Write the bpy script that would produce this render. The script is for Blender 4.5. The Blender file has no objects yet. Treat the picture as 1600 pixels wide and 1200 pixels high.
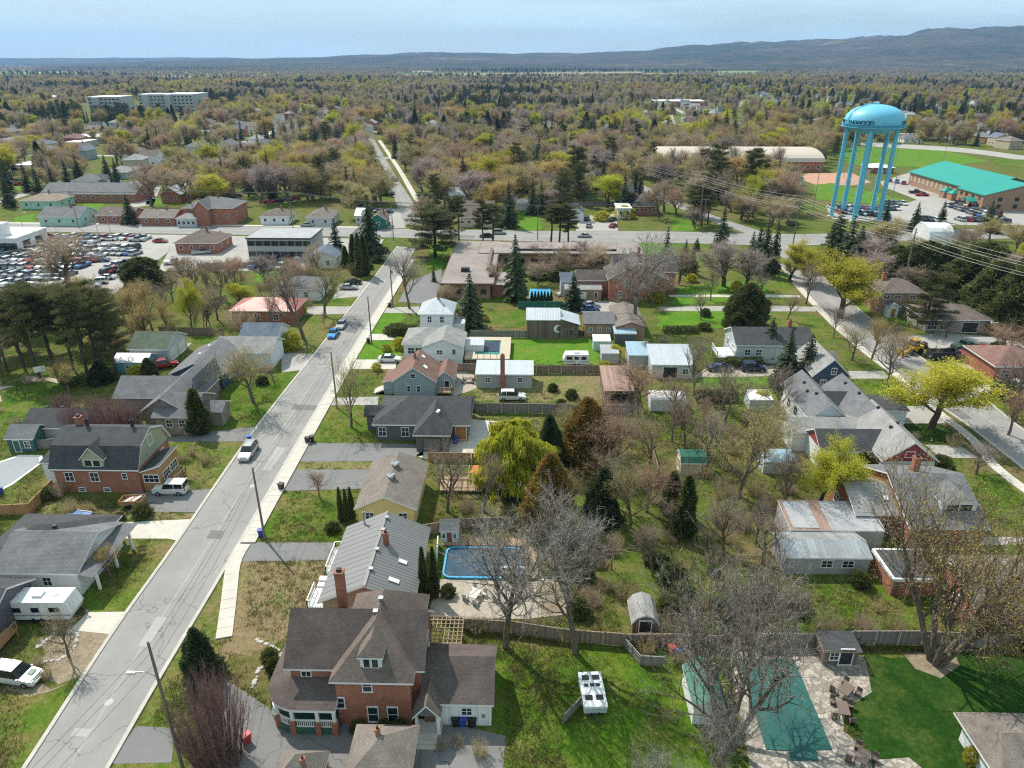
import bpy, math, random
import numpy as np
from mathutils import Vector, Matrix
R = math.radians
sc = bpy.context.scene
col = sc.collection

# ------------------------------------------------------------------ camera, sky, sun, exposure
CAM_H, F, PITCH, YAW = 55.0, 1115.0, R(24.45), R(1.22)
cam = bpy.data.cameras.new('camera')
cam.sensor_fit = 'HORIZONTAL'; cam.sensor_width = 36.0
cam.lens = 36.0 * F / 1600.0
cam.clip_start = 0.5; cam.clip_end = 60000
camo = bpy.data.objects.new('camera', cam); col.objects.link(camo)
camo.location = (0, 0, CAM_H)
camo.rotation_euler = (math.pi/2 - PITCH, 0, YAW)
sc.camera = camo

SUN_EL, SUN_AZ = R(50), math.atan2(-4.8, 5.6)       # azimuth measured from +Y towards +X
world = bpy.data.worlds.new('World'); sc.world = world; world.use_nodes = True
wn, wl = world.node_tree.nodes, world.node_tree.links
bg = wn['Background']
sky = wn.new('ShaderNodeTexSky'); sky.sky_type = 'NISHITA'; sky.sun_disc = False
sky.sun_elevation = SUN_EL; sky.sun_rotation = SUN_AZ
sky.altitude = 200; sky.air_density = 1.0; sky.dust_density = 0.4; sky.ozone_density = 2.0
# thin streaks of high cloud over the whole sky
tc = wn.new('ShaderNodeTexCoord'); mp = wn.new('ShaderNodeMapping'); mp.inputs['Scale'].default_value = (1.6, 1.6, 16)
nz = wn.new('ShaderNodeTexNoise'); nz.inputs['Scale'].default_value = 2.0; nz.inputs['Detail'].default_value = 6
nz.inputs['Roughness'].default_value = 0.55; nz.inputs['Distortion'].default_value = 0.3
rp = wn.new('ShaderNodeValToRGB'); rp.color_ramp.elements[0].position = 0.40; rp.color_ramp.elements[1].position = 0.62
rp.color_ramp.elements[0].color = (0.55, 0.55, 0.55, 1); rp.color_ramp.elements[1].color = (1, 1, 1, 1)
mx = wn.new('ShaderNodeMix'); mx.data_type = 'RGBA'
mx.inputs['B'].default_value = (8.3, 10.9, 11.6, 1)
wl.new(tc.outputs['Generated'], mp.inputs['Vector']); wl.new(mp.outputs['Vector'], nz.inputs['Vector'])
wl.new(nz.outputs['Fac'], rp.inputs['Fac']); wl.new(rp.outputs['Color'], mx.inputs['Factor'])
wl.new(sky.outputs['Color'], mx.inputs['A']); wl.new(mx.outputs['Result'], bg.inputs['Color'])
bg.inputs['Strength'].default_value = 0.08

sl = bpy.data.lights.new('sun', 'SUN'); sl.energy = 5.0; sl.angle = R(0.53); sl.color = (1.0, 0.94, 0.84)
so = bpy.data.objects.new('sun', sl); col.objects.link(so)
sd = Vector((math.sin(SUN_AZ)*math.cos(SUN_EL), math.cos(SUN_AZ)*math.cos(SUN_EL), math.sin(SUN_EL)))
so.rotation_euler = sd.to_track_quat('Z', 'Y').to_euler(); so.location = (0, 0, 200)

vs = sc.view_settings
vs.view_transform = 'Standard'; vs.look = 'None'; vs.exposure = 0.17; vs.gamma = 1.0; vs.use_curve_mapping = False
sc.cycles.use_denoising = False; sc.cycles.use_adaptive_sampling = True; sc.cycles.adaptive_threshold = 0.02; sc.cycles.filter_width = 1.2
sc.cycles.max_bounces = 5; sc.cycles.diffuse_bounces = 2; sc.cycles.glossy_bounces = 2
sc.cycles.transmission_bounces = 2; sc.cycles.transparent_max_bounces = 6; sc.cycles.volume_bounces = 0
sc.cycles.caustics_reflective = False; sc.cycles.caustics_refractive = False

# ------------------------------------------------------------------ where a point of the photograph stands
_rot = Matrix.Rotation(YAW, 3, 'Z') @ Matrix.Rotation(math.pi/2 - PITCH, 3, 'X')
def P(px, py, z=0.0):
    """survey: the place on the level z that is seen at a pixel of the 1600x1200 photograph"""
    d = _rot @ Vector(((px-800)/F, -(py-600)/F, -1.0))
    t = (z - CAM_H) / d.z
    return (d.x*t, d.y*t)
def top_z(x, y, py):
    """height of a thing standing at x, y whose top is seen at row py"""
    th = PITCH + math.atan((py-600)/F)
    dist = -x*math.sin(YAW) + y*math.cos(YAW)
    return CAM_H - dist*math.tan(th)

# ------------------------------------------------------------------ materials
MATS = {}
def _nodes(name):
    m = bpy.data.materials.new(name); m.use_nodes = True
    nt = m.node_tree; b = nt.nodes['Principled BSDF']
    MATS[name] = m
    return m, nt, nt.nodes, nt.links, b
def rgba(c): return (c[0], c[1], c[2], 1.0)
def noise(N, L, vec, scale, detail=3, rough=.55):
    n = N.new('ShaderNodeTexNoise'); n.inputs['Scale'].default_value = scale
    n.inputs['Detail'].default_value = detail; n.inputs['Roughness'].default_value = rough
    if vec is not None: L.new(vec, n.inputs['Vector'])
    return n.outputs['Fac']
def ramp(N, L, fac, lo, hi, c0=(0,0,0), c1=(1,1,1)):
    r = N.new('ShaderNodeValToRGB'); e = r.color_ramp.elements
    e[0].position, e[1].position = lo, hi; e[0].color, e[1].color = rgba(c0), rgba(c1)
    L.new(fac, r.inputs['Fac']); return r.outputs['Color']
def mixc(N, L, fac, a, b, mode='MIX'):
    m = N.new('ShaderNodeMix'); m.data_type = 'RGBA'; m.blend_type = mode
    for k, v in (('Factor', fac), ('A', a), ('B', b)):
        s = m.inputs[k]
        if hasattr(v, 'is_linked'): L.new(v, s)
        elif k == 'Factor': s.default_value = v
        else: s.default_value = rgba(v)
    return m.outputs['Result']
def math_(N, L, op, a, b=0.0, c=None):
    m = N.new('ShaderNodeMath'); m.operation = op
    for i, v in enumerate((a, b) if c is None else (a, b, c)):
        if hasattr(v, 'is_linked'): L.new(v, m.inputs[i])
        else: m.inputs[i].default_value = v
    return m.outputs[0]
def bump(N, L, b, h, strength=.4, dist=.05):
    k = N.new('ShaderNodeBump'); k.inputs['Strength'].default_value = strength; k.inputs['Distance'].default_value = dist
    L.new(h, k.inputs['Height']); L.new(k.outputs['Normal'], b.inputs['Normal'])
def pos(N): return N.new('ShaderNodeNewGeometry').outputs['Position']
def uvn(N): return N.new('ShaderNodeUVMap').outputs['UV']
def dim(c, f): return (c[0]*f, c[1]*f, c[2]*f)

def plain(name, c, rough=.75, var=.18, scale=1.3, metal=0.0, spec=.3, bmp=.0):
    if name in MATS: return MATS[name]
    m, nt, N, L, b = _nodes(name)
    p = pos(N)
    v = noise(N, L, p, scale, 4); v2 = noise(N, L, p, scale*9, 3)
    f = math_(N, L, 'ADD', math_(N, L, 'MULTIPLY', v, .6), math_(N, L, 'MULTIPLY', v2, .4))
    L.new(ramp(N, L, f, .32, .68, dim(c, 1-var), dim(c, 1+var)), b.inputs['Base Color'])
    b.inputs['Roughness'].default_value = rough; b.inputs['Metallic'].default_value = metal
    b.inputs['Specular IOR Level'].default_value = spec
    if bmp: bump(N, L, b, v2, bmp, .03)
    return m
def paint(name, c, rough=.35, metal=.0, coat=.0):
    if name in MATS: return MATS[name]
    m, nt, N, L, b = _nodes(name)
    v = noise(N, L, pos(N), 2.2, 3)
    L.new(ramp(N, L, v, .3, .7, dim(c, .9), dim(c, 1.07)), b.inputs['Base Color'])
    b.inputs['Roughness'].default_value = rough; b.inputs['Metallic'].default_value = metal
    b.inputs['Coat Weight'].default_value = coat
    return m
def bricky(name, c, c2, mortar, w=.22, h=.075, var=.25, msize=.012, bmp=.35, streak=.25, rough=.85):
    """rows of small pieces in metres on the uv map: brick, shingle, block"""
    if name in MATS: return MATS[name]
    m, nt, N, L, b = _nodes(name)
    u = uvn(N)
    t = N.new('ShaderNodeTexBrick'); L.new(u, t.inputs['Vector'])
    t.inputs['Color1'].default_value = rgba(c); t.inputs['Color2'].default_value = rgba(c2); t.inputs['Mortar'].default_value = rgba(mortar)
    t.inputs['Scale'].default_value = 1.0; t.inputs['Brick Width'].default_value = w; t.inputs['Row Height'].default_value = h
    t.inputs['Mortar Size'].default_value = msize; t.inputs['Mortar Smooth'].default_value = .3
    p = pos(N)
    n1 = noise(N, L, p, .55, 5, .6); n2 = noise(N, L, p, 6, 4)
    f = math_(N, L, 'ADD', math_(N, L, 'MULTIPLY', n1, .65), math_(N, L, 'MULTIPLY', n2, .35))
    g = ramp(N, L, f, .3, .7, (1-streak,)*3, (1+streak*.6,)*3)
    L.new(mixc(N, L, 1.0, t.outputs['Color'], g, 'MULTIPLY'), b.inputs['Base Color'])
    b.inputs['Roughness'].default_value = rough; b.inputs['Specular IOR Level'].default_value = .2
    inv = math_(N, L, 'SUBTRACT', 1.0, t.outputs['Fac'])
    bump(N, L, b, math_(N, L, 'ADD', inv, math_(N, L, 'MULTIPLY', n2, .6)), bmp, .02)
    return m
def lined(name, c, pitch=.2, axis=1, depth=.35, rough=.6, metal=0.0, var=.1, lw=.12, dirt=(.3, .27, .22), dirty=.25):
    """boards or ribs: fine lines along one uv axis"""
    if name in MATS: return MATS[name]
    m, nt, N, L, b = _nodes(name)
    s = N.new('ShaderNodeSeparateXYZ'); L.new(uvn(N), s.inputs[0])
    fr = math_(N, L, 'FRACT', math_(N, L, 'DIVIDE', s.outputs[axis], pitch))
    gap = math_(N, L, 'LESS_THAN', fr, lw)
    p = pos(N)
    n1 = noise(N, L, p, .8, 5, .6); n2 = noise(N, L, p, 7, 3)
    fl = math_(N, L, 'FLOOR', math_(N, L, 'DIVIDE', s.outputs[axis], pitch))
    w = N.new('ShaderNodeTexWhiteNoise'); w.noise_dimensions = '1D'; L.new(fl, w.inputs['W'])
    base = ramp(N, L, math_(N, L, 'ADD', math_(N, L, 'MULTIPLY', n2, .5), math_(N, L, 'MULTIPLY', w.outputs['Value'], .5)), .2, .8, dim(c, 1-var), dim(c, 1+var))
    base = mixc(N, L, math_(N, L, 'MULTIPLY', ramp(N, L, n1, .5, .8), dirty), base, dim(dirt, .6))
    L.new(mixc(N, L, math_(N, L, 'MULTIPLY', gap, depth), base, dim(c, .25)), b.inputs['Base Color'])
    b.inputs['Roughness'].default_value = rough; b.inputs['Metallic'].default_value = metal
    bump(N, L, b, math_(N, L, 'SUBTRACT', 1.0, gap), .4, .02)
    return m
def turf(name, c1, c2, bare, bare_amt=.5, s=1.0, fine=1.0):
    """grass: two greens in drifts, thin patches of thatch and soil, blade-scale mottling"""
    if name in MATS: return MATS[name]
    m, nt, N, L, b = _nodes(name)
    p = pos(N)
    n0 = noise(N, L, p, .045*s, 4, .6); n1 = noise(N, L, p, .28*s, 5, .65); n2 = noise(N, L, p, 1.7*s, 4, .7); n3 = noise(N, L, p, 9*s, 3, .7)
    g = mixc(N, L, ramp(N, L, n1, .36, .64), c1, c2)
    f = math_(N, L, 'ADD', math_(N, L, 'MULTIPLY', n0, .45), math_(N, L, 'ADD', math_(N, L, 'MULTIPLY', n1, .3), math_(N, L, 'MULTIPLY', n2, .25)))
    lo = .62 - .27*bare_amt
    g = mixc(N, L, ramp(N, L, f, lo, lo+.13), g, bare)
    k = math_(N, L, 'ADD', math_(N, L, 'MULTIPLY', n2, .45), math_(N, L, 'MULTIPLY', n3, .55))
    sh = ramp(N, L, k, .33, .68, (1-.55*fine,)*3, (1+.42*fine,)*3)
    L.new(mixc(N, L, 1.0, g, sh, 'MULTIPLY'), b.inputs['Base Color'])
    b.inputs['Roughness'].default_value = .95; b.inputs['Specular IOR Level'].default_value = .1
    bump(N, L, b, k, .7, .12)
    return m
def leafy(name, c, c2, var=.3, trans=.25, rough=.7):
    """leaves, needles or twigs; every tree a little different, light and dark clumps in each"""
    if name in MATS: return MATS[name]
    m, nt, N, L, b = _nodes(name)
    oi = N.new('ShaderNodeObjectInfo')
    tcn = N.new('ShaderNodeTexCoord')
    n = noise(N, L, tcn.outputs['Object'], .55, 3, .6)
    a = mixc(N, L, ramp(N, L, n, .36, .66), c, c2)
    a = mixc(N, L, math_(N, L, 'MULTIPLY', oi.outputs['Random'], .55), a, c2)
    v = math_(N, L, 'ADD', 1-var*.6, math_(N, L, 'MULTIPLY', math_(N, L, 'FRACT', math_(N, L, 'MULTIPLY', oi.outputs['Random'], 7.31)), var*1.2))
    cc = N.new('ShaderNodeVectorMath'); cc.operation = 'SCALE'; L.new(a, cc.inputs[0]); L.new(v, cc.inputs['Scale'])
    L.new(cc.outputs[0], b.inputs['Base Color'])
    b.inputs['Roughness'].default_value = rough; b.inputs['Specular IOR Level'].default_value = .15
    if trans:
        t = N.new('ShaderNodeBsdfTranslucent'); L.new(cc.outputs[0], t.inputs['Color'])
        x = N.new('ShaderNodeMixShader'); x.inputs[0].default_value = trans
        L.new(b.outputs[0], x.inputs[1]); L.new(t.outputs[0], x.inputs[2]); L.new(x.outputs[0], nt.nodes['Material Output'].inputs['Surface'])
    return m
def asphalt(name, c, seams=False, patch=.3):
    if name in MATS: return MATS[name]
    m, nt, N, L, b = _nodes(name)
    p = pos(N); u = uvn(N)
    n1 = noise(N, L, p, .12, 5, .6); n2 = noise(N, L, p, 1.3, 5, .7); n3 = noise(N, L, p, 22, 2)
    f = math_(N, L, 'ADD', math_(N, L, 'MULTIPLY', n1, .55), math_(N, L, 'ADD', math_(N, L, 'MULTIPLY', n2, .3), math_(N, L, 'MULTIPLY', n3, .15)))
    g = ramp(N, L, f, .32, .68, dim(c, 1-patch*.6), dim(c, 1+patch*.6))
    vo = N.new('ShaderNodeTexVoronoi'); vo.feature = 'DISTANCE_TO_EDGE'; vo.inputs['Scale'].default_value = .11
    wv = N.new('ShaderNodeVectorMath'); wv.operation = 'ADD'
    nn = N.new('ShaderNodeTexNoise'); nn.inputs['Scale'].default_value = .5; nn.inputs['Detail'].default_value = 5; L.new(p, nn.inputs['Vector'])
    sc_ = N.new('ShaderNodeVectorMath'); sc_.operation = 'SCALE'; sc_.inputs['Scale'].default_value = 3.0
    L.new(nn.outputs['Color'], sc_.inputs[0]); L.new(p, wv.inputs[0]); L.new(sc_.outputs[0], wv.inputs[1]); L.new(wv.outputs[0], vo.inputs['Vector'])
    crack = math_(N, L, 'LESS_THAN', vo.outputs['Distance'], .0055)
    g = mixc(N, L, math_(N, L, 'MULTIPLY', crack, .55), g, dim(c, .35))
    if seams:
        s = N.new('ShaderNodeSeparateXYZ'); L.new(u, s.inputs[0])
        d = math_(N, L, 'ABSOLUTE', math_(N, L, 'SUBTRACT', s.outputs[0], .53))
        lane = math_(N, L, 'LESS_THAN', d, .012)
        g = mixc(N, L, math_(N, L, 'MULTIPLY', lane, math_(N, L, 'MULTIPLY', n2, .55)), g, dim(c, 1.8))
        w = math_(N, L, 'PINGPONG', s.outputs[0], .25)
        g = mixc(N, L, math_(N, L, 'MULTIPLY', ramp(N, L, w, .08, .2), .16), g, dim(c, .7))
    L.new(g, b.inputs['Base Color'])
    b.inputs['Roughness'].default_value = .85; b.inputs['Specular IOR Level'].default_value = .25
    bump(N, L, b, n3, .25, .01)
    return m
def flagstone(name, c, scale=1.1):
    if name in MATS: return MATS[name]
    m, nt, N, L, b = _nodes(name)
    p = pos(N)
    v = N.new('ShaderNodeTexVoronoi'); v.inputs['Scale'].default_value = scale; L.new(p, v.inputs['Vector'])
    e = N.new('ShaderNodeTexVoronoi'); e.feature = 'DISTANCE_TO_EDGE'; e.inputs['Scale'].default_value = scale; L.new(p, e.inputs['Vector'])
    s = N.new('ShaderNodeSeparateColor'); L.new(v.outputs['Color'], s.inputs[0])
    g = ramp(N, L, s.outputs[0], .1, .9, dim(c, .68), dim(c, 1.25))
    n1 = noise(N, L, p, 3, 4, .7)
    g = mixc(N, L, 1.0, g, ramp(N, L, n1, .3, .7, (.72,)*3, (1.15,)*3), 'MULTIPLY')
    j = math_(N, L, 'LESS_THAN', e.outputs['Distance'], .05)
    L.new(mixc(N, L, math_(N, L, 'MULTIPLY', j, .7), g, dim(c, .35)), b.inputs['Base Color'])
    b.inputs['Roughness'].default_value = .85
    return m
def glass(name='window_glass', c=(.02, .028, .035), rough=.08):
    if name in MATS: return MATS[name]
    m, nt, N, L, b = _nodes(name)
    b.inputs['Base Color'].default_value = rgba(c); b.inputs['Roughness'].default_value = rough
    b.inputs['Specular IOR Level'].default_value = .6
    return m

# ------------------------------------------------------------------ mesh builder
class MB:
    def __init__(s): s.v, s.f, s.m, s.sm = [], [], [], False
    def poly(s, pts, mi=0):
        n = len(s.v); s.v += [tuple(p) for p in pts]; s.f.append(tuple(range(n, n+len(pts)))); s.m.append(mi); return s
    def box(s, x0, y0, z0, x1, y1, z1, mi=0, bottom=True):
        n = len(s.v)
        s.v += [(x0,y0,z0),(x1,y0,z0),(x1,y1,z0),(x0,y1,z0),(x0,y0,z1),(x1,y0,z1),(x1,y1,z1),(x0,y1,z1)]
        q = [(4,5,6,7),(0,1,5,4),(1,2,6,5),(2,3,7,6),(3,0,4,7)] + ([(3,2,1,0)] if bottom else [])
        for a in q: s.f.append(tuple(n+i for i in a)); s.m.append(mi)
        return s
    def bar(s, a, b, w, h=None, mi=0):
        """square bar from a to b"""
        a, b = Vector(a), Vector(b); d = (b-a).normalized(); h = h or w
        u = d.cross(Vector((0,0,1)));
        if u.length < 1e-3: u = Vector((1,0,0))
        u.normalize(); v = u.cross(d)
        n = len(s.v)
        for p in (a, b):
            for i, j in ((-1,-1),(1,-1),(1,1),(-1,1)): s.v.append(tuple(p + u*(i*w/2) + v*(j*h/2)))
        for q in ((0,1,2,3),(7,6,5,4),(0,4,5,1),(1,5,6,2),(2,6,7,3),(3,7,4,0)): s.f.append(tuple(n+i for i in q)); s.m.append(mi)
        return s
    def tube(s, pts, rad, k=6, mi=0, cap=True):
        pts = [Vector(p) for p in pts]
        if not hasattr(rad, '__len__'): rad = [rad]*len(pts)
        n = len(s.v); prev = None
        for i, p in enumerate(pts):
            d = (pts[min(i+1, len(pts)-1)] - pts[max(i-1, 0)]).normalized()
            u = d.cross(Vector((0,0,1)) if abs(d.z) < .95 else Vector((1,0,0))) if prev is None else prev - d*prev.dot(d)
            u.normalize(); prev = u; w = d.cross(u)
            for j in range(k):
                a = 2*math.pi*j/k; s.v.append(tuple(p + (u*math.cos(a) + w*math.sin(a))*rad[i]))
        for i in range(len(pts)-1):
            for j in range(k):
                j2 = (j+1) % k; s.f.append((n+i*k+j, n+i*k+j2, n+(i+1)*k+j2, n+(i+1)*k+j)); s.m.append(mi)
        if cap:
            s.f.append(tuple(n+(len(pts)-1)*k+j for j in range(k))); s.m.append(mi)
            s.f.append(tuple(n+j for j in reversed(range(k)))); s.m.append(mi)
        return s
    def lathe(s, prof, k=16, c=(0,0), mi=0):
        """prof: (radius, z) from bottom to top"""
        n = len(s.v)
        for r, z in prof:
            for j in range(k):
                a = 2*math.pi*j/k; s.v.append((c[0]+r*math.cos(a), c[1]+r*math.sin(a), z))
        for i in range(len(prof)-1):
            for j in range(k):
                j2 = (j+1) % k; s.f.append((n+i*k+j, n+i*k+j2, n+(i+1)*k+j2, n+(i+1)*k+j)); s.m.append(mi)
        s.f.append(tuple(n+(len(prof)-1)*k+j for j in range(k))); s.m.append(mi)
        return s
    def prism(s, poly, z0, z1, mi=0, mside=None):
        """closed prism over a ground polygon"""
        a = sum(poly[i][0]*poly[(i+1) % len(poly)][1]-poly[(i+1) % len(poly)][0]*poly[i][1] for i in range(len(poly)))
        if a < 0: poly = poly[::-1]
        n = len(s.v); k = len(poly)
        s.v += [(p[0], p[1], z0) for p in poly] + [(p[0], p[1], z1) for p in poly]
        s.f.append(tuple(n+k+i for i in range(k))); s.m.append(mi)
        for i in range(k):
            j = (i+1) % k; s.f.append((n+i, n+j, n+k+j, n+k+i)); s.m.append(mi if mside is None else mside)
        return s
    def extrude(s, prof, a, b, axis, mi=0, mcap=None, open_=False):
        """profile (t, z) swept from a to b along axis 0 (x) or 1 (y); returns self"""
        n = len(s.v); k = len(prof)
        for q in (a, b):
            for t, z in prof: s.v.append((q, t, z) if axis == 0 else (t, q, z))
        for i in range(k):
            j = (i+1) % k
            mm = mi[i] if isinstance(mi, (list, tuple)) else mi
            s.f.append((n+i, n+j, n+k+j, n+k+i)); s.m.append(mm)
        c = (mi if not isinstance(mi, (list, tuple)) else mi[0]) if mcap is None else mcap
        s.f.append(tuple(n+i for i in reversed(range(k)))); s.m.append(c)
        s.f.append(tuple(n+k+i for i in range(k))); s.m.append(c)
        return s
    def mesh(s, name, mats, uv=True, off=None):
        me = bpy.data.meshes.new(name)
        vv = s.v if off is None else [(p[0]-off[0], p[1]-off[1], p[2]-off[2]) for p in s.v]
        me.from_pydata(vv, [], s.f)
        for m in (mats if isinstance(mats, (list, tuple)) else [mats]): me.materials.append(m)
        if any(s.m): me.polygons.foreach_set('material_index', s.m)
        if s.sm: me.polygons.foreach_set('use_smooth', [True]*len(s.f))
        me.update()
        if uv and len(s.f):
            auto_uv(me)
        return me
    def build(s, name, mats, parent=None, loc=None, uv=True, off=None):
        o = bpy.data.objects.new(name, s.mesh(name, mats, uv, off)); col.objects.link(o)
        if loc is not None: o.location = loc
        if parent is not None: o.parent = parent
        return o
def auto_uv(me):
    """uv in metres on every face: u level, v up the slope"""
    npoly = len(me.polygons); nl = len(me.loops)
    nrm = np.empty(npoly*3); me.polygons.foreach_get('normal', nrm); nrm = nrm.reshape(-1, 3)
    tot = np.empty(npoly, int); me.polygons.foreach_get('loop_total', tot)
    vi = np.empty(nl, int); me.loops.foreach_get('vertex_index', vi)
    co = np.empty(len(me.vertices)*3); me.vertices.foreach_get('co', co); co = co.reshape(-1, 3)
    u = np.stack([-nrm[:,1], nrm[:,0], np.zeros(npoly)], 1); ln = np.linalg.norm(u, axis=1)
    flat = ln < .02; u[flat] = (1, 0, 0); ln[flat] = 1; u /= ln[:,None]
    v = np.cross(nrm, u); v[flat] = (0, 1, 0)
    idx = np.repeat(np.arange(npoly), tot)
    c = co[vi]
    uvs = np.stack([(c*u[idx]).sum(1), (c*v[idx]).sum(1)], 1)
    lay = me.uv_layers.new(name='UVMap'); lay.data.foreach_set('uv', uvs.ravel())
def tag(o, label=None, cat=None, group=None, kind=None):
    if label: o['label'] = label
    if cat: o['category'] = cat
    if group: o['group'] = group
    if kind: o['kind'] = kind
    return o
def empty(name, loc, rz=0.0):
    o = bpy.data.objects.new(name, None); col.objects.link(o); o.location = loc; o.rotation_euler = (0, 0, rz); o.empty_display_size = .3
    return o
def copy_tree(o, parent=None):
    c = o.copy(); col.objects.link(c); c.parent = parent
    for ch in o.children: copy_tree(ch, c)
    return c
# places taken by roads, buildings and yards where no tree is put at random: (x, y, radius)
BLOCK = []; LANDMARK = []; POLYB = []
def inside(poly, x, y):
    c = False; j = len(poly)-1
    for i in range(len(poly)):
        a, b = poly[i], poly[j]
        if (a[1] > y) != (b[1] > y) and x < (b[0]-a[0])*(y-a[1])/(b[1]-a[1])+a[0]: c = not c
        j = i
    return c
AUTO = []     # (object, looks, noun, x, y) whose label is completed from its neighbours at the end
# ================================================================== the setting
M_ground = turf('rough_ground', (.072, .118, .014), (.13, .145, .03), (.18, .125, .065), .52)
M_lawn = turf('lawn_green', (.056, .128, .008), (.11, .158, .017), (.19, .15, .06), .48)
M_bright = turf('lawn_bright', (.07, .19, .012), (.125, .22, .02), (.18, .19, .05), .38, fine=.9)
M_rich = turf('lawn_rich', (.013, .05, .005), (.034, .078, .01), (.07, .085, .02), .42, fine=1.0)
M_dry = turf('lawn_dry', (.13, .17, .04), (.20, .19, .07), (.235, .175, .095), .75)
M_yard = turf('yard_olive', (.075, .14, .014), (.145, .17, .028), (.21, .15, .075), .56)
M_road = asphalt('asphalt_road', (.275, .262, .25), True)
M_drive = asphalt('asphalt_drive', (.185, .18, .178))
M_drive2 = asphalt('asphalt_pale', (.35, .33, .305))
M_conc = plain('concrete', (.52, .48, .42), .85, .12, .8)
M_kerb = plain('kerb_concrete', (.46, .43, .385), .85, .14, 1.0)
M_gravel = plain('gravel', (.37, .32, .26), .95, .22, 1.5, bmp=.5)
M_dirt = turf('dirt', (.24, .19, .13), (.30, .24, .17), (.17, .20, .06), .3)
M_sand = plain('sand', (.50, .42, .31), .95, .12, .6)
M_redsand = plain('infield_clay', (.45, .25, .17), .95, .08, .3)
M_field = plain('ploughed_field', (.25, .205, .13), .95, .15, .01)
M_gfield = turf('pasture', (.16, .25, .05), (.2, .28, .07), (.3, .28, .12), .3, .05, .3)
M_stone = flagstone('flagstones', (.37, .325, .275), 1.9)

def sheet(name, pts, mat, z, parent=None, world=False, block=True):
    w = pts if world else [P(*p) for p in pts]
    o = MB().poly([(x, y, 0) for x, y in (w if poly_area(w) > 0 else w[::-1])]).build(name, mat, parent, None)
    if parent is None: o.location.z = z; tag(o, kind='structure')
    else: o.location.z = z
    if block: POLYB.append(w)
    return o
def poly_area(w): return sum(w[i-1][0]*w[i][1]-w[i][0]*w[i-1][1] for i in range(len(w)))
def smooth(pts, n=6):
    out = []
    q = [Vector((*p, 0)) for p in pts]; q = [q[0]*2-q[1]] + q + [q[-1]*2-q[-2]]
    for i in range(1, len(q)-2):
        for k in range(n):
            t = k/n; a, b, c, d = q[i-1:i+3]
            out.append(.5*((2*b)+(c-a)*t+(2*a-5*b+4*c-d)*t*t+(3*b-a-3*c+d)*t**3))
    out.append(q[-2]); return [(v.x, v.y) for v in out]
def offset(pts, d):
    out = []
    for i, p in enumerate(pts):
        a, b = pts[max(i-1, 0)], pts[min(i+1, len(pts)-1)]
        t = Vector((b[0]-a[0], b[1]-a[1])).normalized(); out.append((p[0]+t.y*d, p[1]-t.x*d))
    return out
def ribbon(name, A, B, z, mat, parent=None, z0=None, unit=True):
    """strip between two lines; u runs 0..1 across, v in metres along; with z0 a solid strip"""
    n = min(len(A), len(B)); v, f, uv = [], [], []
    s = 0.0
    for i in range(n):
        if i: s += math.dist(A[i], A[i-1])
        v += [(*A[i], z), (*B[i], z)]
    for i in range(n-1): f.append((2*i, 2*i+1, 2*i+3, 2*i+2))
    if z0 is not None:
        k = len(v); v += [(p[0], p[1], z0) for p in v]
        for i in range(n-1): f += [(2*i, 2*i+2, k+2*i+2, k+2*i), (2*i+1, k+2*i+1, k+2*i+3, 2*i+3)]
        f += [(0, k, k+1, 1), (2*n-2, 2*n-1, k+2*n-1, k+2*n-2)]
    me = bpy.data.meshes.new(name); me.from_pydata(v, [], f); me.materials.append(mat)
    lay = me.uv_layers.new(name='UVMap')
    for l in me.loops:
        i = l.vertex_index % (2*n); lay.data[l.index].uv = (i % 2, i//2*2.0)
    me.update()
    o = bpy.data.objects.new(name, me); col.objects.link(o)
    if parent is not None: o.parent = parent
    return o
def road(name, L, Rr, mat=None, z=.06, kerb=True, n=6, mg=1.5):
    A = smooth([P(*p) for p in L], n); B = smooth([P(*p) for p in Rr], n)
    o = ribbon(name, A, B, z, mat or M_road); tag(o, kind='structure')
    POLYB.append(offset(A, -mg) + offset(B, mg)[::-1])
    if kerb:
        ribbon('kerb', offset(A, -.38), A, z+.10, M_kerb, o, 0)
        ribbon('kerb', B, offset(B, .38), z+.10, M_kerb, o, 0)
    return o, A, B

# ground reaching the horizon, finer near the houses
gm = MB(); gm.poly([(-13000, -280, 0), (13000, -280, 0), (13000, 13400, 0), (-13000, 13400, 0)])
tag(gm.build('ground', M_ground, uv=False), kind='structure')

ms, msA, msB = road('main_street', [(-50,1335),(42,1200),(180,987),(277,850),(400,672),(510,532),(585,435),(622,385)],
     [(85,1335),(165,1200),(248,1057),(352,883),(467,685),(562,525),(612,447),(648,388)])
road('cross_street', [(-420,362),(0,362),(300,366),(640,372),(850,378),(1050,380),(1250,384),(1420,376),(1640,372),(2000,366)][::-1],
     [(-420,350),(0,350),(300,353),(640,358),(850,361),(1050,362),(1250,366),(1420,360),(1640,357),(2000,352)][::-1], z=.075, kerb=False)
road('far_street', [(632,352),(616,310),(604,272),(590,245),(577,222),(570,208)], [(661,352),(646,318),(624,284),(607,256),(592,231),(581,211)], kerb=False, z=.065, mg=6)
road('side_street', [(1680,790),(1600,732),(1507,660),(1420,602),(1345,540),(1280,480),(1222,418),(1196,384)], [(1690,735),(1600,675),(1525,615),(1450,568),(1385,520),(1325,470),(1265,415),(1228,384)])
road('back_street', [(1186,372),(1090,338),(1040,316),(992,293),(955,277)], [(1222,372),(1118,338),(1060,314),(1008,291),(970,276)], kerb=False, z=.065, mg=4)
road('park_street', [(1345,228),(1500,238),(1620,254),(1700,262)], [(1345,222),(1500,231),(1620,246),(1700,254)], M_drive2, kerb=False, z=.05, mg=6)
road('distant_street', [(1040,222),(1052,205),(1046,180)], [(1068,222),(1060,205),(1051,180)], M_drive2, kerb=False, z=.05, mg=6)

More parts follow.
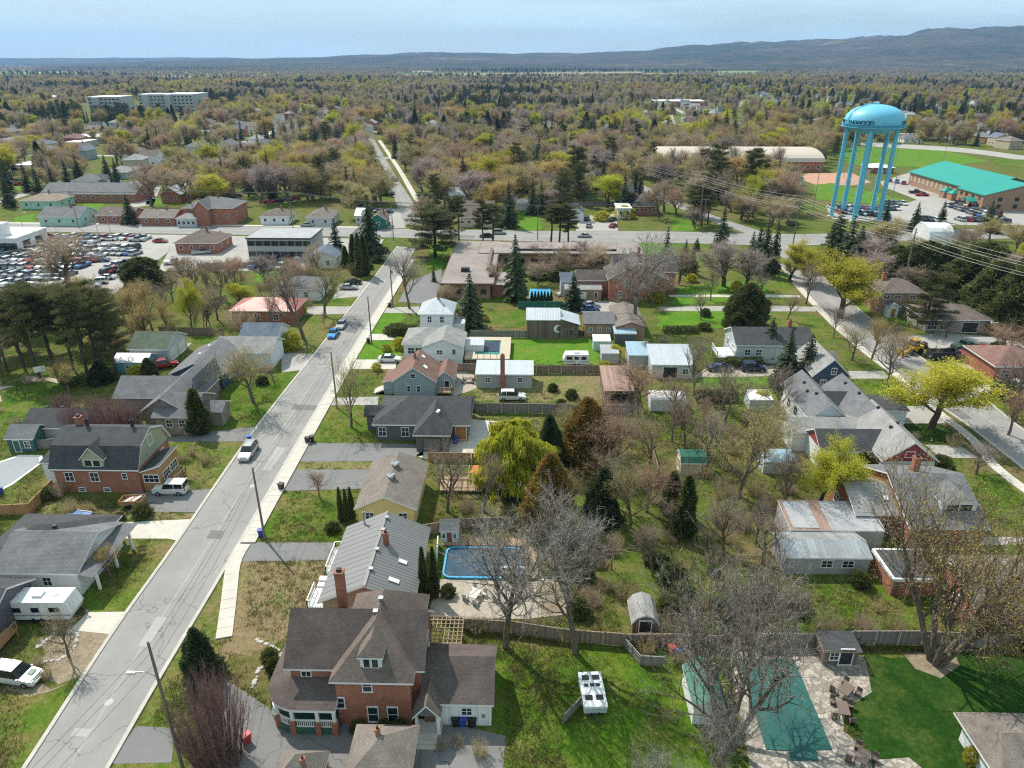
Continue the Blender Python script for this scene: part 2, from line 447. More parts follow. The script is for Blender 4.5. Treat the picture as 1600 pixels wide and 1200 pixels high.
# streets of the town behind
TOWN = [((-430, 470), (-75, 455)), ((-520, 640), (520, 615)), ((-190, 330), (-235, 900)), ((165, 640), (185, 1050)), ((330, 630), (420, 1000)), ((-430, 800), (60, 790))]
for a, b in TOWN:
    A_ = [(a[0]+(b[0]-a[0])*i/12, a[1]+(b[1]-a[1])*i/12+2*math.sin(i)) for i in range(13)]; o = ribbon('town_street', offset(A_, -3.4), offset(A_, 3.4), .05+.004*TOWN.index((a, b)), M_drive2); tag(o, kind='structure'); POLYB.append(offset(A_, -6) + offset(A_, 6)[::-1])
# pavements of single slabs
slabm = {}
def pavement(name, pa, w, z=.16, nslab=0, step=1.5, mat=None, kerbside=False, world=None):
    A = smooth(world or [P(*p) for p in pa], 8); pts = [Vector((*a, 0)) for a in A]
    # resample
    res = [pts[0]]; acc = 0
    for a, b in zip(pts, pts[1:]):
        d = (b-a).length; t = step-acc
        while t <= d:
            res.append(a+(b-a)*(t/d)); t += step
        acc = (acc+d) % step
    flat = [(p.x, p.y) for p in res]
    o = ribbon(name, flat, offset(flat, w), z-.05, mat or M_kerb, None, 0); tag(o, kind='structure')
    POLYB.append(offset(flat, -1) + offset(flat, w+1)[::-1])
    if nslab:
        me = slabm.setdefault((w, step), MB().box(.0, -step/2+.02, -.1, w, step/2-.02, 0).mesh('slab', M_conc))
        rr = random.Random(3)
        for i in range(min(nslab, len(res)-1)):
            a, b = res[i], res[i+1]; s = bpy.data.objects.new('slab', me); col.objects.link(s); s.parent = o
            m_ = (a+b)/2; s.location = (m_.x, m_.y, z+rr.uniform(-.006, .008)); s.rotation_euler = (0, 0, math.atan2(-(b-a).x, (b-a).y))
    return o
pavement('footpath', [(337,1000),(345,945),(354,883),(372,850)], 1.65, nslab=40)
near = [p for p in offset(msB, .42) if 68 < p[1] < 232]
pavement('sidewalk', None, 1.75, z=.2, nslab=110, world=near[::3])
pavement('street_footpath', [(1640,800),(1550,733),(1510,686),(1462,648),(1400,592),(1340,545),(1290,500),(1235,440)], 1.6, nslab=90)
pavement('far_footpath', [(661,336),(640,300),(622,268),(604,240),(590,219)], 2.4, z=.15, mat=M_conc, step=3)
pavement('cross_footpath', [(0,347.5),(300,350.5),(600,355)], 2.2, z=.15, mat=M_conc, step=3)

Z = .03
def lawn(pts, mat=None, name='lawn'):
    global Z
    Z += .0012; w = [P(*p) for p in pts]; out = []; g = random.Random(int(Z*1e6))
    for a, b in zip(w, w[1:]+w[:1]):      # ragged, slightly wandering edge
        n = max(1, min(40, int(math.dist(a, b)/1.0)))
        for i in range(n): out.append((a[0]+(b[0]-a[0])*i/n+g.uniform(-.7, .7)*(i > 0), a[1]+(b[1]-a[1])*i/n+g.uniform(-.7, .7)*(i > 0)))
    return sheet(name, out, mat or M_lawn, Z*.5, world=True, block=False)
# patches and repairs in the road
M_patch = asphalt('asphalt_patch', (.17, .165, .16)); M_patch2 = asphalt('asphalt_patch_pale', (.36, .345, .325))
for q, m_ in (([(215,1010),(232,1012),(262,966),(246,964)], M_patch2), ([(322,842),(345,843),(352,830),(330,829)], M_patch), ([(410,735),(424,736),(446,700),(433,699)], M_patch2), ([(455,640),(492,642),(496,634),(460,632)], M_patch), ([(540,520),(556,521),(566,505),(551,504)], M_patch), ([(110,1150),(135,1152),(142,1140),(118,1138)], M_patch2), ([(1480,640),(1500,640),(1520,655),(1500,656)], M_patch), ([(700,372),(740,373),(742,368),(702,367)], M_patch)):
    sheet('road_patch', q, m_, .0645 if q[0][1] > 380 else .081, block=False)
# yards and lawns
lawn([(690,528),(700,522),(822,527),(915,527),(935,545),(935,572),(800,570),(690,568)], M_bright)
lawn([(740,585),(940,585),(942,626),(745,628)], M_dry)
lawn([(700,640),(850,645),(890,650),(885,662),(700,660)], M_yard)
lawn([(583,490),(614,488),(632,492),(632,521),(572,523)], M_bright); lawn([(563,532),(622,532),(636,540),(620,561),(548,561)], M_bright)
lawn([(536,577),(612,576),(602,600),(590,612),(520,622)], M_lawn); lawn([(497,635),(574,633),(590,690),(468,691)], M_yard)
lawn([(457,722),(590,721),(588,733),(450,733)], M_dry); lawn([(428,768),(532,766),(530,812),(520,845),(388,847)], M_lawn)
lawn([(378,878),(520,876),(500,920),(440,1000),(352,1035),(360,900)], M_dry); lawn([(255,690),(372,690),(378,712),(350,760),(270,750)], M_yard)
lawn([(345,590),(412,580),(468,578),(398,668),(350,668)], M_lawn); lawn([(165,848),(262,845),(275,850),(205,950),(130,955)], M_yard)
lawn([(0,1085),(100,1078),(105,1100),(45,1190),(0,1195)], M_yard); lawn([(352,885),(362,890),(345,1010),(300,1080),(232,1130),(215,1132)], M_yard)
lawn([(70,780),(215,802),(305,803),(300,812),(70,812)], M_dry); lawn([(140,965),(178,992),(140,1062),(70,1060),(60,1000)], M_dirt, 'bare_soil')
lawn([(0,1040),(66,1068),(110,1068),(75,1082),(0,1084)], M_dirt, 'dirt_drive')
lawn([(775,1010),(1040,1012),(1150,1070),(1190,1200),(1200,1290),(770,1290),(775,1150)], M_lawn)
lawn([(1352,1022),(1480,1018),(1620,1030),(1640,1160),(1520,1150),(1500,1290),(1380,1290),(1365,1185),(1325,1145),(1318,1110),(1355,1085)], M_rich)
lawn([(1200,900),(1440,895),(1470,930),(1450,985),(1180,985)], M_lawn); lawn([(1430,860),(1460,868),(1600,850),(1600,885),(1420,885)], M_lawn)
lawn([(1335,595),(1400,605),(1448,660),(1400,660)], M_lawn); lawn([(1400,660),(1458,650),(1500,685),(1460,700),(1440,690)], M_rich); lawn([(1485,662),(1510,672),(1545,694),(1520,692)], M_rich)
lawn([(1530,740),(1560,735),(1600,785),(1600,830),(1545,800)], M_lawn); lawn([(1525,613),(1600,611),(1600,668)], M_lawn); lawn([(1490,575),(1560,572),(1590,600),(1525,603),(1480,588)], M_yard)
lawn([(1055,452),(1100,442),(1200,440),(1200,462),(1060,461)], M_bright); lawn([(1050,463),(1200,463),(1200,472),(1050,476)], M_bright)
lawn([(1028,487),(1100,485),(1190,487),(1200,512),(1030,515)], M_bright); lawn([(1200,487),(1270,490),(1300,520),(1260,530),(1200,505)], M_lawn)
lawn([(1345,470),(1400,476),(1440,490),(1450,515),(1400,505),(1340,480)], M_bright); lawn([(1200,410),(1230,428),(1260,470),(1200,475)], M_yard)
lawn([(1010,592),(1110,585),(1230,588),(1230,625),(1010,625)], M_lawn); lawn([(1050,595),(1200,588),(1200,600),(1050,604)], M_bright)
lawn([(808,326),(845,325),(846,360),(808,360)], M_bright); lawn([(1046,341),(1075,338),(1100,361),(1050,361)], M_bright); lawn([(930,380),(1040,380),(1040,398),(940,400)], M_bright); lawn([(1050,380),(1120,382),(1110,410),(1052,405)], M_lawn)
lawn([(826,429),(890,429),(888,440),(826,440)], M_bright); lawn([(780,415),(800,414),(800,470),(775,470)], M_bright); lawn([(750,486),(820,485),(820,512),(750,513)], M_lawn)
lawn([(675,378),(708,378),(690,420),(668,420)], M_bright); lawn([(582,380),(622,379),(608,400),(580,412),(572,440),(560,438)], M_lawn); lawn([(400,422),(440,422),(435,440),(400,440)], M_bright)
lawn([(520,463),(562,459),(548,480),(515,480)], M_lawn); lawn([(155,346),(200,345),(200,352),(155,353)], M_bright); lawn([(0,284),(50,283),(45,297),(0,300)], M_bright); lawn([(230,311),(282,311),(280,320),(228,320)], M_bright); lawn([(130,318),(165,318),(150,333),(120,333)], M_bright)
lawn([(22,340),(55,334),(55,348),(22,352)], M_bright); lawn([(272,351),(300,350),(372,347),(372,354),(272,354)], M_lawn); lawn([(350,372),(366,371),(345,405),(318,412)], M_bright)
lawn([(0,610),(50,595),(110,600),(95,620),(60,650),(0,690)], M_lawn); lawn([(0,740),(70,770),(60,810),(0,815)], M_yard); lawn([(170,590),(220,585),(225,600),(170,605)], M_lawn)
lawn([(270,526),(345,524),(340,535),(275,537)], M_lawn); lawn([(325,460),(360,455),(355,475),(325,478)], M_bright)
lawn([(445,545),(500,548),(490,553),(445,553)], M_yard); lawn([(440,500),(540,492),(510,530),(500,548),(440,545)], M_yard)
# ball park
lawn([(1270,289),(1300,286),(1430,316),(1400,322),(1275,312)], M_bright); lawn([(1290,232),(1370,230),(1480,236),(1545,252),(1460,262),(1330,258)], M_bright)
lawn([(1545,248),(1620,250),(1620,262),(1560,260)], M_lawn); lawn([(1560,322),(1620,318),(1620,335),(1570,338)], M_bright)
sheet('infield', [(1243,278),(1262,271),(1330,270),(1362,285),(1330,290),(1275,289)], M_redsand, .05, block=False); sheet('infield', [(1325,246),(1400,243),(1425,252),(1395,258),(1335,256)], M_redsand, .05, block=False)
sheet('parking_lot', [(1290,322),(1400,325),(1432,312),(1380,292),(1375,284),(1420,270),(1525,300),(1610,322),(1610,352),(1480,352),(1300,342)], M_drive2, .055)
# car yard and its lanes, other parking
sheet('car_yard', [(-120,364),(272,367),(262,395),(215,430),(175,462),(-120,470)], M_drive2, .055)
sheet('car_yard_lane', [(262,396),(272,367),(600,374),(590,392),(488,398),(470,412),(330,420),(245,425)], M_drive2, .05)
sheet('parking_lot', [(905,338),(962,334),(966,361),(900,361)], M_drive2, .05); sheet('parking_lot', [(596,326),(626,326),(634,356),(600,357)], M_drive2, .05)
sheet('parking_lot', [(622,472),(640,440),(690,420),(690,445),(676,476)], M_drive, .05)
def drive(pts, mat, name='driveway'): return sheet(name, pts, mat, .045)
drive([(165,818),(306,811),(281,846),(262,842),(168,842)], M_conc); drive([(137,957),(205,956),(183,986),(178,992),(110,985)], M_conc)
drive([(205,770),(348,764),(318,801),(200,800)], M_drive); drive([(252,687),(300,678),(402,667),(385,690),(255,691)], M_drive); drive([(440,552),(502,552),(478,578),(440,582)], M_drive2)
drive([(470,479),(556,479),(546,491),(470,492)], M_drive2); drive([(530,444),(586,438),(565,463),(520,467)], M_drive2)
drive([(602,481),(655,479),(655,490),(596,489)], M_drive2); drive([(578,522),(634,522),(634,531),(570,532)], M_conc); drive([(556,562),(620,562),(618,577),(543,577)], M_conc)
drive([(517,622),(592,620),(590,633),(508,634)], M_drive2); drive([(466,692),(660,694),(662,712),(600,721),(452,722)], M_drive); drive([(446,734),(588,734),(575,764),(427,768)], M_drive)
drive([(390,848),(525,848),(515,876),(372,878)], M_drive); drive([(212,1135),(275,1138),(268,1192),(172,1194)], M_drive); drive([(180,1194),(290,1192),(290,1300),(120,1300)], M_yard, 'lawn')
drive([(650,712),(735,655),(795,660),(800,690),(770,716),(665,718)], M_conc, 'patio'); drive([(640,560),(740,585),(745,607),(710,620),(690,600)], M_gravel, 'patio')
drive([(225,540),(300,536),(275,560),(245,565)], M_drive2); drive([(440,508),(478,506),(472,515),(440,520)], M_drive2)
drive([(1110,572),(1220,572),(1230,588),(1080,590)], M_gravel); drive([(1325,580),(1380,580),(1392,592),(1330,592)], M_drive2); drive([(1395,636),(1450,634),(1480,662),(1405,662)], M_drive2); drive([(1445,695),(1500,697),(1530,716),(1470,716)], M_drive2)
drive([(1400,528),(1470,520),(1600,530),(1600,548),(1450,544)], M_drive2); drive([(1505,601),(1600,600),(1600,612),(1526,614)], M_conc); drive([(1470,562),(1570,556),(1600,575),(1560,582),(1500,575)], M_gravel, 'building_site')
drive([(1030,480),(1200,477),(1275,480),(1275,487),(1030,486)], M_drive2); drive([(935,470),(985,475),(990,515),(962,512),(920,490)], M_drive2); drive([(1045,461),(1200,460),(1250,462),(1250,465),(1045,464)], M_conc, 'garden_path')
drive([(1395,836),(1470,838),(1600,840),(1600,850),(1420,858)], M_drive2); drive([(340,320),(372,318),(372,350),(345,352)], M_drive2); drive([(200,300),(252,290),(240,320),(205,325)], M_drive2); drive([(100,350),(165,338),(270,340),(275,352),(100,353)], M_drive2)
drive([(0,318),(60,300),(40,300),(0,310)], M_drive2); drive([(335,398),(480,395),(490,420),(340,425)], M_drive2)
drive([(680,905),(830,910),(870,905),(890,960),(820,968),(670,965)], M_gravel, 'patio'); drive([(350,1060),(440,1120),(700,1130),(790,1150),(780,1290),(420,1290),(340,1200)], M_drive)
drive([(1138,1020),(1300,1006),(1352,1030),(1362,1082),(1320,1108),(1318,1142),(1360,1180),(1372,1290),(1188,1290)], M_stone, 'pool_patio'); drive([(1366,1188),(1420,1184),(1440,1200),(1450,1290),(1372,1290)], M_stone, 'pool_patio')
sheet('sand_pit', [(0,603),(40,604),(42,620),(0,646)], M_sand, .03, block=False); sheet('sand_pit', [(40,588),(105,592),(80,604),(45,602)], M_sand, .03, block=False)
sheet('planting_bed', [(1410,1020),(1490,1018),(1500,1040),(1470,1060),(1430,1045)], M_dirt, .03, block=False)
sheet('garden_bed', [(840,910),(875,912),(882,960),(845,960)], M_dirt, .06, block=False)
# far fields
for q, m_ in (([(610,116),(1000,112),(1010,119),(620,121)], M_field), ([(1115,112),(1190,108),(1180,116),(1112,117)], M_gfield), ([(240,121),(350,118),(350,124),(240,126)], M_field),
              ([(950,115),(1075,114),(1075,119),(950,121)], M_field), ([(0,114),(190,109),(190,112),(0,118)], M_gfield), ([(640,109.5),(680,109.5),(680,111.5),(640,111.5)], M_gfield), ([(380,115.5),(440,115.5),(440,117.5),(380,117.5)], M_field)):
    sheet('field', q, m_, .3)

# the escarpment on the horizon
def hill(name, prof, dist, depth, mat, seed):
    """ridge of land: prof = (column, row of skyline) seen at a distance; slopes down to the plain in front of it"""
    rr = random.Random(seed); v, f = [], []; nx, ny = 160, 14
    xs = [p[0] for p in prof]; ys = [p[1] for p in prof]
    for i in range(nx+1):
        px = xs[0]+(xs[-1]-xs[0])*i/nx; py = float(np.interp(px, xs, ys))
        x0, y0 = P(px, 130); k = dist/math.hypot(x0, y0); x1, y1 = x0*k, y0*k
        zt = max(top_z(x1, y1, py), 2)
        for j in range(ny+1):
            t = j/ny
            zz = zt*(.5-.5*math.cos(math.pi*min(t*1.25, 1)))**.8*(1+.06*math.sin(i*.9+j*1.3)*(t < .8)+.03*rr.uniform(-1, 1)*(t < .85))
            kk = 1-(1-t)*depth/dist
            v.append((x1*kk, y1*kk, zz if j else -1))
    for i in range(nx):
        for j in range(ny): a = i*(ny+1)+j; f.append((a, a+ny+1, a+ny+2, a+1))
    m_ = MB(); m_.v, m_.f, m_.m, m_.sm = v, f, [0]*len(f), True
    return tag(m_.build(name, mat, uv=False), kind='structure')
def woodland_mat(name, c, c2, c3, s):
    m, nt, N, L, b = _nodes(name); p = pos(N)
    n1 = noise(N, L, p, .0011*s, 5, .65); n2 = noise(N, L, p, .012*s, 4, .75)
    g = mixc(N, L, ramp(N, L, n1, .42, .58), c, c2)
    g = mixc(N, L, ramp(N, L, n1, .63, .67), g, c3)
    L.new(mixc(N, L, 1.0, g, ramp(N, L, n2, .3, .7, (.4,)*3, (1.3,)*3), 'MULTIPLY'), b.inputs['Base Color'])
    b.inputs['Roughness'].default_value = 1; b.inputs['Specular IOR Level'].default_value = 0
    return m
M_hill = woodland_mat('wooded_slope', (.05, .06, .035), (.10, .085, .06), (.19, .2, .09), 1.0)
hill('escarpment', [(60,101),(200,96.5),(330,92.5),(480,90.5),(600,86),(690,83),(790,85),(930,84),(1010,80.5),(1080,73.5),(1180,70),(1280,66.5),(1400,60),(1430,54),(1480,51),(1560,50.5),(1600,48),(1680,47),(1900,47),(2300,52)], 9500, 5200, M_hill, 4)
hill('far_ridge', [(-600,92),(-300,91.5),(100,91),(330,90),(420,92),(600,88),(700,85),(780,86.5),(1000,88),(1400,90)], 13000, 2500, M_hill, 5)
# ================================================================== buildings
def shingle(name, c, streak=.36): return bricky('shingle_'+name, dim(c, 1.08), dim(c, .86), dim(c, .55), .3, .16, .2, .012, .5, streak, .9)
S_char = shingle('charcoal', (.085, .085, .09)); S_grey = shingle('grey', (.19, .19, .2)); S_pale = shingle('pale_grey', (.33, .32, .31))
S_brown = shingle('brown', (.19, .15, .13)); S_taupe = shingle('taupe', (.24, .205, .18)); S_red = shingle('russet', (.25, .145, .12)); S_dbrown = shingle('dark_brown', (.135, .108, .10)); S_blue = shingle('blue_grey', (.16, .19, .24)); S_tan = shingle('tan', (.33, .26, .2)); S_green = shingle('moss_green', (.13, .16, .12))
S_metal = lined('seam_metal', (.205, .20, .20), .45, 0, .15, .45, .3, .05, .08); S_white = lined('pale_metal', (.50, .53, .56), .35, 0, .2, .4, .2, .06, .1); S_blueM = lined('blue_metal', (.36, .5, .6), .35, 0, .25, .4, .2, .06, .1)
S_rust = lined('rusty_metal', (.32, .20, .16), .3, 0, .3, .7, .1, .25, .1); S_redM = lined('red_metal', (.34, .10, .085), .4, 0, .3, .5, .1, .1, .1); S_greenM = lined('green_metal', (.015, .12, .08), .4, 0, .3, .5, .1, .1, .1); S_teal = lined('teal_metal', (.0, .27, .22), 1.2, 0, .12, .5, .0, .05, .06)
S_galv = lined('galvanised', (.40, .41, .42), .5, 0, .35, .4, .4, .2, .12, dirty=.6); S_flat = plain('gravel_roof', (.27, .23, .21), .95, .3, .16); S_flatg = plain('grey_membrane', (.36, .36, .37), .9, .2, .3); S_flatw = plain('white_membrane', (.7, .7, .7), .8, .08, .3)
W_brick = bricky('brick_red', (.42, .13, .065), (.32, .09, .05), (.38, .29, .23), .22, .075, msize=.01, streak=.3); W_tanb = bricky('brick_tan', (.40, .22, .125), (.32, .17, .10), (.4, .34, .28), .22, .075, msize=.01); W_stone = bricky('stone_block', (.36, .30, .25), (.24, .20, .17), (.3, .27, .24), .55, .28, msize=.02, streak=.4)
W_white = lined('siding_white', (.74, .75, .76), .18, 1, .22, .6, dirty=.18); W_cream = lined('siding_yellow', (.78, .62, .27), .16, 1, .2, .6, dirty=.15); W_grey = lined('siding_blue_grey', (.33, .40, .43), .16, 1, .25, .6); W_navy = lined('siding_navy', (.035, .06, .11), .16, 1, .3, .6); W_slate = lined('siding_slate', (.10, .105, .12), .2, 1, .3, .6)
W_teal = lined('siding_teal', (.10, .30, .34), .18, 1, .25, .6); W_mint = lined('siding_mint', (.38, .58, .50), .2, 1, .2, .6); W_sage = lined('siding_sage', (.36, .38, .26), .16, 1, .25, .6); W_barn = lined('barn_boards', (.17, .125, .10), .25, 0, .6, .9, var=.35); W_vert = lined('vertical_siding', (.76, .76, .74), .3, 0, .25, .6, dirty=.15); W_board = lined('fence_boards', (.26, .19, .14), .16, 0, .6, .9, var=.3); W_gboard = lined('grey_boards', (.24, .22, .20), .16, 0, .6, .9, var=.25); W_cedar = lined('cedar_boards', (.42, .22, .10), .16, 0, .5, .8, var=.2)
W_lgrey = lined('siding_pale_grey', (.50, .53, .55), .18, 1, .22, .6); W_stucco = plain('stucco_beige', (.55, .45, .33), .9, .1, .7); W_conc = plain('block_grey', (.40, .40, .39), .9, .12, .6); W_green = lined('siding_dark_green', (.02, .15, .11), .15, 1, .3, .6); W_dred = lined('siding_dark_red', (.30, .05, .05), .15, 1, .3, .6); W_dgrn = lined('shed_green', (.05, .13, .12), .2, 1, .3, .6); W_tan = lined('siding_tan', (.50, .42, .31), .18, 1, .22, .6); W_darkg = lined('siding_dark_grey', (.16, .16, .165), .25, 0, .25, .6)
TRIM = plain('white_trim', (.78, .78, .77), .5, .05); TRIMD = plain('dark_trim', (.06, .055, .055), .5, .1); TRIMB = plain('brown_trim', (.17, .11, .08), .6, .1)
GL = glass(); M_vent = plain('vent_black', (.03, .03, .032), .6, .1); M_deck = lined('deck_boards', (.36, .25, .16), .14, 0, .4, .85, var=.2); M_metal = plain('grey_metal', (.35, .36, .37), .4, .08, metal=.6); M_wood = plain('old_timber', (.33, .25, .18), .9, .25, 3.0); M_gdoor = lined('garage_door', (.72, .72, .7), .5, 1, .25, .5); M_odoor = lined('cedar_door', (.40, .17, .05), .5, 1, .3, .5)

class House:
    def __init__(s, name, label, cat, group=None, at=None, rot=0.0, short=None):
        s.name, s.label, s.cat, s.group, s.o, s.rot, s.short = name, label, cat, group, None, rot, short
        if at is not None: s._root(*at)
    def _root(s, x, y):
        s.o = tag(empty(s.name, (x, y, 0), s.rot), s.label, s.cat, s.group); s.x, s.y = x, y
        if s.short: LANDMARK.append((s.short, x, y))
    def pv(s, xl, xr, py, ze, depth, zr, roof='gx', wall=W_white, rm=S_grey, **k):
        """block whose front eave is seen from column xl to xr at row py"""
        a, b = P(xl, py, ze), P(xr, py, ze); y0 = (a[1]+b[1])/2; x0, x1 = sorted((a[0], b[0]))
        if s.o is None: s._root((x0+x1)/2, y0+depth/2)
        return s.vol(x0-s.x, y0-s.y, x1-s.x, y0-s.y+depth, ze, zr, roof, wall, rm, **k)
    def vol(s, x0, y0, x1, y1, ze, zr, roof='gx', wall=W_white, rm=S_grey, oh=.4, trim=TRIM, t=.2, hips=(1, 1), z0=0.0, gable=None, wname='wall', rname='roof', chev=None, nowall=False, gm=None):
        """x0..y1: outline of the eaves in metres round the root; walls stand oh further in"""
        s.b = (x0, y0, x1, y1, ze, zr, roof, oh, z0)
        if s.rot == 0:
            POLYB.append([(s.x+x0-1, s.y+y0-1), (s.x+x1+1, s.y+y0-1), (s.x+x1+1, s.y+y1+1), (s.x+x0-1, s.y+y1+1)])
        else: BLOCK.append((s.x, s.y, .5*math.hypot(x1-x0, y1-y0)))
        a0, b0, a1, b1 = x0+oh, y0+oh, x1-oh, y1-oh
        W, Rf = MB(), MB(); c = t*.9
        xm, ym = (x0+x1)/2, (y0+y1)/2
        if roof in ('gx', 'gy', 'gam', 'gamy', 'shed', 'shedy', 'arch', 'archx'):
            alongx = roof in ('gx', 'gam', 'shed', 'archx')
            p0, p1, q0, q1, pm = (y0, y1, x0, x1, ym) if alongx else (x0, x1, y0, y1, xm)
            hw = (p1-p0)/2
            if roof in ('gx', 'gy'): prof = [(p0, ze), (pm, zr), (p1, ze)]
            elif roof in ('gam', 'gamy'): prof = [(p0, ze), (p0+hw*.36, ze+(zr-ze)*.68), (pm, zr), (p1-hw*.36, ze+(zr-ze)*.68), (p1, ze)]
            elif roof in ('shed', 'shedy'): prof = [(p0, ze), (p1, zr)]
            else: prof = [(pm-hw*math.cos(math.pi*i/10), ze+(zr-ze)*math.sin(math.pi*i/10)) for i in range(11)]
            low = [(p, z-t) for p, z in prof]; n = len(prof)
            sect = prof + low[::-1]
            mi = [0]*(n-1) + [1] + [1]*(n-1) + [1]
            if not alongx: Rf.extrude(sect, q1, q0, 1, mi, 1)
            else: Rf.extrude(sect, q0, q1, 0, mi, 1)
            # walls below the roof
            up = []
            for i, (p, z) in enumerate(prof): up.append((min(max(p, p0+oh), p1-oh), z-c))
            pz = lambda q: float(np.interp(q, [a for a, _ in prof], [b for _, b in prof]))
            up[0] = (p0+oh, pz(p0+oh)-c); up[-1] = (p1-oh, pz(p1-oh)-c)
            ws = [(p0+oh, z0)] + up + [(p1-oh, z0)]
            r0, r1 = q0+oh, q1-oh
            if alongx: W.extrude(ws, r0, r1, 0)
            else: W.extrude(ws, r1, r0, 1)
            if gm is not None:      # gable clad in another colour above the eave, a little proud
                tri = [(p0+oh+.05, ze-c+.02)] + [(p, z-c-.01) for p, z in prof[1:-1]] + [(p1-oh-.05, ze-c+.02)]
                for q in ((r0-.05, r0-.004), (r1+.004, r1+.05)):
                    (MB().extrude(tri, *q, 0) if alongx else MB().extrude(tri, *q[::-1], 1)).build('gable', gm, s.o)
        elif roof == 'flat':
            Rf.box(x0, y0, ze-t*2, x1, y1, ze, 1); n = len(Rf.v)
            Rf.box(x0+.25, y0+.25, ze-t, x1-.25, y1-.25, ze+.012, 0)
            W.box(a0, b0, z0, a1, b1, ze-t*2)
        else:
            dx, dy = x1-x0, y1-y0
            if dx >= dy or roof == 'hipx':
                i0, i1 = hips[0]*dy/2, hips[1]*dy/2; k = min(1, dx/(i0+i1)) if i0+i1 > 0 else 1
                r0, r1 = (x0+i0*k, ym, zr), (x1-i1*k, ym, zr)
                fs = [[(x0,y0,ze),(x1,y0,ze),r1,r0],[(x1,y1,ze),(x0,y1,ze),r0,r1],[(x0,y1,ze),(x0,y0,ze),r0],[(x1,y0,ze),(x1,y1,ze),r1]]
                wt = [(r0[0] if r0[0]>a0+.1 else a0, r1[0] if r1[0]<a1-.1 else a1)]
            else:
                i0, i1 = hips[0]*dx/2, hips[1]*dx/2
                r0, r1 = (xm, y0+i0, zr), (xm, y1-i1, zr)
                fs = [[(x1,y0,ze),(x1,y1,ze),r1,r0],[(x0,y1,ze),(x0,y0,ze),r0,r1],[(x0,y0,ze),(x1,y0,ze),r0],[(x1,y1,ze),(x0,y1,ze),r1]]
            for q in fs:
                if len(q) == 4 and q[2] == q[3]: q = q[:3]
                a, b, d = [Vector(v) for v in q[:3]]; vert = abs((b-a).cross(d-a).normalized().z) < .05
                Rf.poly(q, 2 if vert else 0)
            for a, b in (((x0,y0),(x1,y0)),((x1,y0),(x1,y1)),((x1,y1),(x0,y1)),((x0,y1),(x0,y0))):
                Rf.poly([(*a,ze-t),(*b,ze-t),(*b,ze),(*a,ze)], 1)
            Rf.poly([(x0,y1,ze-t),(x1,y1,ze-t),(x1,y0,ze-t),(x0,y0,ze-t)], 1)
            W.box(a0, b0, z0, a1, b1, ze-t*.5)
        s.roof = Rf.build(rname, [rm, trim, wall], s.o)
        if not nowall: s.wall = W.build(wname, wall, s.o)
        s.wm = wall
        return s
    def face(s, side):
        x0, y0, x1, y1, ze, zr, roof, oh, z0 = s.b
        a0, b0, a1, b1 = x0+oh, y0+oh, x1-oh, y1-oh
        return {'S': ((a0, b0), (1, 0), a1-a0, (0, -1)), 'N': ((a1, b1), (-1, 0), a1-a0, (0, 1)), 'W': ((a0, b1), (0, -1), b1-b0, (-1, 0)), 'E': ((a1, b0), (0, 1), b1-b0, (1, 0))}[side]
    def win(s, side, u, z, w=.9, h=1.3, name='window', trim=None, fill=None, panes=2, simple=False, out=.0):
        """opening centred at fraction u along a wall (seen from outside, left to right), sill-to-head centre at z"""
        (ox, oy), (tx, ty), ln, (nx, ny) = s.face(side); cx, cy = ox+tx*ln*u+nx*out, oy+ty*ln*u+ny*out
        def slab(m, a, b, z0, z1, d0, d1, mi=0):
            xs = [cx+tx*a+nx*d0, cx+tx*b+nx*d1]; ys = [cy+ty*a+ny*d0, cy+ty*b+ny*d1]
            m.box(min(xs), min(ys), z0, max(xs), max(ys), z1, mi)
        f = MB(); fw = .09
        if simple:
            slab(f, -w/2, w/2, z-h/2, z+h/2, -.02, .05, 0); slab(f, -w/2+.1, w/2-.1, z-h/2+.1, z+h/2-.1, .02, .06, 1)
            return f.build(name, [trim or TRIM, fill or GL], s.o)
        slab(f, -w/2-fw, -w/2, z-h/2, z+h/2, -.03, .06); slab(f, w/2, w/2+fw, z-h/2, z+h/2, -.03, .06)
        slab(f, -w/2-fw, w/2+fw, z+h/2, z+h/2+fw*1.3, -.03, .07); slab(f, -w/2-fw-.04, w/2+fw+.04, z-h/2-fw, z-h/2, -.03, .1)
        if fill is None:
            slab(f, -w/2, w/2, z-.03, z+.03, -.01, .035)
            for k in range(1, panes): slab(f, -w/2+w*k/panes-.03, -w/2+w*k/panes+.03, z-h/2, z+h/2, -.012, .037)
        o = f.build(name, trim or TRIM, s.o)
        p = MB(); slab(p, -w/2, w/2, z-h/2, z+h/2, -.02, .02); p.build('pane' if fill is None else 'panel', fill or GL, o)
        return o
    def wins(s, side, us, z, w=.9, h=1.3, **k):
        for u in us: s.win(side, u, z, w, h, **k)
        return s
    def door(s, side, u, w=.95, h=2.05, mat=None, z=None, **k):
        z0 = s.b[8] if z is None else z
        return s.win(side, u, z0+h/2+.08, w, h, 'door', fill=mat or M_odoor, **k)
    def chimney(s, x, y, z0, z1, w=.7, d=.6, mat=None, world=False):
        if world: x, y = x-s.x, y-s.y
        m = MB().box(x-w/2, y-d/2, z0, x+w/2, y+d/2, z1).box(x-w/2-.06, y-d/2-.06, z1, x+w/2+.06, y+d/2+.06, z1+.14)
        o = m.build('chimney', mat or W_brick, s.o); MB().box(x-w*.25, y-d*.25, z1+.14, x+w*.25, y+d*.25, z1+.42).build('flue', M_vent, o); return s
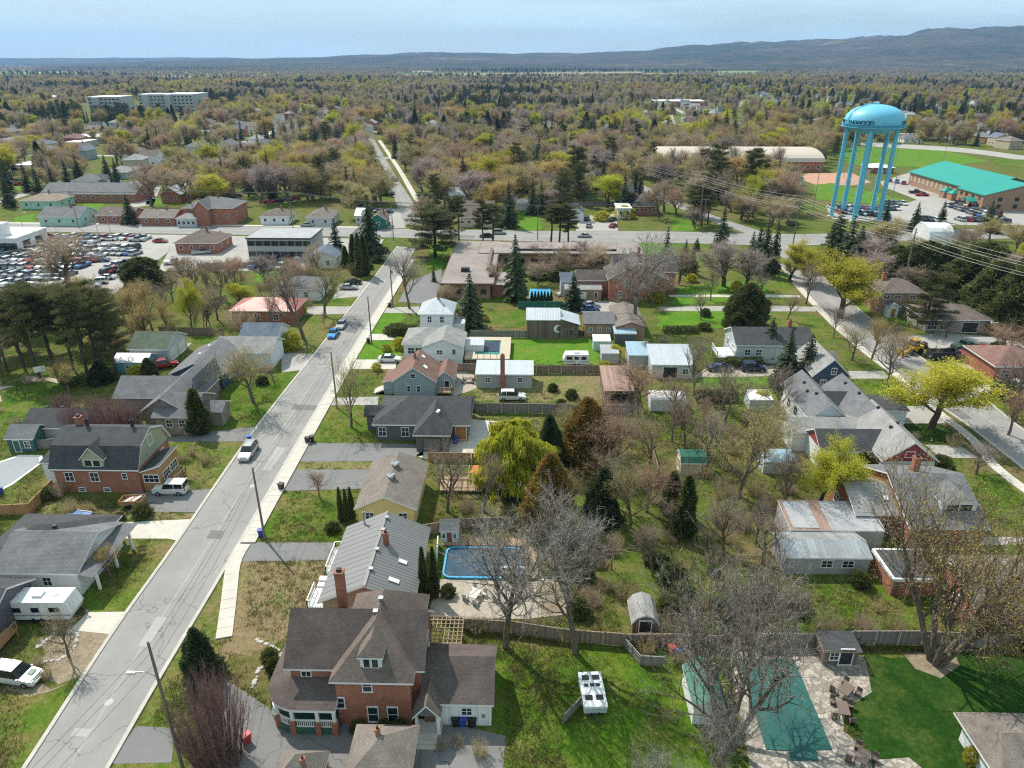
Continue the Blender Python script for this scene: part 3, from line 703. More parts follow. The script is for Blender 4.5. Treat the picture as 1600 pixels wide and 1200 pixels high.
    def rz(s, x, y):
        """height of the last block's roof over a local point"""
        x0, y0, x1, y1, ze, zr, roof, oh, z0 = s.b
        dx = min(x-x0, x1-x)/((x1-x0)/2); dy = min(y-y0, y1-y)/((y1-y0)/2)
        if roof == 'flat': return ze
        if roof in ('gx', 'gam'): return ze+(zr-ze)*dy
        if roof in ('gy', 'gamy'): return ze+(zr-ze)*dx
        k = min(x-x0, x1-x, y-y0, y1-y)/(min(x1-x0, y1-y0)/2); return ze+(zr-ze)*min(k, 1)
    def vents(s, pts, mat=None):
        x0, y0, x1, y1 = s.b[:4]
        for u, v in pts:
            x, y = x0+(x1-x0)*u, y0+(y1-y0)*v; z = s.rz(x, y)
            MB().box(x-.17, y-.17, z-.15, x+.17, y+.17, z+.22).box(x-.22, y-.22, z+.22, x+.22, y+.22, z+.28).build('roof_vent', mat or M_vent, s.o)
        return s
    def skylight(s, u, v, w=.6, d=1.0):
        x0, y0, x1, y1, ze, zr, roof = s.b[:7]; x, y = x0+(x1-x0)*u, y0+(y1-y0)*v
        q = [(x-w/2, y-d/2), (x+w/2, y-d/2), (x+w/2, y+d/2), (x-w/2, y+d/2)]
        m = MB(); lo = [(a, b, s.rz(a, b)-.05) for a, b in q]; hi = [(a, b, s.rz(a, b)+.14) for a, b in q]
        m.poly(hi, 1)
        for i in range(4): j = (i+1) % 4; m.poly([lo[i], lo[j], hi[j], hi[i]], 0)
        m.build('skylight', [M_metal, S_flatw], s.o); return s
    def steps(s, x0, y0, x1, y1, z, n=4, axis=1, mat=None):
        m = MB()
        for i in range(n):
            t = i/n
            if axis == 1: m.box(x0, y0+(y1-y0)*t, 0, x1, y1, z*(i+1)/n)
            else: m.box(x0+(x1-x0)*t, y0, 0, x1, y1, z*(i+1)/n)
        m.build('steps', mat or M_deck, s.o); return s
    def deck(s, x0, y0, x1, y1, z, mat=None, rail=True, rm=None, sides='SWE', name='deck'):
        m = MB(); n = max(1, int((y1-y0)/.3)); m.box(x0, y0, z-.2, x1, y1, z)
        for x in (x0+.1, x1-.1):
            for y in (y0+.1, y1-.1): m.box(x-.07, y-.07, 0, x+.07, y+.07, z-.2)
        d = m.build(name, mat or M_deck, s.o)
        if rail:
            r = MB()
            segs = {'S': ((x0, y0), (x1, y0)), 'W': ((x0, y0), (x0, y1)), 'E': ((x1, y0), (x1, y1)), 'N': ((x0, y1), (x1, y1))}
            for k in sides:
                a, b = segs[k]; ln = math.dist(a, b); nn = max(2, int(ln/.28))
                r.bar((*a, z+.95), (*b, z+.95), .09, .06); r.bar((*a, z+.12), (*b, z+.12), .06, .05)
                for i in range(nn+1):
                    x, y = a[0]+(b[0]-a[0])*i/nn, a[1]+(b[1]-a[1])*i/nn; w = .09 if i % 6 in (0,) or i == nn else .04
                    r.bar((x, y, z), (x, y, z+.95), w)
            r.build('railing', rm or TRIM, d)
        return s
    def dormer(s, x, y, w, d, zb, ze, zr, hip=False, wall=W_white, rm=None, n=2, win=True):
        """small roofed window standing on the front slope; its face at y, reaching back d"""
        m = MB().box(x-w/2, y, zb, x+w/2, y+d, ze); f = m.build('dormer', wall, s.o)
        r = MB(); o = .2
        if hip:
            A = [(x-w/2-o, y-o, ze), (x+w/2+o, y-o, ze), (x+w/2+o, y+d, ze), (x-w/2-o, y+d, ze)]; ap = (x, y+w*.5, zr); bk = (x, y+d, zr)
            r.poly([A[0], A[1], ap], 0).poly([A[1], A[2], bk, ap], 0).poly([A[3], A[0], ap, bk], 0)
            for i in range(3): r.poly([(A[(i-1) % 4][0], A[(i-1) % 4][1], ze-.15), (A[i][0], A[i][1], ze-.15), A[i], A[(i-1) % 4]], 1)
        else:
            pr = [(x-w/2-o, ze-.1), (x, zr), (x+w/2+o, ze-.1)]; sect = pr+[(p, z-.15) for p, z in pr][::-1]
            r.extrude(sect, y+d, y-o, 1, [0, 0, 1, 1, 1, 1], 1)
            g = MB(); g.extrude([(x-w/2, ze-.02), (x, zr-.2), (x+w/2, ze-.02)], y+d*.9, y+.003, 1); g.build('dormer_gable', wall, f)
        r.build('dormer_roof', [rm or S_grey, TRIM], f)
        if win:
            for i in range(n):
                ww = w*.72/n; cx = x+(i-(n-1)/2)*ww*1.08
                k = MB().box(cx-ww/2, y-.06, zb+.25, cx+ww/2, y-.01, ze-.15); k2 = MB().box(cx-ww/2+.08, y-.075, zb+.33, cx+ww/2-.08, y-.05, ze-.23)
                q = k.build('dormer_window', TRIM, s.o); k2.build('pane', GL, q)
        return s

# ---- red brick house at the front with the curved porch
h = House('brick_house', 'large red brick house with curved white porch and hipped dormer in front', 'house', short='the large brick house with the curved porch')
h.pv(441, 664, 1047, 5.6, 7.6, 9.2, 'gx', W_brick, S_dbrown, oh=.45)
mb = h.b
h.win('S', .12, 4.3, .8, 1.2); h.win('W', .5, 4.2, .9, 1.5); h.win('W', .5, 1.9, .9, 1.5); h.win('E', .7, 4.2, .9, 1.5)
xw0, yw = P(513, 1066, 5.6); xw1, _ = P(646, 1066, 5.6); xw0 -= h.x; xw1 -= h.x; yw -= h.y
h.vol(xw0, yw, xw1, mb[3]+2.4, 5.6, 9.35, 'hipy', W_brick, S_brown, oh=.4)
h.win('S', .43, 4.75, .75, 1.15, panes=1); h.win('S', .04, 2.7, .7, 1.2, panes=1); h.win('S', .47, 1.35, .85, 1.75, panes=1); h.win('S', .74, 1.35, .85, 1.75, panes=1); h.win('E', .2, 1.6, .85, 1.6); h.win('E', .2, 4.3, .85, 1.3)
xm = (xw0+xw1)/2
h.dormer(xm-.05, yw+.9, 1.9, 3.2, 6.2, 7.75, 9.0, hip=True, rm=S_brown)
h.vents([(.5, .55), (.47, .42)], M_metal)
cx, cy = P(522, 918, 10.2); h.chimney(cx, mb[3]+h.y-.2, 0.0, 10.4, .8, .8, world=True)
# rear kitchen wing and its little entrance porch
h.pv(655, 772, 1101, 2.9, 7.2, 5.0, 'gx', W_vert, S_dbrown, oh=.3); kb = h.b
h.win('S', .64, 1.75, .85, .85); MB().box(kb[2]-1.1, kb[1]+.2, 1.1, kb[2]-.85, kb[1]+.32, 1.45).build('meter_box', M_metal, h.o)
a, b = P(644, 1122, 2.6), P(689, 1122, 2.6)
h.vol(a[0]-h.x, a[1]-h.y, b[0]-h.x, kb[1]+3.2, 2.6, 4.1, 'gy', W_vert, S_brown, oh=.25, nowall=True, gm=None)
ex0, ex1, ey = a[0]-h.x, b[0]-h.x, a[1]-h.y
g = MB(); g.extrude([(ex0+.2, 2.5), ((ex0+ex1)/2, 3.85), (ex1-.2, 2.5)], ey+.5, ey+.3, 1); g.build('porch_gable', W_darkg, h.o)
for xx in (ex0+.3, ex1-.3): MB().box(xx-.13, ey+.25, 0, xx+.13, ey+.5, 2.45).build('porch_post', TRIM, h.o)
MB().box(ex0+.1, ey+.1, 0, ex1-.1, kb[1]+.5, .45).build('porch_floor', M_conc, h.o); h.steps(ex0+.4, ey-1.1, ex1-.4, ey+.1, .42, 3, mat=M_conc)
MB().box((ex0+ex1)/2-.5, kb[1]+.2, .45, (ex0+ex1)/2+.5, kb[1]+.28, 2.4).build('door', TRIMB, h.o)
# curved verandah
px0, py0 = P(413, 1085, 3.0); X0, Y0 = px0-h.x, P(470, 1110, 3.0)[1]-h.y; X1 = xw0+.5; Yb = mb[3]-1.5; rad = 3.3
out = []
for i in range(10): a = math.pi + (math.pi/2)*i/9; out.append((X0+rad+rad*math.cos(a), Y0+rad+rad*math.sin(a)))
out = [(X0, Yb)] + out + [(X1, Y0)]
inn = [(mb[0]+.4, Yb)] + [(mb[0]+.4, mb[1]+.5)]*10 + [(X1, mb[1]+.5)]
m = MB()
for i in range(len(out)-1):
    o1, o2, i1, i2 = out[i], out[i+1], inn[i], inn[i+1]
    q = [(*o1, 3.0), (*o2, 3.0), (*i2, 4.3)] + ([(*i1, 4.3)] if i1 != i2 else []); m.poly(q, 0)
    m.poly([(*o1, 2.72), (*o2, 2.72), (*o2, 3.0), (*o1, 3.0)], 1); q2 = [(*i2, 2.9), (*o2, 2.72), (*o1, 2.72)]; m.poly(q2, 1)
    if i1 != i2: m.poly([(*i1, 2.9), (*i2, 2.9), (*o1, 2.72)], 1)
m.poly([(X1, Y0, 2.72), (X1, mb[1]+.5, 2.72), (X1, mb[1]+.5, 4.3), (X1, Y0, 3.0)], 1)
m.build('verandah_roof', [S_dbrown, TRIM], h.o)
MB().prism(out + [(X1, mb[1]+.5), (mb[0]+.5, mb[1]+.5), (mb[0]+.5, Yb)], 0, .75).build('verandah_floor', plain('porch_green', (.04, .13, .09), .5, .1), h.o)
sk = MB(); ins = [(p[0]+.12*(1 if p[0] < X0+rad else 0), p[1]+.12) for p in out]
for a, b in zip(ins, ins[1:]):
    for z, w in ((1.66, .1), (.9, .08)): sk.bar((*a, z), (*b, z), w)
    n = max(2, int(math.dist(a, b)/.17))
    for i in range(n): sk.bar((a[0]+(b[0]-a[0])*i/n, a[1]+(b[1]-a[1])*i/n, .8), (a[0]+(b[0]-a[0])*i/n, a[1]+(b[1]-a[1])*i/n, 1.66), .07)
sk.build('balustrade', TRIM, h.o)
for q in (ins[0], ins[2], ins[6], ins[9], ((ins[10][0]+ins[11][0])/2, ins[11][1]), (ins[11][0]-.2, ins[11][1])):
    pp = MB().box(q[0]-.14, q[1]-.14, 1.6, q[0]+.14, q[1]+.14, 2.75).build('porch_column', TRIM, h.o); MB().box(q[0]-.25, q[1]-.25, 0, q[0]+.25, q[1]+.25, 1.6).build('brick_pier', W_brick, pp)
FRONT = h
# ---- house cut by the lower edge
h = House('brown_roof_house', 'brown hip roofs of a house at the lower edge before the brick house', 'house', short='the hip roofs at the lower edge')
h.pv(533, 641, 1224, 2.8, 5.5, 4.7, 'hip', W_tanb, S_taupe, oh=.5); h.chimney(-.3, .4, 4.2, 5.0, .35, .35)
h.pv(414, 496, 1243, 2.8, 4.0, 4.9, 'hip', W_tanb, S_taupe, oh=.4); h.wins('S', (.3, .7), 1.8); h.chimney(h.b[0]+2.7, h.b[1]+1.6, 4.0, 4.8, .3, .3)
# ---- long bungalow with the seamed metal roof
h = House('metal_roof_bungalow', 'long bungalow with grey seamed metal roof, small brick chimney and two skylights', 'house', short='the metal-roofed bungalow')
h.pv(495, 648, 943, 3.2, 13.4, 5.5, 'gy', W_tan, S_metal, oh=.45); b = h.b
seams = MB()
for k in range(28):
    y = b[1]+.3+k*(b[3]-b[1]-.6)/27
    seams.bar((0, y, b[5]+.01), (b[2], y, b[4]+.01), .03, .025)
    if k % 2 == 0: seams.bar((0, y, b[5]+.01), (b[0], y, b[4]+.01), .03, .03)
seams.bar((0, b[1], b[5]+.02), (0, b[3], b[5]+.02), .3, .08); seams.build('roof_seams', S_metal, h.o)
h.skylight(.80, .42, .9, .6).skylight(.76, .17, 1.1, .6); h.vents([(.52, .2), (.52, .45), (.52, .72), (.52, .9)], M_metal)
h.chimney(.9, 1.0, 4.5, 6.5, .55, .55).chimney(-2.6, 5.6, 4.2, 6.0, .16, .16, M_metal); h.win('S', .5, 4.1, .6, .4, panes=1); h.wins('S', (.25, .75), 1.6, 1.2, 1.1); h.wins('E', (.2, .5, .8), 1.6, 1.3, 1.1); h.wins('W', (.25, .7), 1.7, 1.6, 1.3)
h.deck(b[0]-1.3, 1.0, b[0]+.4, 5.6, .8, TRIM, sides='SWN', name='porch'); h.deck(b[0]-1.9, -4.6, b[0]+.4, -1.6, .7, TRIM, sides='SW', name='porch'); h.steps(b[0]-1.9, -.4-1.2, b[0], .6, .7, 3, mat=TRIM)
# ---- yellow bungalow
h = House('yellow_bungalow', 'yellow sided bungalow with plain grey-brown gable roof', 'house', short='the yellow bungalow')
h.pv(552, 651, 796, 3.2, 11.6, 5.1, 'gy', W_cream, S_taupe, oh=.45); h.wins('S', (.2, .8), 1.9, 1.0, .9); h.wins('W', (.2, .5, .8), 1.8, 1.2, 1.1); h.wins('E', (.3, .7), 1.8, 1.2, 1.1)
for v in (.4, .66):
    q = MB(); [q.lathe([(.22, 4.9), (.22, 5.35), (.34, 5.35), (.34, 5.45), (.1, 5.6)], 8, (dx, -5.8+11.6*v+dy)) for dx, dy in ((-.1, 0), (.42, .15), (.2, -.35))][0]; q.build('roof_ventilator', S_galv, h.o)
# ---- dark hipped ranch house
h = House('slate_ranch_house', 'slate-sided ranch house with charcoal hip roof and projecting front wing', 'house', short='the charcoal hip-roofed ranch house')
h.pv(580, 735, 664, 3.1, 10.6, 5.6, 'hip', W_slate, S_char, oh=.5, hips=(1, .02)); b = h.b
h.win('S', .07, 1.6, 1.1, 1.5); h.win('S', .32, 1.6, 1.1, 1.5); h.win('W', .4, 1.6, 2.2, 1.4, panes=3); h.vents([(.86, .58)])
h.win('S', .93, 1.45, 1.6, 2.3, 'wood_panel', fill=M_odoor)
a, c = P(644, 680, 3.1), P(704, 680, 3.1); h.vol(a[0]-h.x, a[1]-h.y, c[0]-h.x, b[1]+5.5, 3.1, 5.5, 'hip', W_slate, S_char, oh=.45, hips=(1.05, .02)); h.vents([(.62, .5), (.6, .42)], TRIM); h.win('S', .5, 1.2, 2.6, 2.2, 'garage_door', fill=W_darkg, trim=TRIMD)
h.vol(b[0]-2.0, b[1]+3.4, b[0]+4, b[1]+7.2, 2.9, 3.9, 'gx', W_slate, S_char, oh=.4, trim=TRIMD); h.wins('S', (.3,), 1.5)
# ---- blue-grey cottage, russet roof
h = House('russet_roof_cottage', 'pale blue-grey cottage with steep russet gable roof and skylights', 'house', short='the russet-roofed cottage')
h.pv(611, 682, 597, 2.9, 8.8, 5.7, 'gy', W_grey, S_red, oh=.35); b = h.b; h.win('S', .48, 3.9, .9, .8, panes=1); h.wins('S', (.36, .6), 1.4, .55, 1.1, panes=1); h.skylight(.72, .35, .7, 1.1).skylight(.62, .75, .6, .9); h.chimney(-.3, .3, 5.0, 6.2, .45, .45); h.wins('W', (.3, .7), 1.4)
h.vol(b[2]-.6, b[1]+2.5, b[2]+3.0, b[3]+.3, 2.5, 3.9, 'gy', W_grey, S_red, oh=.25); h.win('S', .6, 1.2, .8, 1.6, 'door', fill=M_vent); h.deck(b[2]-.2, b[1]+.2, b[2]+2.6, b[1]+2.8, .8, rm=M_wood, sides='SE')
h.vol(b[0]-1.9, b[1]+1.0, b[0]+.8, b[1]+6.5, 2.3, 3.1, 'shedy', W_grey, S_red, oh=.2); h.steps(b[0]-3.6, b[1]+1, b[0]-1.7, b[1]+3.4, .8, 4, 0, M_conc)
# ---- white split-level
h = House('white_split_level', 'white split-level house with pale grey low roofs beside the pool deck', 'house', short='the white split-level house')
h.pv(659, 725, 542, 3.9, 8.4, 5.5, 'gy', W_white, S_pale, oh=.4); b = h.b; h.win('S', .4, 2.6, 1.1, .8); h.win('S', .78, 2.7, .6, 1.0, panes=1); h.win('S', .45, .5, .9, .5, panes=1)
h.vol(b[0]-4.6, b[1]+3.0, b[0]+6, b[3]+4.2, 3.2, 5.2, 'hip', W_white, S_pale, oh=.4); h.wins('S', (.15, .3), 1.7, 1.2, 1.2); h.wins('W', (.3, .7), 1.7, 1.4, 1.2)
h.vol(b[2]-.4, b[1]+5, b[2]+3.6, b[1]+8.2, 2.4, 2.8, 'shed', W_white, S_white, oh=.1)
# ---- two-storey white house, metal hip roof
h = House('white_two_storey_house', 'white two-storey house with pale metal hip roof by the big spruce', 'house', short='the white two-storey house')
h.pv(652, 709, 491, 5.6, 8.2, 8.1, 'hip', W_white, S_white, oh=.4); h.win('S', .68, 4.3, .8, 1.3); h.win('S', .3, 4.3, .8, 1.3); h.wins('S', (.3, .7), 1.6); h.wins('W', (.3, .7), 4.2); h.wins('W', (.3, .7), 1.6); h.chimney(.3, -.4, 7.2, 9.2, .5, .5)
h.vol(h.b[2]-.3, h.b[1]+1.2, h.b[2]+2.2, h.b[3]-1, 2.6, 3.3, 'shedy', W_white, S_white, oh=.2)
# ---- flat-roofed school-like block
h = House('flat_roof_block', 'low flat-roofed building with streaked brown gravel roof', 'building', short='the flat-roofed building')
h.pv(687, 772, 443, 4.2, 46, 4.2, 'flat', W_tanb, S_flat, oh=1.0, trim=TRIMB, t=.25); b = h.b; h.wins('S', (.3, .6, .85), 1.8, 1.6, 1.4, trim=TRIMB, simple=True); h.wins('W', (.08, .2, .32, .44, .56, .68, .8, .92), 1.9, 1.8, 1.5, trim=TRIMB, simple=True)
MB().box(b[0]+11, b[1]+12, 4.1, b[0]+11.8, b[1]+34, 5.0).build('roof_curb', TRIMB, h.o); MB().box(b[0]+4.4, b[1]+10.5, 4.1, b[0]+6.6, b[1]+12, 5.2).build('vent_box', M_vent, h.o); MB().box(b[2]-1.6, b[1]+6, 4.1, b[2]-.6, b[1]+16, 4.8).build('roof_curb', M_vent, h.o)
h.vol(b[2]-6, b[3]-16, b[2]+42, b[3]-2, 4.4, 4.4, 'flat', W_tanb, S_flat, oh=.8, trim=TRIMB, t=.25); c = h.b; h.wins('S', [i/12 for i in range(2, 12)], 1.9, 2.0, 1.6, trim=TRIMB, simple=True); MB().box(c[0]+10, c[1]+3, 4.1, c[2]-8, c[1]+3.8, 4.9).build('roof_curb', M_vent, h.o)
h.vol(b[2]-1, b[1]+2, b[2]+5, b[1]+14, 3.3, 3.3, 'flat', W_brick, S_flat, oh=.3, trim=TRIMB)
# ---- barn
h = House('timber_barn', 'weathered dark timber barn with pale metal roof and white crescent on its wall', 'barn', short='the timber barn')
h.pv(822, 876, 500, 4.3, 7.0, 5.9, 'gx', W_barn, S_white, oh=.15, trim=S_white); b = h.b
cr = MB(); cxm, czm, r0 = b[2]-.6, 2.3, .85; pts = []
for i in range(13): a = R(50)+R(260)*i/12; pts.append((cxm+r0*math.cos(a), czm+r0*math.sin(a)))
for i in range(13): a = R(310)-R(260)*i/12; pts.append((cxm+.32+r0*.74*math.cos(a), czm+r0*.78*math.sin(a)))
cr.extrude(pts, b[1]-.02, b[1]+.12, 1); cr.build('crescent', TRIM, h.o)
h.vol(b[2]-.1, b[1]+.2, b[2]+4.0, b[3]-.4, 3.2, 3.3, 'flat', W_barn, S_white, oh=.1, trim=W_barn); q = h.b
MB().poly([(q[0], q[1]-.3, 4.6), (q[2]+.3, q[1]-.3, 3.25), (q[2]+.3, q[3]+.3, 3.25), (q[0], q[3]+.3, 4.6)]).poly([(q[0], q[1]-.3, 4.5), (q[0], q[3]+.3, 4.5), (q[2]+.3, q[3]+.3, 3.15), (q[2]+.3, q[1]-.3, 3.15)]).poly([(q[0], q[1], 3.1), (q[2], q[1], 3.1), (q[2], q[1], 3.2), (q[0], q[1], 4.5)], 1).build('lean_to_roof', [S_white, W_barn], h.o); h.win('S', .6, 1.5, .9, 1.2, trim=M_wood)
# ---- tan outbuilding behind the barn
h = House('brick_garage', 'tan brick garage with grey roof between barn and bare oak', 'garage', short='the tan brick garage')
h.pv(912, 963, 506, 3.1, 8.5, 4.3, 'gx', W_tanb, S_grey, oh=.3, trim=TRIMB); h.wins('S', (.2, .5, .8), 1.6, .7, .8); b = h.b; h.vol(b[2]-.4, b[1]-2, b[2]+6.2, b[3]+4, 3.1, 4.2, 'gy', W_tanb, S_taupe, oh=.3, trim=TRIMB)
# ---- large gabled brick house behind the bare oak
h = House('gabled_brick_house', 'big old brick house with steep dark gables behind a huge bare tree', 'house', short='the gabled old brick house')
h.pv(950, 1045, 437, 5.6, 12, 9.8, 'gy', W_brick, S_dbrown, oh=.5); h.wins('S', (.3, .7), 4.2, .9, 1.7); h.wins('S', (.2, .5, .8), 1.6, .9, 1.7); h.wins('W', (.3, .7), 4.2); b = h.b; h.chimney(1.0, 3, 8, 11.2); h.vol(b[0]+2, b[3]-5, b[2]+3.6, b[3]+2.5, 5.6, 9.0, 'gx', W_brick, S_dbrown, oh=.5)
h.vol(b[0]-7.6, b[1]+3.2, b[0]+1, b[1]+10, 4.4, 6.3, 'gx', W_brick, S_dbrown, oh=.3); h.vol(b[0]-11.6, b[1]+3.6, b[0]-6.5, b[1]+9.4, 4.0, 5.6, 'gx', W_lgrey, S_blue, oh=.2); h.vol(b[0]-10.6, b[1]+.2, b[0]-1.2, b[1]+4.2, 3.0, 3.6, 'shed', W_tanb, S_pale, oh=.2); h.win('S', .5, 1.3, 1.6, 1.9, simple=True, fill=TRIM); h.wins('S', (.15, .85), 1.3, .8, 1.9, simple=True)
# ---- long workshop with the tall chimney
h = House('grey_workshop', 'long low grey workshop with pale roof and a tall red brick chimney', 'workshop', short='the workshop with the tall chimney')
h.pv(742, 834, 585, 2.9, 5.4, 3.5, 'shed', W_conc, S_white, oh=.25); b = h.b; h.wins('S', (.2, .78), 1.7, .8, .9); h.chimney(-.3, b[1]-.2, 0, 6.6, .8, .7)
# ---- sheds and out-buildings along the middle gardens
h = House('rusty_roof_shed', 'open lean-to shed with rusty brown metal roof by the fence corner', 'shed', short='the rusty-roofed shed'); h.pv(944, 992, 611, 2.6, 9.5, 3.4, 'shed', W_barn, S_rust, oh=.2, trim=W_barn); h.win('S', .5, 1.1, 3.0, 1.7, 'doorway', fill=M_vent, trim=M_wood)
h = House('white_roof_garage', 'garage with bright ribbed white metal roof and open front', 'garage', short='the white-roofed garage'); h.pv(1018, 1086, 570, 2.9, 7.0, 4.4, 'shed', W_lgrey, S_white, oh=.25); h.win('S', .45, 1.2, 2.6, 2.2, 'doorway', fill=M_vent); h.win('S', .82, 1.4, 1.0, 1.0)
h = House('white_arch_shelter', 'white fabric garden shelter with arched roof on the grass', 'shelter', short='the white fabric shelter'); h.pv(1017, 1072, 628, 1.8, 3.4, 2.9, 'archx', W_white, S_flatw, oh=.05)
h = House('blue_roof_shed', 'grey shed with blue metal roof among shrubs', 'shed'); h.pv(982, 1018, 555, 2.6, 5.5, 3.4, 'shed', W_conc, S_blueM, oh=.2)
h = House('turquoise_roof_shed', 'dark shed with pale turquoise roof beside the tan garage', 'shed'); h.pv(960, 995, 521, 2.4, 3.4, 2.9, 'shed', W_slate, S_blueM, oh=.2)
h = House('green_wall_shed', 'small white-roofed shed with green wall on the bright lawn', 'shed'); h.pv(927, 955, 533, 2.2, 3.0, 2.6, 'shed', W_mint, S_flatw, oh=.1)
h = House('grey_shed', 'small grey flat shed behind the rusty-roofed shed', 'shed'); h.pv(940, 968, 552, 2.2, 4.0, 2.5, 'shed', W_conc, S_flatg, oh=.1)
h = House('green_barrel_shed', 'timber shed with dark green rounded roof among bare bushes', 'shed', short='the green barrel-roofed shed'); h.pv(1064, 1105, 724, 2.0, 3.4, 3.1, 'gam', W_tan, S_greenM, oh=.1); h.win('W', .5, 1.0, .9, 1.7, 'door', fill=W_tan)
h = House('teal_roof_hut', 'low hut with teal roof behind the yellow-green tree', 'hut'); h.pv(1194, 1246, 722, 2.0, 3.0, 2.5, 'shed', W_lgrey, S_blueM, oh=.1)
h = House('white_top_shed', 'white-topped low shed by the bare hedge', 'shed'); h.pv(1172, 1210, 625, 2.0, 3.4, 2.4, 'shed', W_lgrey, S_flatw, oh=.1)
h = House('galvanised_shed', 'long low shed with patchy galvanised roof', 'shed', short='the long galvanised shed'); h.pv(1227, 1364, 872, 2.5, 5.0, 3.3, 'gx', W_conc, S_galv, oh=.2); h.wins('S', (.5, .75), 1.5, 1.2, .9)
h = House('patched_roof_garage', 'garage with dark roof patched in pale and rust sheets', 'garage', short='the patched-roof garage'); h.pv(1236, 1300, 828, 2.7, 5.5, 3.4, 'shed', W_conc, S_rust, oh=.1); b = h.b; h.vol(b[2]-.1, b[1]+.1, b[2]+6.6, b[3], 2.6, 3.3, 'shed', W_conc, S_flatg, oh=.1); MB().poly([(b[0]+.4, b[1]+.3, 2.8), (b[0]+3.6, b[1]+.3, 2.8), (b[0]+3.6, b[3]-.4, 3.42), (b[0]+.4, b[3]-.4, 3.42)]).build('roof_sheet', S_flatg, h.o)
h = House('playhouse', 'white playhouse shed with red door beside the blue-rimmed pool', 'shed', short='the white playhouse with the red door'); h.pv(686, 717, 829, 2.1, 2.4, 3.0, 'gx', W_white, S_grey, oh=.15); h.win('S', .5, .95, .6, 1.6, 'door', fill=S_redM); h.wins('S', (.18, .82), 1.2, .35, .6, panes=1)
h = House('grey_barrel_shed', 'small weathered shed with rounded grey roof before the long fence', 'shed', short='the small grey round-roofed shed'); h.pv(987, 1031, 975, 1.5, 3.6, 2.7, 'gamy', W_barn, S_pale, oh=.15); h.win('S', .5, 1.0, 1.2, 1.5, 'doorway', fill=M_vent)
h = House('green_roof_garden_shed', 'white garden shed with green gable roof under the huge bare tree', 'shed', short='the green-roofed garden shed'); h.pv(1083, 1139, 1106, 2.3, 5.0, 3.4, 'gy', W_vert, S_greenM, oh=.15); h.win('S', .78, 1.0, .8, 1.9, 'door', fill=M_vent)
h = House('pool_cabana', 'grey timber cabana by the covered pool', 'cabana', short='the pool cabana'); h.pv(1288, 1348, 1018, 2.0, 2.6, 2.2, 'shed', W_barn, S_char, oh=.2, trim=M_wood); h.win('S', .3, 1.2, .8, .9); h.win('S', .65, 1.1, 1.2, 1.9, 'doorway', fill=M_vent)
# ---- right street, near side
h = House('navy_gable_house', 'navy blue house with white windows and two-tone grey gable roof', 'house', short='the navy gabled house'); h.pv(1270, 1330, 588, 4.4, 10.5, 7.6, 'gy', W_navy, S_pale, oh=.3); h.win('S', .55, 5.2, .8, 1.1); h.win('S', .3, 2.8, .9, 1.5); h.win('S', .75, .5, 1.0, .5, panes=1); h.wins('W', (.3, .7), 2.6); h.vol(h.b[0]+2.5, h.b[3]-3.5, h.b[2]+1, h.b[3]+3, 3.2, 5.2, 'gx', W_white, S_grey, oh=.3)
h = House('white_deck_house', 'white house with charcoal roof and white rear stairs', 'house', short='the white house with rear stairs'); h.pv(1150, 1275, 540, 4.0, 9.5, 6.2, 'gx', W_lgrey, S_char, oh=.35); b = h.b; h.wins('S', (.15, .3, .75), 2.4, 1.0, 1.1); h.wins('W', (.3, .7), 2.4); h.deck(b[0]-3.2, b[1]+.5, b[0]+.2, b[1]+5, 1.6, TRIM); h.steps(b[0]-3, b[1]-2.2, b[0]-1.4, b[1]+.5, 1.5, 6, mat=TRIM); h.chimney(4, .5, 5.5, 7.2)
h = House('green_gable_duplex', 'white duplex with grey roofs and one dark green gable', 'house', short='the green-gabled duplex')
h.pv(1263, 1328, 655, 3.7, 13.5, 6.4, 'gy', W_white, S_grey, oh=.35); b1 = h.b; h.wins('W', (.3, .55, .8), 2.0, 1.4, 1.6); h.vents([(.4, .35), (.36, .7), (.3, .5)])
a, c = P(1328, 660, 3.7), P(1397, 660, 3.7); h.vol(a[0]-h.x, a[1]-h.y, c[0]-h.x, a[1]-h.y+13, 3.7, 6.5, 'gy', W_white, S_grey, oh=.35, gm=W_green); h.win('S', .42, 2.0, .9, 1.1); h.vents([(.45, .4), (.4, .75)]); h.vol(b1[2]-3, b1[1]+3.8, h.b[0]+3.2, b1[1]+9, 3.6, 5.6, 'gx', W_white, S_char, oh=.1)
h.vol(h.b[2]+3.4, b1[1]+5, h.b[2]+9.2, b1[1]+10, 2.8, 3.3, 'shed', W_white, S_char, oh=.3)
h = House('red_gable_duplex', 'white duplex with mottled pale grey roof and dark red gable', 'house', short='the red-gabled duplex')
h.pv(1379, 1468, 721, 3.6, 14, 6.6, 'gy', W_white, S_pale, oh=.4, gm=W_dred); b = h.b; h.win('S', .48, 4.5, 1.2, .8, panes=1); h.win('S', .28, 1.9, .8, 1.0); h.vents([(.55, .45), (.47, .8), (.4, .4)])
h.vol(b[0]-7.5, b[1]+3.0, b[0]+4.5, b[1]+9.5, 3.4, 5.4, 'gx', W_white, S_char, oh=.35, gm=W_dred); h.wins('S', (.3, .6), 1.7); h.vol(b[0]-9.6, b[1]+8.6, b[0]+3, b[1]+14.5, 3.4, 4.6, 'gx', W_white, S_pale, oh=.3)
h = House('brick_gable_bungalow', 'brick bungalow with grey roofs, brick chimney and white rear dormer', 'house', short='the brick bungalow with a chimney')
h.pv(1422, 1548, 826, 3.5, 15, 6.7, 'gx', W_brick, S_grey, oh=.4); b = h.b; h.chimney(-.5, 1.6, 6, 8.0, .8, .8); h.dormer(2.0, b[1]+2.4, 4.2, 3.6, 4.0, 5.6, 6.9, wall=W_white, rm=S_grey, n=2); h.wins('S', (.2, .5, .8), 1.7)
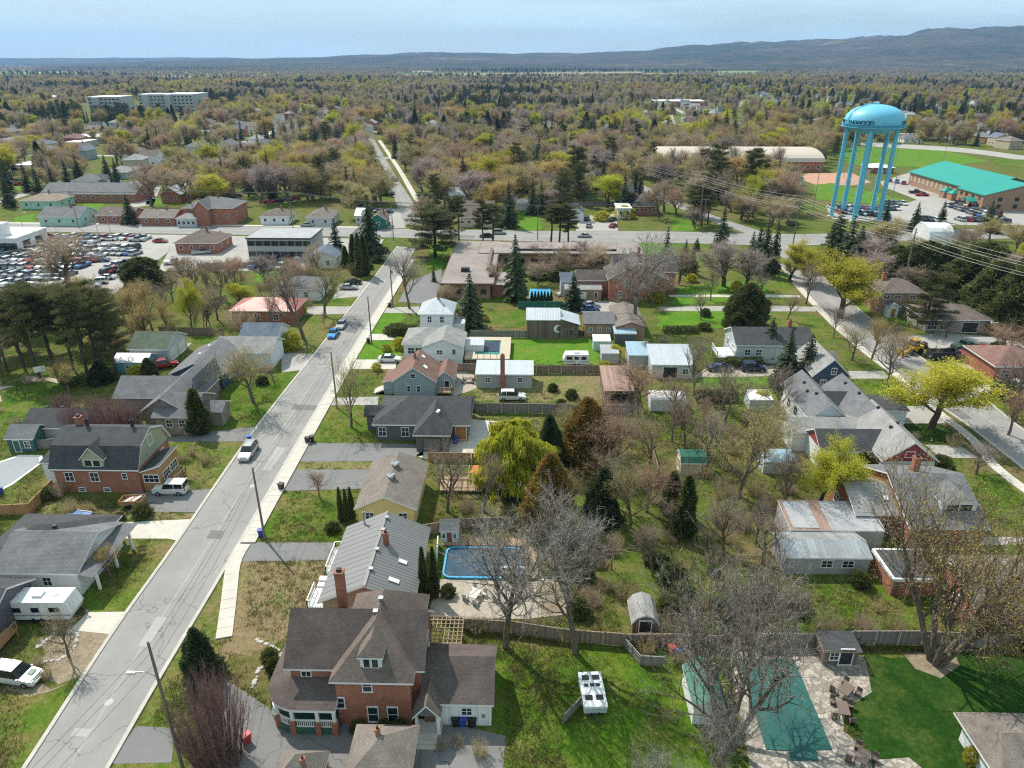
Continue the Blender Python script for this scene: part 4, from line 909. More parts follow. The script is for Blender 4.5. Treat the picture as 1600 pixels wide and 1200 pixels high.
h.vol(b[0]-5.2, b[1]+3, b[0]+3, b[1]+12, 3.3, 5.2, 'gx', W_brick, S_pale, oh=.35); h.skylight(.55, .25, .6, .6); h.wins('W', (.3, .7), 1.7, 1.2, 1.3); h.wins('S', (.2, .5), 1.6)
h = House('taupe_roof_bungalow', 'brick bungalow with taupe roof and dark flat porch at the right edge', 'house', short='the taupe-roofed brick bungalow')
h.pv(1527, 1700, 958, 3.3, 9.5, 5.4, 'gx', W_brick, S_taupe, oh=.45); b = h.b; h.wins('S', (.12, .3), 1.7, 1.1, 1.2); h.wins('W', (.3, .6), 1.7, 1.1, 1.2); h.vol(b[0]-5.5, b[1]+6.0, b[0]+1.6, b[1]+11.5, 2.5, 2.5, 'flat', W_brick, plain('black_membrane', (.07, .07, .075), .9, .15, .5), oh=.2)
h = House('gable_edge_house', 'tan-grey gable roof of a house at the lower right corner', 'house', short='the house at the lower right corner'); h.pv(1572, 1760, 1238, 2.6, 7.5, 4.6, 'hip', W_white, S_taupe, oh=.7, hips=(.35, .02)); h.wins('S', (.2, .6), 1.7); b = h.b; h.dormer(b[0]+3.2, b[1]+.7, 1.6, 2.2, 2.7, 3.6, 4.3, wall=W_vert, rm=S_taupe, n=1)
h = House('two_storey_brick_house', 'two-storey brick house with dark hip roof and white portico', 'house', short='the two-storey brick house'); h.pv(1376, 1450, 457, 5.6, 10, 7.7, 'hip', W_tanb, S_brown, oh=.5); b = h.b; h.wins('S', (.15, .4, .75), 4.3, 1.4, .9); h.wins('W', (.3, .7), 4.2, 1.4, 1.1); h.wins('S', (.6, .85), 1.7, 1.2, 1.3); h.chimney(-2.4, 1, 7, 8.6, .9, .9); h.vol(b[2]-1, b[1]-2.2, b[2]+7, b[3]-1, 3.0, 4.4, 'hip', W_tanb, S_taupe, oh=.5); h.win('S', .2, 1.5, 2.0, 1.5); h.vol(b[0]+1.6, b[1]-2, b[0]+4.6, b[1]+1, 2.7, 3.6, 'gy', W_white, S_grey, oh=.3); h.door('S', .5)
h = House('brown_ranch_house', 'brown-roofed ranch house with stone front and carport behind the tall pine', 'house', short='the brown-roofed ranch house'); h.pv(1448, 1555, 500, 3.2, 11, 5.0, 'hip', W_stone, S_brown, oh=.6); b = h.b; h.wins('S', (.1, .3), 1.6, 2.0, 1.5, panes=3); h.win('S', .7, 1.3, 3.4, 2.3, 'doorway', fill=M_vent); h.wins('W', (.3, .7), 1.6, 2.0, 1.4); h.vol(b[2]-1, b[1]-1, b[2]+12, b[1]+7, 3.0, 3.0, 'flat', W_stone, S_tan, oh=.3)
h = House('rust_roof_house', 'house with rust-brown roof behind purple bare trees at right', 'house', short='the rust-roofed house'); h.pv(1556, 1650, 573, 3.2, 11, 5.2, 'hip', W_brick, S_red, oh=.5); h.wins('S', (.2, .6), 1.6, 1.6, 1.3)
# ---- west side of the main street
h = House('gambrel_brick_house', 'red brick house with dark gambrel roof, sage dormer and glazed porch', 'house', short='the gambrel-roofed brick house')
h.pv(74, 217, 734, 3.9, 9.8, 8.0, 'gam', W_brick, S_char, oh=.4, gm=W_sage); b = h.b
h.win('S', .17, 2.5, 1.1, 1.3); h.win('S', .47, 2.5, 1.1, 1.3); h.win('S', .83, 2.7, .6, .8, panes=1); h.wins('S', (.28, .58), .45, .8, .5, panes=1); h.win('E', .5, 6.0, 1.1, 1.4); h.win('E', .75, 2.4, 1.2, 1.3); h.wins('E', (.3,), 2.4, 1.2, 1.3)
h.dormer(.0, b[1]+.25, 3.0, 4.2, 4.0, 5.5, 7.3, wall=W_sage, rm=S_char, n=2); h.chimney(b[0]+2.0, 1.0, 6.2, 8.9, .8, .8); h.chimney(b[0]+3.6, .2, 7.2, 8.9, .35, .35, M_vent).chimney(b[2]-2.5, .2, 7.2, 8.9, .35, .35, M_vent)
h.vol(b[2]-.5, b[1]+.6, b[2]+2.6, b[1]+6.4, 3.2, 4.3, 'shedy', W_cedar, S_char, oh=.2); c = h.b; h.win('S', .5, 2.1, 2.0, 1.1, panes=3); h.wins('E', (.3, .7), 2.1, 1.8, 1.1, panes=3); h.deck(b[2]+2.4, b[1]+1.6, b[2]+4.2, b[1]+4.2, 1.1, W_cedar, rm=TRIMB); h.steps(b[2]+3, b[1]-.2, b[2]+4.2, b[1]+1.6, 1.1, 5)
h.vol(b[0]-3.0, b[1]+2.5, b[0]+.6, b[1]+8.5, 3.4, 4.6, 'shed', W_white, S_char, oh=.2); h.win('S', .4, 2.4, .8, 1.0)
h = House('stone_house', 'rambling stone-fronted house with several grey gables', 'house', short='the grey-gabled stone house')
h.pv(235, 302, 652, 3.3, 9.2, 5.6, 'gx', W_stone, S_grey, oh=.4); b = h.b; h.wins('S', (.36, .7), 2.0, .9, 1.2); h.win('S', .8, .4, .8, .4, panes=1); h.win('E', .5, 1.8, 1.4, 1.3)
h.vol(b[0]-2.6, b[1]+1.6, b[0]+5, b[3]+6, 3.4, 6.0, 'gy', W_stone, S_grey, oh=.4); h.vol(b[0]-10, b[1]+7, b[0]+2, b[1]+15, 3.3, 5.6, 'gx', W_stone, S_grey, oh=.4); h.vents([(.4, .7), (.65, .7)]); h.vol(b[0]+3, b[1]+8, b[2]-2.6, b[1]+18, 3.3, 6.3, 'gy', W_stone, S_grey, oh=.4); h.vol(b[2]-.6, b[1]+3.2, b[2]+3.2, b[1]+7.4, 2.8, 3.8, 'gx', W_stone, S_grey, oh=.3)
h = House('long_grey_garage', 'long low garage with charcoal roof beside purple bare shrubs', 'garage', short='the long charcoal garage'); h.pv(30, 128, 669, 2.8, 7, 4.6, 'gx', W_conc, S_char, oh=.3); h.vents([(.25, .55), (.5, .55), (.75, .55)])
h = House('green_garden_shed', 'dark green shed with grey gable roof at the left edge', 'shed', short='the dark green shed'); h.pv(4, 51, 686, 2.4, 4.6, 3.8, 'gx', W_dgrn, S_grey, oh=.25); h.win('S', .75, 1.3, .8, 1.0); h.win('S', .35, 1.0, .9, 1.9, 'door', fill=W_dgrn)
h = House('navy_bungalow', 'navy bungalow with pale grey gable roof and roof vents', 'house', short='the navy bungalow'); h.pv(262, 348, 585, 3.2, 13, 5.4, 'gy', W_navy, S_grey, oh=.4); h.wins('S', (.3,), 1.6, 1.0, 1.4); h.wins('E', (.3, .7), 1.6, 1.3, 1.2); h.vents([(.4, .4), (.42, .7)], TRIM)
h = House('teal_shed', 'teal shed with pale metal roof below the pines', 'shed', short='the teal shed'); h.pv(174, 229, 566, 2.4, 4.6, 3.4, 'gx', W_teal, S_white, oh=.2); h.win('S', .45, 1.4, 1.4, .6)
h = House('double_garage', 'pale double garage with mossy roof and white doors behind the teal shed', 'garage', short='the pale double garage'); h.pv(197, 262, 546, 3.0, 9, 5.2, 'gx', W_lgrey, S_green, oh=.3); h.wins('E', (.28, .72), 1.2, 2.8, 2.2, name='garage_door', fill=M_gdoor)
h = House('white_gable_house', 'white house with pale roof and dark blue-grey rear wing', 'house', short='the white pale-roofed house'); h.pv(332, 425, 552, 3.3, 8, 5.3, 'gx', W_white, S_pale, oh=.4); b = h.b; h.vol(b[0]+2.5, b[3]-2, b[2]-1, b[3]+7, 3.6, 5.9, 'gx', W_white, S_blue, oh=.4); h.wins('S', (.3, .6), 1.7)
h = House('red_roof_house', 'brick house with weathered red metal roof among bare trees', 'house', short='the red-roofed house'); h.pv(356, 462, 486, 3.2, 9.5, 5.0, 'hip', W_brick, S_redM, oh=.5); h.wins('S', (.15, .4, .7), 1.6, 1.2, 1.3)
h = House('grey_hip_house', 'low grey hip-roofed house behind the red-roofed house', 'house', short='the grey hip-roofed house'); h.pv(425, 500, 452, 3.1, 11, 4.9, 'hip', W_white, S_grey, oh=.4); h.wins('S', (.3, .7), 1.6)
h = House('white_carport_house', 'white-trimmed grey bungalow with front gable near parked cars', 'house', short='the grey front-gabled bungalow'); h.pv(476, 527, 402, 3.3, 9, 5.2, 'gy', W_white, S_blue, oh=.4); h.wins('S', (.3, .7), 1.6)
h = House('white_sided_bungalow', 'white bungalow with dark grey complex roof and blue porch at left', 'house', short='the white bungalow at the left')
h.pv(-60, 112, 893, 3.2, 11, 5.6, 'hip', W_white, S_char, oh=.4); b = h.b; h.wins('S', (.4, .7), 2.0, .8, 1.0); h.vents([(.62, .5), (.85, .55)]); h.vol(b[2]-9, b[1]-.4, b[2]+1.0, b[1]+9.4, 3.3, 5.4, 'gx', W_white, S_grey, oh=.5); c = h.b; h.wins('S', (.25, .6), 1.8, .9, 1.1); h.win('E', .7, 1.2, 2.2, 2.2, 'door', fill=W_stone); h.win('E', .3, 1.5, 1.6, 1.4)
for v in (.1, .55, .97): MB().box(c[2]+.9, c[1]+.4+v*8.4, 0, c[2]+1.15, c[1]+.65+v*8.4, 2.9).build('porch_post', TRIM, h.o)
MB().poly([(c[2]-.3, c[1], 3.3), (c[2]+1.6, c[1]-.1, 2.9), (c[2]+1.6, c[3]+.1, 2.9), (c[2]-.3, c[3], 3.3)]).build('porch_roof', S_grey, h.o)
h = House('dark_porch_house', 'dark house corner with cedar deck at the left edge', 'house', short='the dark house with the cedar deck'); h.pv(-150, -22, 985, 3.0, 8, 5.0, 'gx', W_slate, S_char, oh=.4); b = h.b; h.deck(b[2]-2.5, b[1]-1.6, b[2]+.9, b[1]+2.6, .9, W_cedar, rm=W_cedar, sides='SE'); h.deck(b[0]+4, b[1]-3.2, b[2]-1.5, b[1]+.4, .6, M_deck, rail=False); h.win('S', .8, 1.7, 1.0, 1.2)
# ---- along the cross street
def simple_house(name, label, xl, xr, py, ze, d, zr, roof, wall, rm, short=None, nwin=3, cat='house', chim=True, wname='window', **k):
    h = House(name, label, cat, short=short); h.pv(xl, xr, py, ze, d, zr, roof, wall, rm, **k)
    for i in range(nwin): h.win('S', (i+.5)/nwin, ze*.55, 1.1, 1.2, simple=True)
    h.wins('E' if h.x < 0 else 'W', (.3, .7), ze*.55, 1.1, 1.2, simple=True)
    if chim: h.chimney((h.b[0]+h.b[2])/2+1.5, (h.b[1]+h.b[3])/2, zr-1, zr+.8, .6, .6)
    return h
h = simple_house('modern_office', 'two-storey flat-roofed grey office with long window bands', 382, 486, 372, 6.6, 14, 6.6, 'flat', W_conc, S_flatg, 'the flat-roofed grey office', 0, 'building', False, oh=.3, trim=TRIMD)
for z in (1.7, 4.9): h.wins('S', [(i+.5)/8 for i in range(8)], z, 2.2, 1.5, simple=True, trim=TRIMD)
simple_house('brown_hip_office', 'brick office with broad brown hip roof by the car yard lane', 269, 340, 380, 3.4, 13, 6.2, 'hip', W_brick, S_brown, 'the brown hip-roofed office', 4, 'building', oh=.5)
simple_house('mint_house', 'mint green bungalow with grey roof facing the car yard', 56, 124, 339, 3.4, 13, 6.0, 'gx', W_mint, S_grey, 'the mint green bungalow', 3, oh=.4)
simple_house('tan_roof_house', 'pale house with tan hip roof at the left above the car yard', 27, 88, 314, 3.4, 13, 5.6, 'hip', W_mint, S_tan, 'the tan hip-roofed house', 3)
simple_house('brick_ranch', 'low brick ranch house with brown roof behind a spruce', 148, 205, 337, 3.0, 12, 5.0, 'gx', W_brick, S_brown, 'the low brick ranch', 3)
simple_house('brick_ranch', 'low brick ranch house with pale brown roof beside the driveway', 215, 272, 340, 3.0, 12, 5.0, 'gx', W_brick, S_taupe, 'the pale-roofed ranch', 3)
h = simple_house('brick_manor', 'two-storey brick house with white-trimmed gable and wide grey hip roof', 282, 364, 325, 6.2, 15, 9.0, 'hip', W_brick, S_grey, 'the white-trimmed brick manor', 4); b = h.b; h.vol(b[0]+5, b[1]-2.5, b[0]+11, b[1]+6, 6.2, 9.2, 'gy', W_brick, S_grey, oh=.4); h.vol(b[0]-1, b[1]-4, b[0]+6.5, b[1]+2, 3.2, 4.6, 'hip', W_lgrey, S_pale, oh=.3)
for i in range(4): h.win('S', (i+.5)/4, 1.6, 1.1, 1.3, simple=True)
h = simple_house('long_motel', 'long low brick row with grey roof and white chimneys', 60, 212, 303, 3.6, 17, 7.0, 'gx', W_brick, S_grey, 'the long brick row', 10, 'building', False)
for i in range(8): h.chimney(h.b[0]+3+i*5.4, 2.5, 6.2, 7.4, .7, .7, W_lgrey)
simple_house('white_ridge_lodge', 'brick lodge with long white-edged gable roof', 248, 282, 304, 3.6, 36, 6.5, 'gy', W_brick, S_flatg, 'the white-edged lodge', 2, 'building', False)
simple_house('cream_bungalow', 'small white bungalow with brown hip roof on the cross street', 404, 450, 338, 3.2, 11, 5.2, 'hip', W_white, S_brown, 'the small white bungalow', 3)
simple_house('grey_cottage', 'pale grey cottage with taupe hip roof on the cross street', 476, 519, 340, 3.2, 12, 5.6, 'hip', W_lgrey, S_taupe, 'the taupe-roofed cottage', 2)
simple_house('white_gable_shed', 'white gable-fronted outbuilding beside columnar cedars', 546, 577, 368, 3.6, 10, 6.4, 'gy', W_white, S_pale, 'the white gable-fronted outbuilding', 1, chim=False)
simple_house('turquoise_house', 'house with pale blue roof behind the corner spruces', 553, 573, 337, 3.4, 9, 5.4, 'gx', W_lgrey, S_blueM, None, 2)
simple_house('corner_shop', 'corner shop with green gable by the parked cars', 577, 603, 343, 3.6, 9, 5.6, 'gy', W_green, S_brown, 'the green-gabled corner shop', 1)
simple_house('brown_roof_hall', 'long cream hall with broad brown roof behind the row of pines', 715, 772, 340, 3.6, 16, 8.2, 'gx', W_stucco, S_brown, 'the cream brown-roofed hall', 5, 'building')
simple_house('pale_gable_house', 'white house with grey gables by the small parking lot', 886, 914, 333, 3.2, 12, 5.2, 'gy', W_white, S_grey, 'the white house by the parking lot', 1)
simple_house('dark_blue_house', 'dark blue house with white dormer by the back street', 962, 992, 305, 4.0, 13, 8.0, 'gx', W_navy, S_char, 'the dark blue house', 3)
h = simple_house('dark_roof_pavilion', 'brick house with dark blue hip roof at the back street bend', 990, 1030, 322, 3.6, 13, 7.4, 'hip', W_brick, S_char, 'the dark hip-roofed brick house', 3)
simple_house('white_flat_annex', 'white annex with flat pale roof beside the dark blue house', 964, 988, 325, 4.2, 10, 4.2, 'flat', W_white, S_flatw, None, 2, chim=False)
simple_house('greenhouse', 'white glass greenhouse behind the bright lawn', 806, 832, 319, 2.6, 6, 4.2, 'archx', W_white, S_flatw, None, 0, 'greenhouse', False, oh=.05)
simple_house('white_clapboard_house', 'white clapboard house behind the roadside pines', 700, 730, 305, 5.4, 11, 7.8, 'gx', W_lgrey, S_white, None, 3)
simple_house('red_brick_church', 'red brick church hall with grey roof beside dark spruces', 630, 664, 236, 5.0, 20, 9.0, 'gy', W_brick, S_grey, 'the red brick church hall', 2, 'building', False)
# ================================================================== vehicles, fences, poles, pools and garden things
TYRE = plain('tyre_rubber', (.02, .02, .021), .85, .1); RIM = plain('wheel_rim', (.4, .4, .41), .35, .08, metal=.7); CGL = glass('car_glass', (.012, .016, .02), .05); LAMP = plain('headlamp', (.75, .75, .72), .15, .02); TAIL = plain('tail_lamp', (.35, .02, .02), .25, .05)
CARC = {'white': (.72, .72, .71), 'silver': (.42, .43, .44), 'grey': (.17, .175, .18), 'black': (.018, .018, .02), 'blue': (.03, .10, .26), 'bright blue': (.01, .22, .55), 'red': (.36, .02, .03), 'navy': (.02, .035, .09), 'green': (.04, .09, .06), 'tan': (.38, .31, .22)}
def cpaint(c): return paint('car_'+c.replace(' ', '_'), CARC[c], .28, .15, .6)
CAR = {   # fraction of length from rear, belt height, top height, half width at belt, half width at top
 'sedan': (4.7, 1.82, [(0, .55, .55, .80, .78), (.03, .90, .90, .86, .80), (.15, .98, .98, .90, .74), (.30, 1.0, 1.42, .91, .62), (.56, .99, 1.45, .91, .63), (.73, .94, .95, .90, .74), (.96, .74, .74, .84, .76), (1, .50, .50, .72, .70)]),
 'suv': (4.8, 1.9, [(0, .6, .6, .86, .84), (.02, 1.0, 1.05, .90, .82), (.10, 1.08, 1.66, .94, .70), (.30, 1.08, 1.74, .95, .70), (.58, 1.06, 1.72, .95, .69), (.74, 1.02, 1.04, .94, .80), (.96, .86, .86, .88, .80), (1, .55, .55, .78, .76)]),
 'pickup': (5.6, 1.98, [(0, .7, .7, .90, .88), (.015, 1.08, 1.08, .95, .93), (.40, 1.1, 1.1, .98, .93), (.43, 1.1, 1.80, .98, .76), (.64, 1.1, 1.82, .98, .76), (.75, 1.08, 1.1, .97, .85), (.97, .98, .98, .92, .84), (1, .6, .6, .84, .82)]),
 'jeep': (4.5, 1.9, [(0, .7, .7, .88, .86), (.01, 1.1, 1.1, .92, .90), (.03, 1.12, 1.82, .93, .84), (.30, 1.12, 1.86, .93, .84), (.60, 1.12, 1.84, .93, .83), (.67, 1.1, 1.12, .92, .86), (.97, 1.02, 1.02, .84, .80), (1, .6, .6, .80, .78)])}
def car_parts(kind):
    L, W, st = CAR[kind]; body, gls = MB(), MB(); zb = .28
    rings = []
    for f, zbelt, zt, wb, wt in st: x = (f-.5)*L; rings.append([(x, -wb*.94, zb), (x, -wb, min(zb+.3, zbelt-.02)), (x, -wb*.985, zbelt), (x, -wt, zt), (x, wt, zt), (x, wb*.985, zbelt), (x, wb, min(zb+.3, zbelt-.02)), (x, wb*.94, zb)])
    for i in range(len(rings)-1):
        a, b = rings[i], rings[i+1]; da, db = st[i][2]-st[i][1], st[i+1][2]-st[i+1][1]; cab = da > .2 or db > .2
        for k in range(7):
            glassy = cab and (k in (2, 4) or (k == 3 and (da > .2) != (db > .2)))
            q = [a[k], b[k], b[k+1], a[k+1]]
            (gls if glassy else body).poly(q if True else q[::-1])
        body.poly([a[7], b[7], b[0], a[0]])
        if cab and da > .2 and db > .2:      # window pillars
            for sgn, k in ((-1, 2), (1, 4)):
                p, q = (a[2], a[3]) if k == 2 else (a[5], a[4]); body.bar(Vector(p)+Vector((0, sgn*.012, 0)), Vector(q)+Vector((0, sgn*.012, 0)), .08)
    body.poly(rings[0][::-1]); body.poly(rings[-1])
    body.box(-L/2-.06, -W/2*.86, .32, -L/2+.06, W/2*.86, .58); body.box(L/2-.1, -W/2*.82, .3, L/2+.05, W/2*.82, .52)
    for s in (-1, 1): body.box(L*.2, s*W*.5-.08, .98, L*.2+.14, s*W*.5+.08, 1.1)
    return L, W, body, gls, st
CARM = {}
def car_lot_mesh(kind, c):
    if (kind, c) not in CARM:
        L, W, body, gls, st = car_parts(kind); m = MB()
        for src, mi in ((body, 0), (gls, 1)):
            n = len(m.v); m.v += src.v; m.f += [tuple(n+i for i in f) for f in src.f]; m.m += [mi]*len(src.f)
        for fx in (-.31, .32):
            for s in (-1, 1): m.tube([(fx*L, s*W*.5-.2*(s > 0)-.0, .33), (fx*L, s*W*.5+.2*(s < 0), .33)], .33, 10, 2)
        CARM[(kind, c)] = m.mesh('parked_car', [cpaint(c), CGL, TYRE], uv=False)
    return CARM[(kind, c)]
CARP = {}
def near_car(kind, c, x, y, rot, label, name='parked_car', group=None):
    key = (kind, c)
    if key not in CARP:
        L, W, body, gls, st = car_parts(kind); o = empty(name, (0, 0, 0))
        body.build('body', cpaint(c), o, uv=False); gls.build('windows', CGL, o, uv=False)
        for fx in (-.31, .32):
            for s in (-1, 1):
                w = MB().tube([(fx*L, s*(W*.5-.2), .33), (fx*L, s*(W*.5+.01), .33)], .33, 14).build('wheel', TYRE, o, uv=False); MB().tube([(fx*L, s*(W*.5-.1), .33), (fx*L, s*(W*.5+.025), .33)], .2, 10).build('rim', RIM, w, uv=False)
        zf = st[-2][1]-.12
        for s in (-1, 1): MB().box(L/2-.16, s*W*.33-.17, zf-.14, L/2+.015, s*W*.33+.17, zf+.02).build('headlight', LAMP, o, uv=False); MB().box(-L/2-.03, s*W*.36-.12, .72, -L/2+.1, s*W*.36+.12, .98).build('tail_light', TAIL, o, uv=False)
        if kind in ('suv',):
            for s in (-1, 1): MB().bar((-L*.38, s*.62, 1.8), (L*.06, s*.62, 1.8), .05).build('roof_rail', RIM, o, uv=False)
        CARP[key] = o
    else: o = copy_tree(CARP[key])
    o.name = name; o.location = (x, y, .06); o.rotation_euler = (0, 0, rot); tag(o, label, 'car' if kind != 'pickup' else 'pickup', group); BLOCK.append((x, y, 3)); return o
def C(kind, c, px, py, deg, label, name='parked_car'): x, y = P(px, py); return near_car(kind, c, x, y, R(deg), label, name)
UPST = math.degrees(math.atan2(msA[20][1]-msA[10][1], msA[20][0]-msA[10][0]))
C('suv', 'white', 28, 1062, -8, 'white crossover parked on the dirt drive at the lower left'); C('jeep', 'white', 268, 770, 182, 'white boxy off-roader on the asphalt drive of the gambrel house'); C('suv', 'silver', 389, 711, UPST+180, 'silver minivan parked at the kerb of the main street'); C('sedan', 'bright blue', 521, 525, UPST+180, 'bright blue hatchback parked on the main street'); C('sedan', 'silver', 534, 511, UPST+180, 'silver hatchback parked directly behind the bright blue one')
C('sedan', 'white', 609, 565, 0, 'white sedan on the drive of the russet-roofed cottage'); C('sedan', 'navy', 1124, 579, 0, 'dark navy sedan on gravel near the white-roofed garage'); C('suv', 'navy', 1176, 579, 0, 'dark blue SUV on gravel beside the navy sedan'); C('suv', 'blue', 124, 820, 170, 'blue SUV behind the white bungalow roof at left'); C('sedan', 'silver', 545, 452, 0, 'dark parked sedan on the gravel lot by the main street' if False else 'silver sedan on the gravel lot by the main street'); C('sedan', 'black', 552, 444, 0, 'black sedan on the gravel lot by the main street')
C('sedan', 'silver', 922, 480, 10, 'silver car beside the tan brick garage'); C('sedan', 'blue', 921, 486, 8, 'blue car in front of the silver one by the tan garage'); C('sedan', 'silver', 913, 371, 180, 'silver car driving along the cross street'); C('sedan', 'black', 760, 371, 180, 'black car driving along the cross street'); C('suv', 'silver', 780, 366, 0, 'silver SUV on the far lane of the cross street'); C('suv', 'red', 258, 574, 30, 'red wagon by the pale double garage'); C('suv', 'white', 800, 624, 0, 'white van behind the charcoal hip-roofed ranch house fence'); C('sedan', 'silver', 1588, 605, 20, 'silver sedan on the concrete drive at the right edge'); C('pickup', 'red', 1512, 555, 200, 'red pickup at the building site'); C('pickup', 'green', 1505, 545, 20, 'dark green pickup at the building site'); C('sedan', 'red', 1535, 549, 15, 'red car at the building site')
C('sedan', 'red', 251, 379, 0, 'bright red car alone on the car yard lane'); C('pickup', 'white', 272, 413, 10, 'white pickup beside the brown hip-roofed office'); C('pickup', 'silver', 315, 397, 20, 'silver pickup beside the brown hip-roofed office'); C('sedan', 'silver', 480, 354, 0, 'silver car before the taupe-roofed cottage'); C('sedan', 'black', 613, 304, UPST, 'black car driving away on the far street'); C('sedan', 'silver', 618, 283, UPST, 'silver car further along the far street'); C('sedan', 'red', 958, 355, 60, 'red car in the small parking lot'); C('sedan', 'black', 957, 345, 60, 'black car next to the red one in the small lot'); C('suv', 'green', 917, 344, 80, 'dark green SUV in the small parking lot'); C('sedan', 'grey', 920, 355, 80, 'grey sedan in the small parking lot'); C('suv', 'green', 1238, 352, 20, 'green SUV by the corner of cross street and side street')
# rows of cars for sale
crng = random.Random(8); ROWN = ['first', 'second', 'third', 'fourth', 'fifth', 'sixth', 'seventh', 'eighth', 'ninth', 'tenth']
def lot(rows, cols, group, lab, jit=.4):
    for ri, (xa, ya, xb, yb, n, deg) in enumerate(rows):
        for i in range(n):
            f = i/(max(n-1, 1)); x, y = P(xa+(xb-xa)*f, ya+(yb-ya)*f); c = crng.choice(cols); k = crng.choice(('sedan', 'sedan', 'suv', 'suv', 'pickup'))
            o = bpy.data.objects.new('parked_car', car_lot_mesh(k, c)); col.objects.link(o); o.location = (x+crng.uniform(-jit, jit)*.4, y+crng.uniform(-jit, jit), .06); o.rotation_euler = (0, 0, R(deg+crng.uniform(-4, 4)+crng.choice((0, 180))))
            tag(o, None, 'car', group); AUTO.append((o, f'{c} {"pickup" if k == "pickup" else k}', lab.replace('@', ROWN[ri]), x, y)); BLOCK.append((x, y, 3))
lot(((30, 372, 228, 374, 20, 80), (-20, 377, 150, 379, 15, 80), (-20, 391, 210, 390, 20, 80), (0, 397, 212, 398, 22, 78), (-20, 402, 60, 402, 6, 80), (-20, 408, 150, 407, 15, 78), (-20, 419, 130, 418, 13, 78), (-20, 432, 110, 430, 12, 78), (-20, 446, 90, 444, 10, 78)), ['grey', 'silver', 'white', 'blue', 'black', 'navy', 'red', 'silver', 'grey', 'white'], 'cars for sale in rows', 'in the @ row of the car yard')
lot(((142, 450, 165, 437, 3, 20), (170, 427, 200, 422, 4, 70), (172, 420, 198, 415, 4, 70), (140, 374, 160, 374, 2, 0), (172, 376, 215, 377, 2, 0), (120, 412, 160, 408, 3, 0)), ['blue', 'red', 'silver', 'white', 'black'], 'cars for sale in rows', 'at the end of the car yard, @ cluster')
lot(((1310, 333, 1385, 339, 11, 95), (1300, 326, 1400, 328, 13, 95), (1480, 322, 1530, 338, 9, 60), (1495, 318, 1560, 337, 11, 60), (1440, 344, 1470, 347, 4, 95), (1430, 302, 1440, 306, 2, 0), (1465, 300, 1480, 303, 3, 60), (1500, 345, 1570, 348, 7, 95), (1380, 318, 1410, 320, 4, 90), (1390, 284, 1412, 288, 3, 60)), ['silver', 'white', 'blue', 'black', 'grey', 'navy', 'red'], 'cars parked at the recreation hall', 'in the recreation hall parking lot, @ row')
lot(((575, 352, 600, 350, 4, 0), (580, 330, 605, 333, 3, 20), (420, 317, 462, 312, 4, 10), (420, 407, 480, 402, 6, 85), (400, 418, 440, 420, 4, 80), (370, 308, 372, 325, 3, 20), (5, 285, 30, 290, 3, 20), (130, 346, 128, 342, 1, 60), (255, 342, 258, 340, 1, 60)), ['silver', 'white', 'blue', 'black', 'grey', 'navy', 'red'], 'cars parked near the cross street', 'parked near the cross street, @ cluster')
# ---- trailers
def caravan(label, px, py, rot, L=6.5, W=2.4, Hh=2.5):
    x, y = P(px, py); o = tag(empty('caravan', (x, y, .05), R(rot)), label, 'caravan'); BLOCK.append((x, y, 4))
    pr = [(-L/2, .5), (L/2-.2, .5), (L/2+.15, 1.3), (L/2-.35, Hh+.3), (-L/2+.2, Hh+.35), (-L/2-.05, 1.6)]
    MB().extrude(pr[::-1], -W/2, W/2, 1).build('body', W_vert, o)
    for s in (-1, 1): MB().box(-L/2+.1, s*(W/2+.008)-.006, 1.0, L/2-.1, s*(W/2+.008)+.006, 1.14).build('stripe', plain('stripe_grey', (.25, .25, .27), .5, .1), o)
    for k, (wx, ww) in enumerate(((-L*.28, 1.0), (.0, .8), (L*.28, 1.1))):
        for s in (-1, 1): MB().box(wx-ww/2, s*(W/2+.02)-.02, 1.5, wx+ww/2, s*(W/2+.02)+.02, 2.1).build('window', CGL, o)
    MB().box(-L*.1, W/2-.01, .62, -L*.1+.7, W/2+.03, 2.2).build('door', TRIM, o); MB().box(-.5, -.45, Hh+.3, .5, .45, Hh+.6).build('air_conditioner', TRIM, o)
    for k in (-L*.3, L*.25): MB().box(k-.2, -.2, Hh+.3, k+.2, .2, Hh+.42).build('roof_hatch', S_flatw, o)
    for s in (-1, 1):
        for wx in (-.5, .35): MB().tube([(wx, s*(W/2-.2), .33), (wx, s*(W/2+.02), .33)], .33, 12).build('wheel', TYRE, o, uv=False)
    MB().bar((L/2, -.5, .5), (L/2+1.2, 0, .5), .1).bar((L/2, .5, .5), (L/2+1.2, 0, .5), .1).build('hitch', M_vent, o)
caravan('white travel trailer parked beside the white bungalow at left', 72, 962, 2, 7.2); caravan('small white travel trailer on the bright lawn behind the barn', 900, 570, 180, 5.0, 2.2, 2.2)
x, y = P(925, 1092); o = tag(empty('folding_camper', (x, y, 0), R(4)), 'white folded camper trailer with dark roof hatches on the back lawn', 'trailer', None); LANDMARK.append(('the white folded camper', x, y)); BLOCK.append((x, y, 3))
MB().box(-1.05, -2.0, .45, 1.05, 2.0, 1.05).build('body', W_lgrey, o); MB().box(-1.1, -2.05, 1.05, 1.1, 2.05, 1.3).build('roof', S_flatw, o)
for dx, dy, s in ((-.5, 1.35, .34), (.5, 1.35, .34), (-.55, .45, .2), (0, .45, .2), (.55, .45, .2), (-.5, -1.0, .34), (.5, -1.0, .34)): MB().box(dx-s, dy-s*.8, 1.29, dx+s, dy+s*.8, 1.36).build('roof_hatch', CGL, o)
for s in (-1, 1): MB().tube([(s*.85, 0, .3), (s*1.07, 0, .3)], .3, 12).build('wheel', TYRE, o, uv=False)
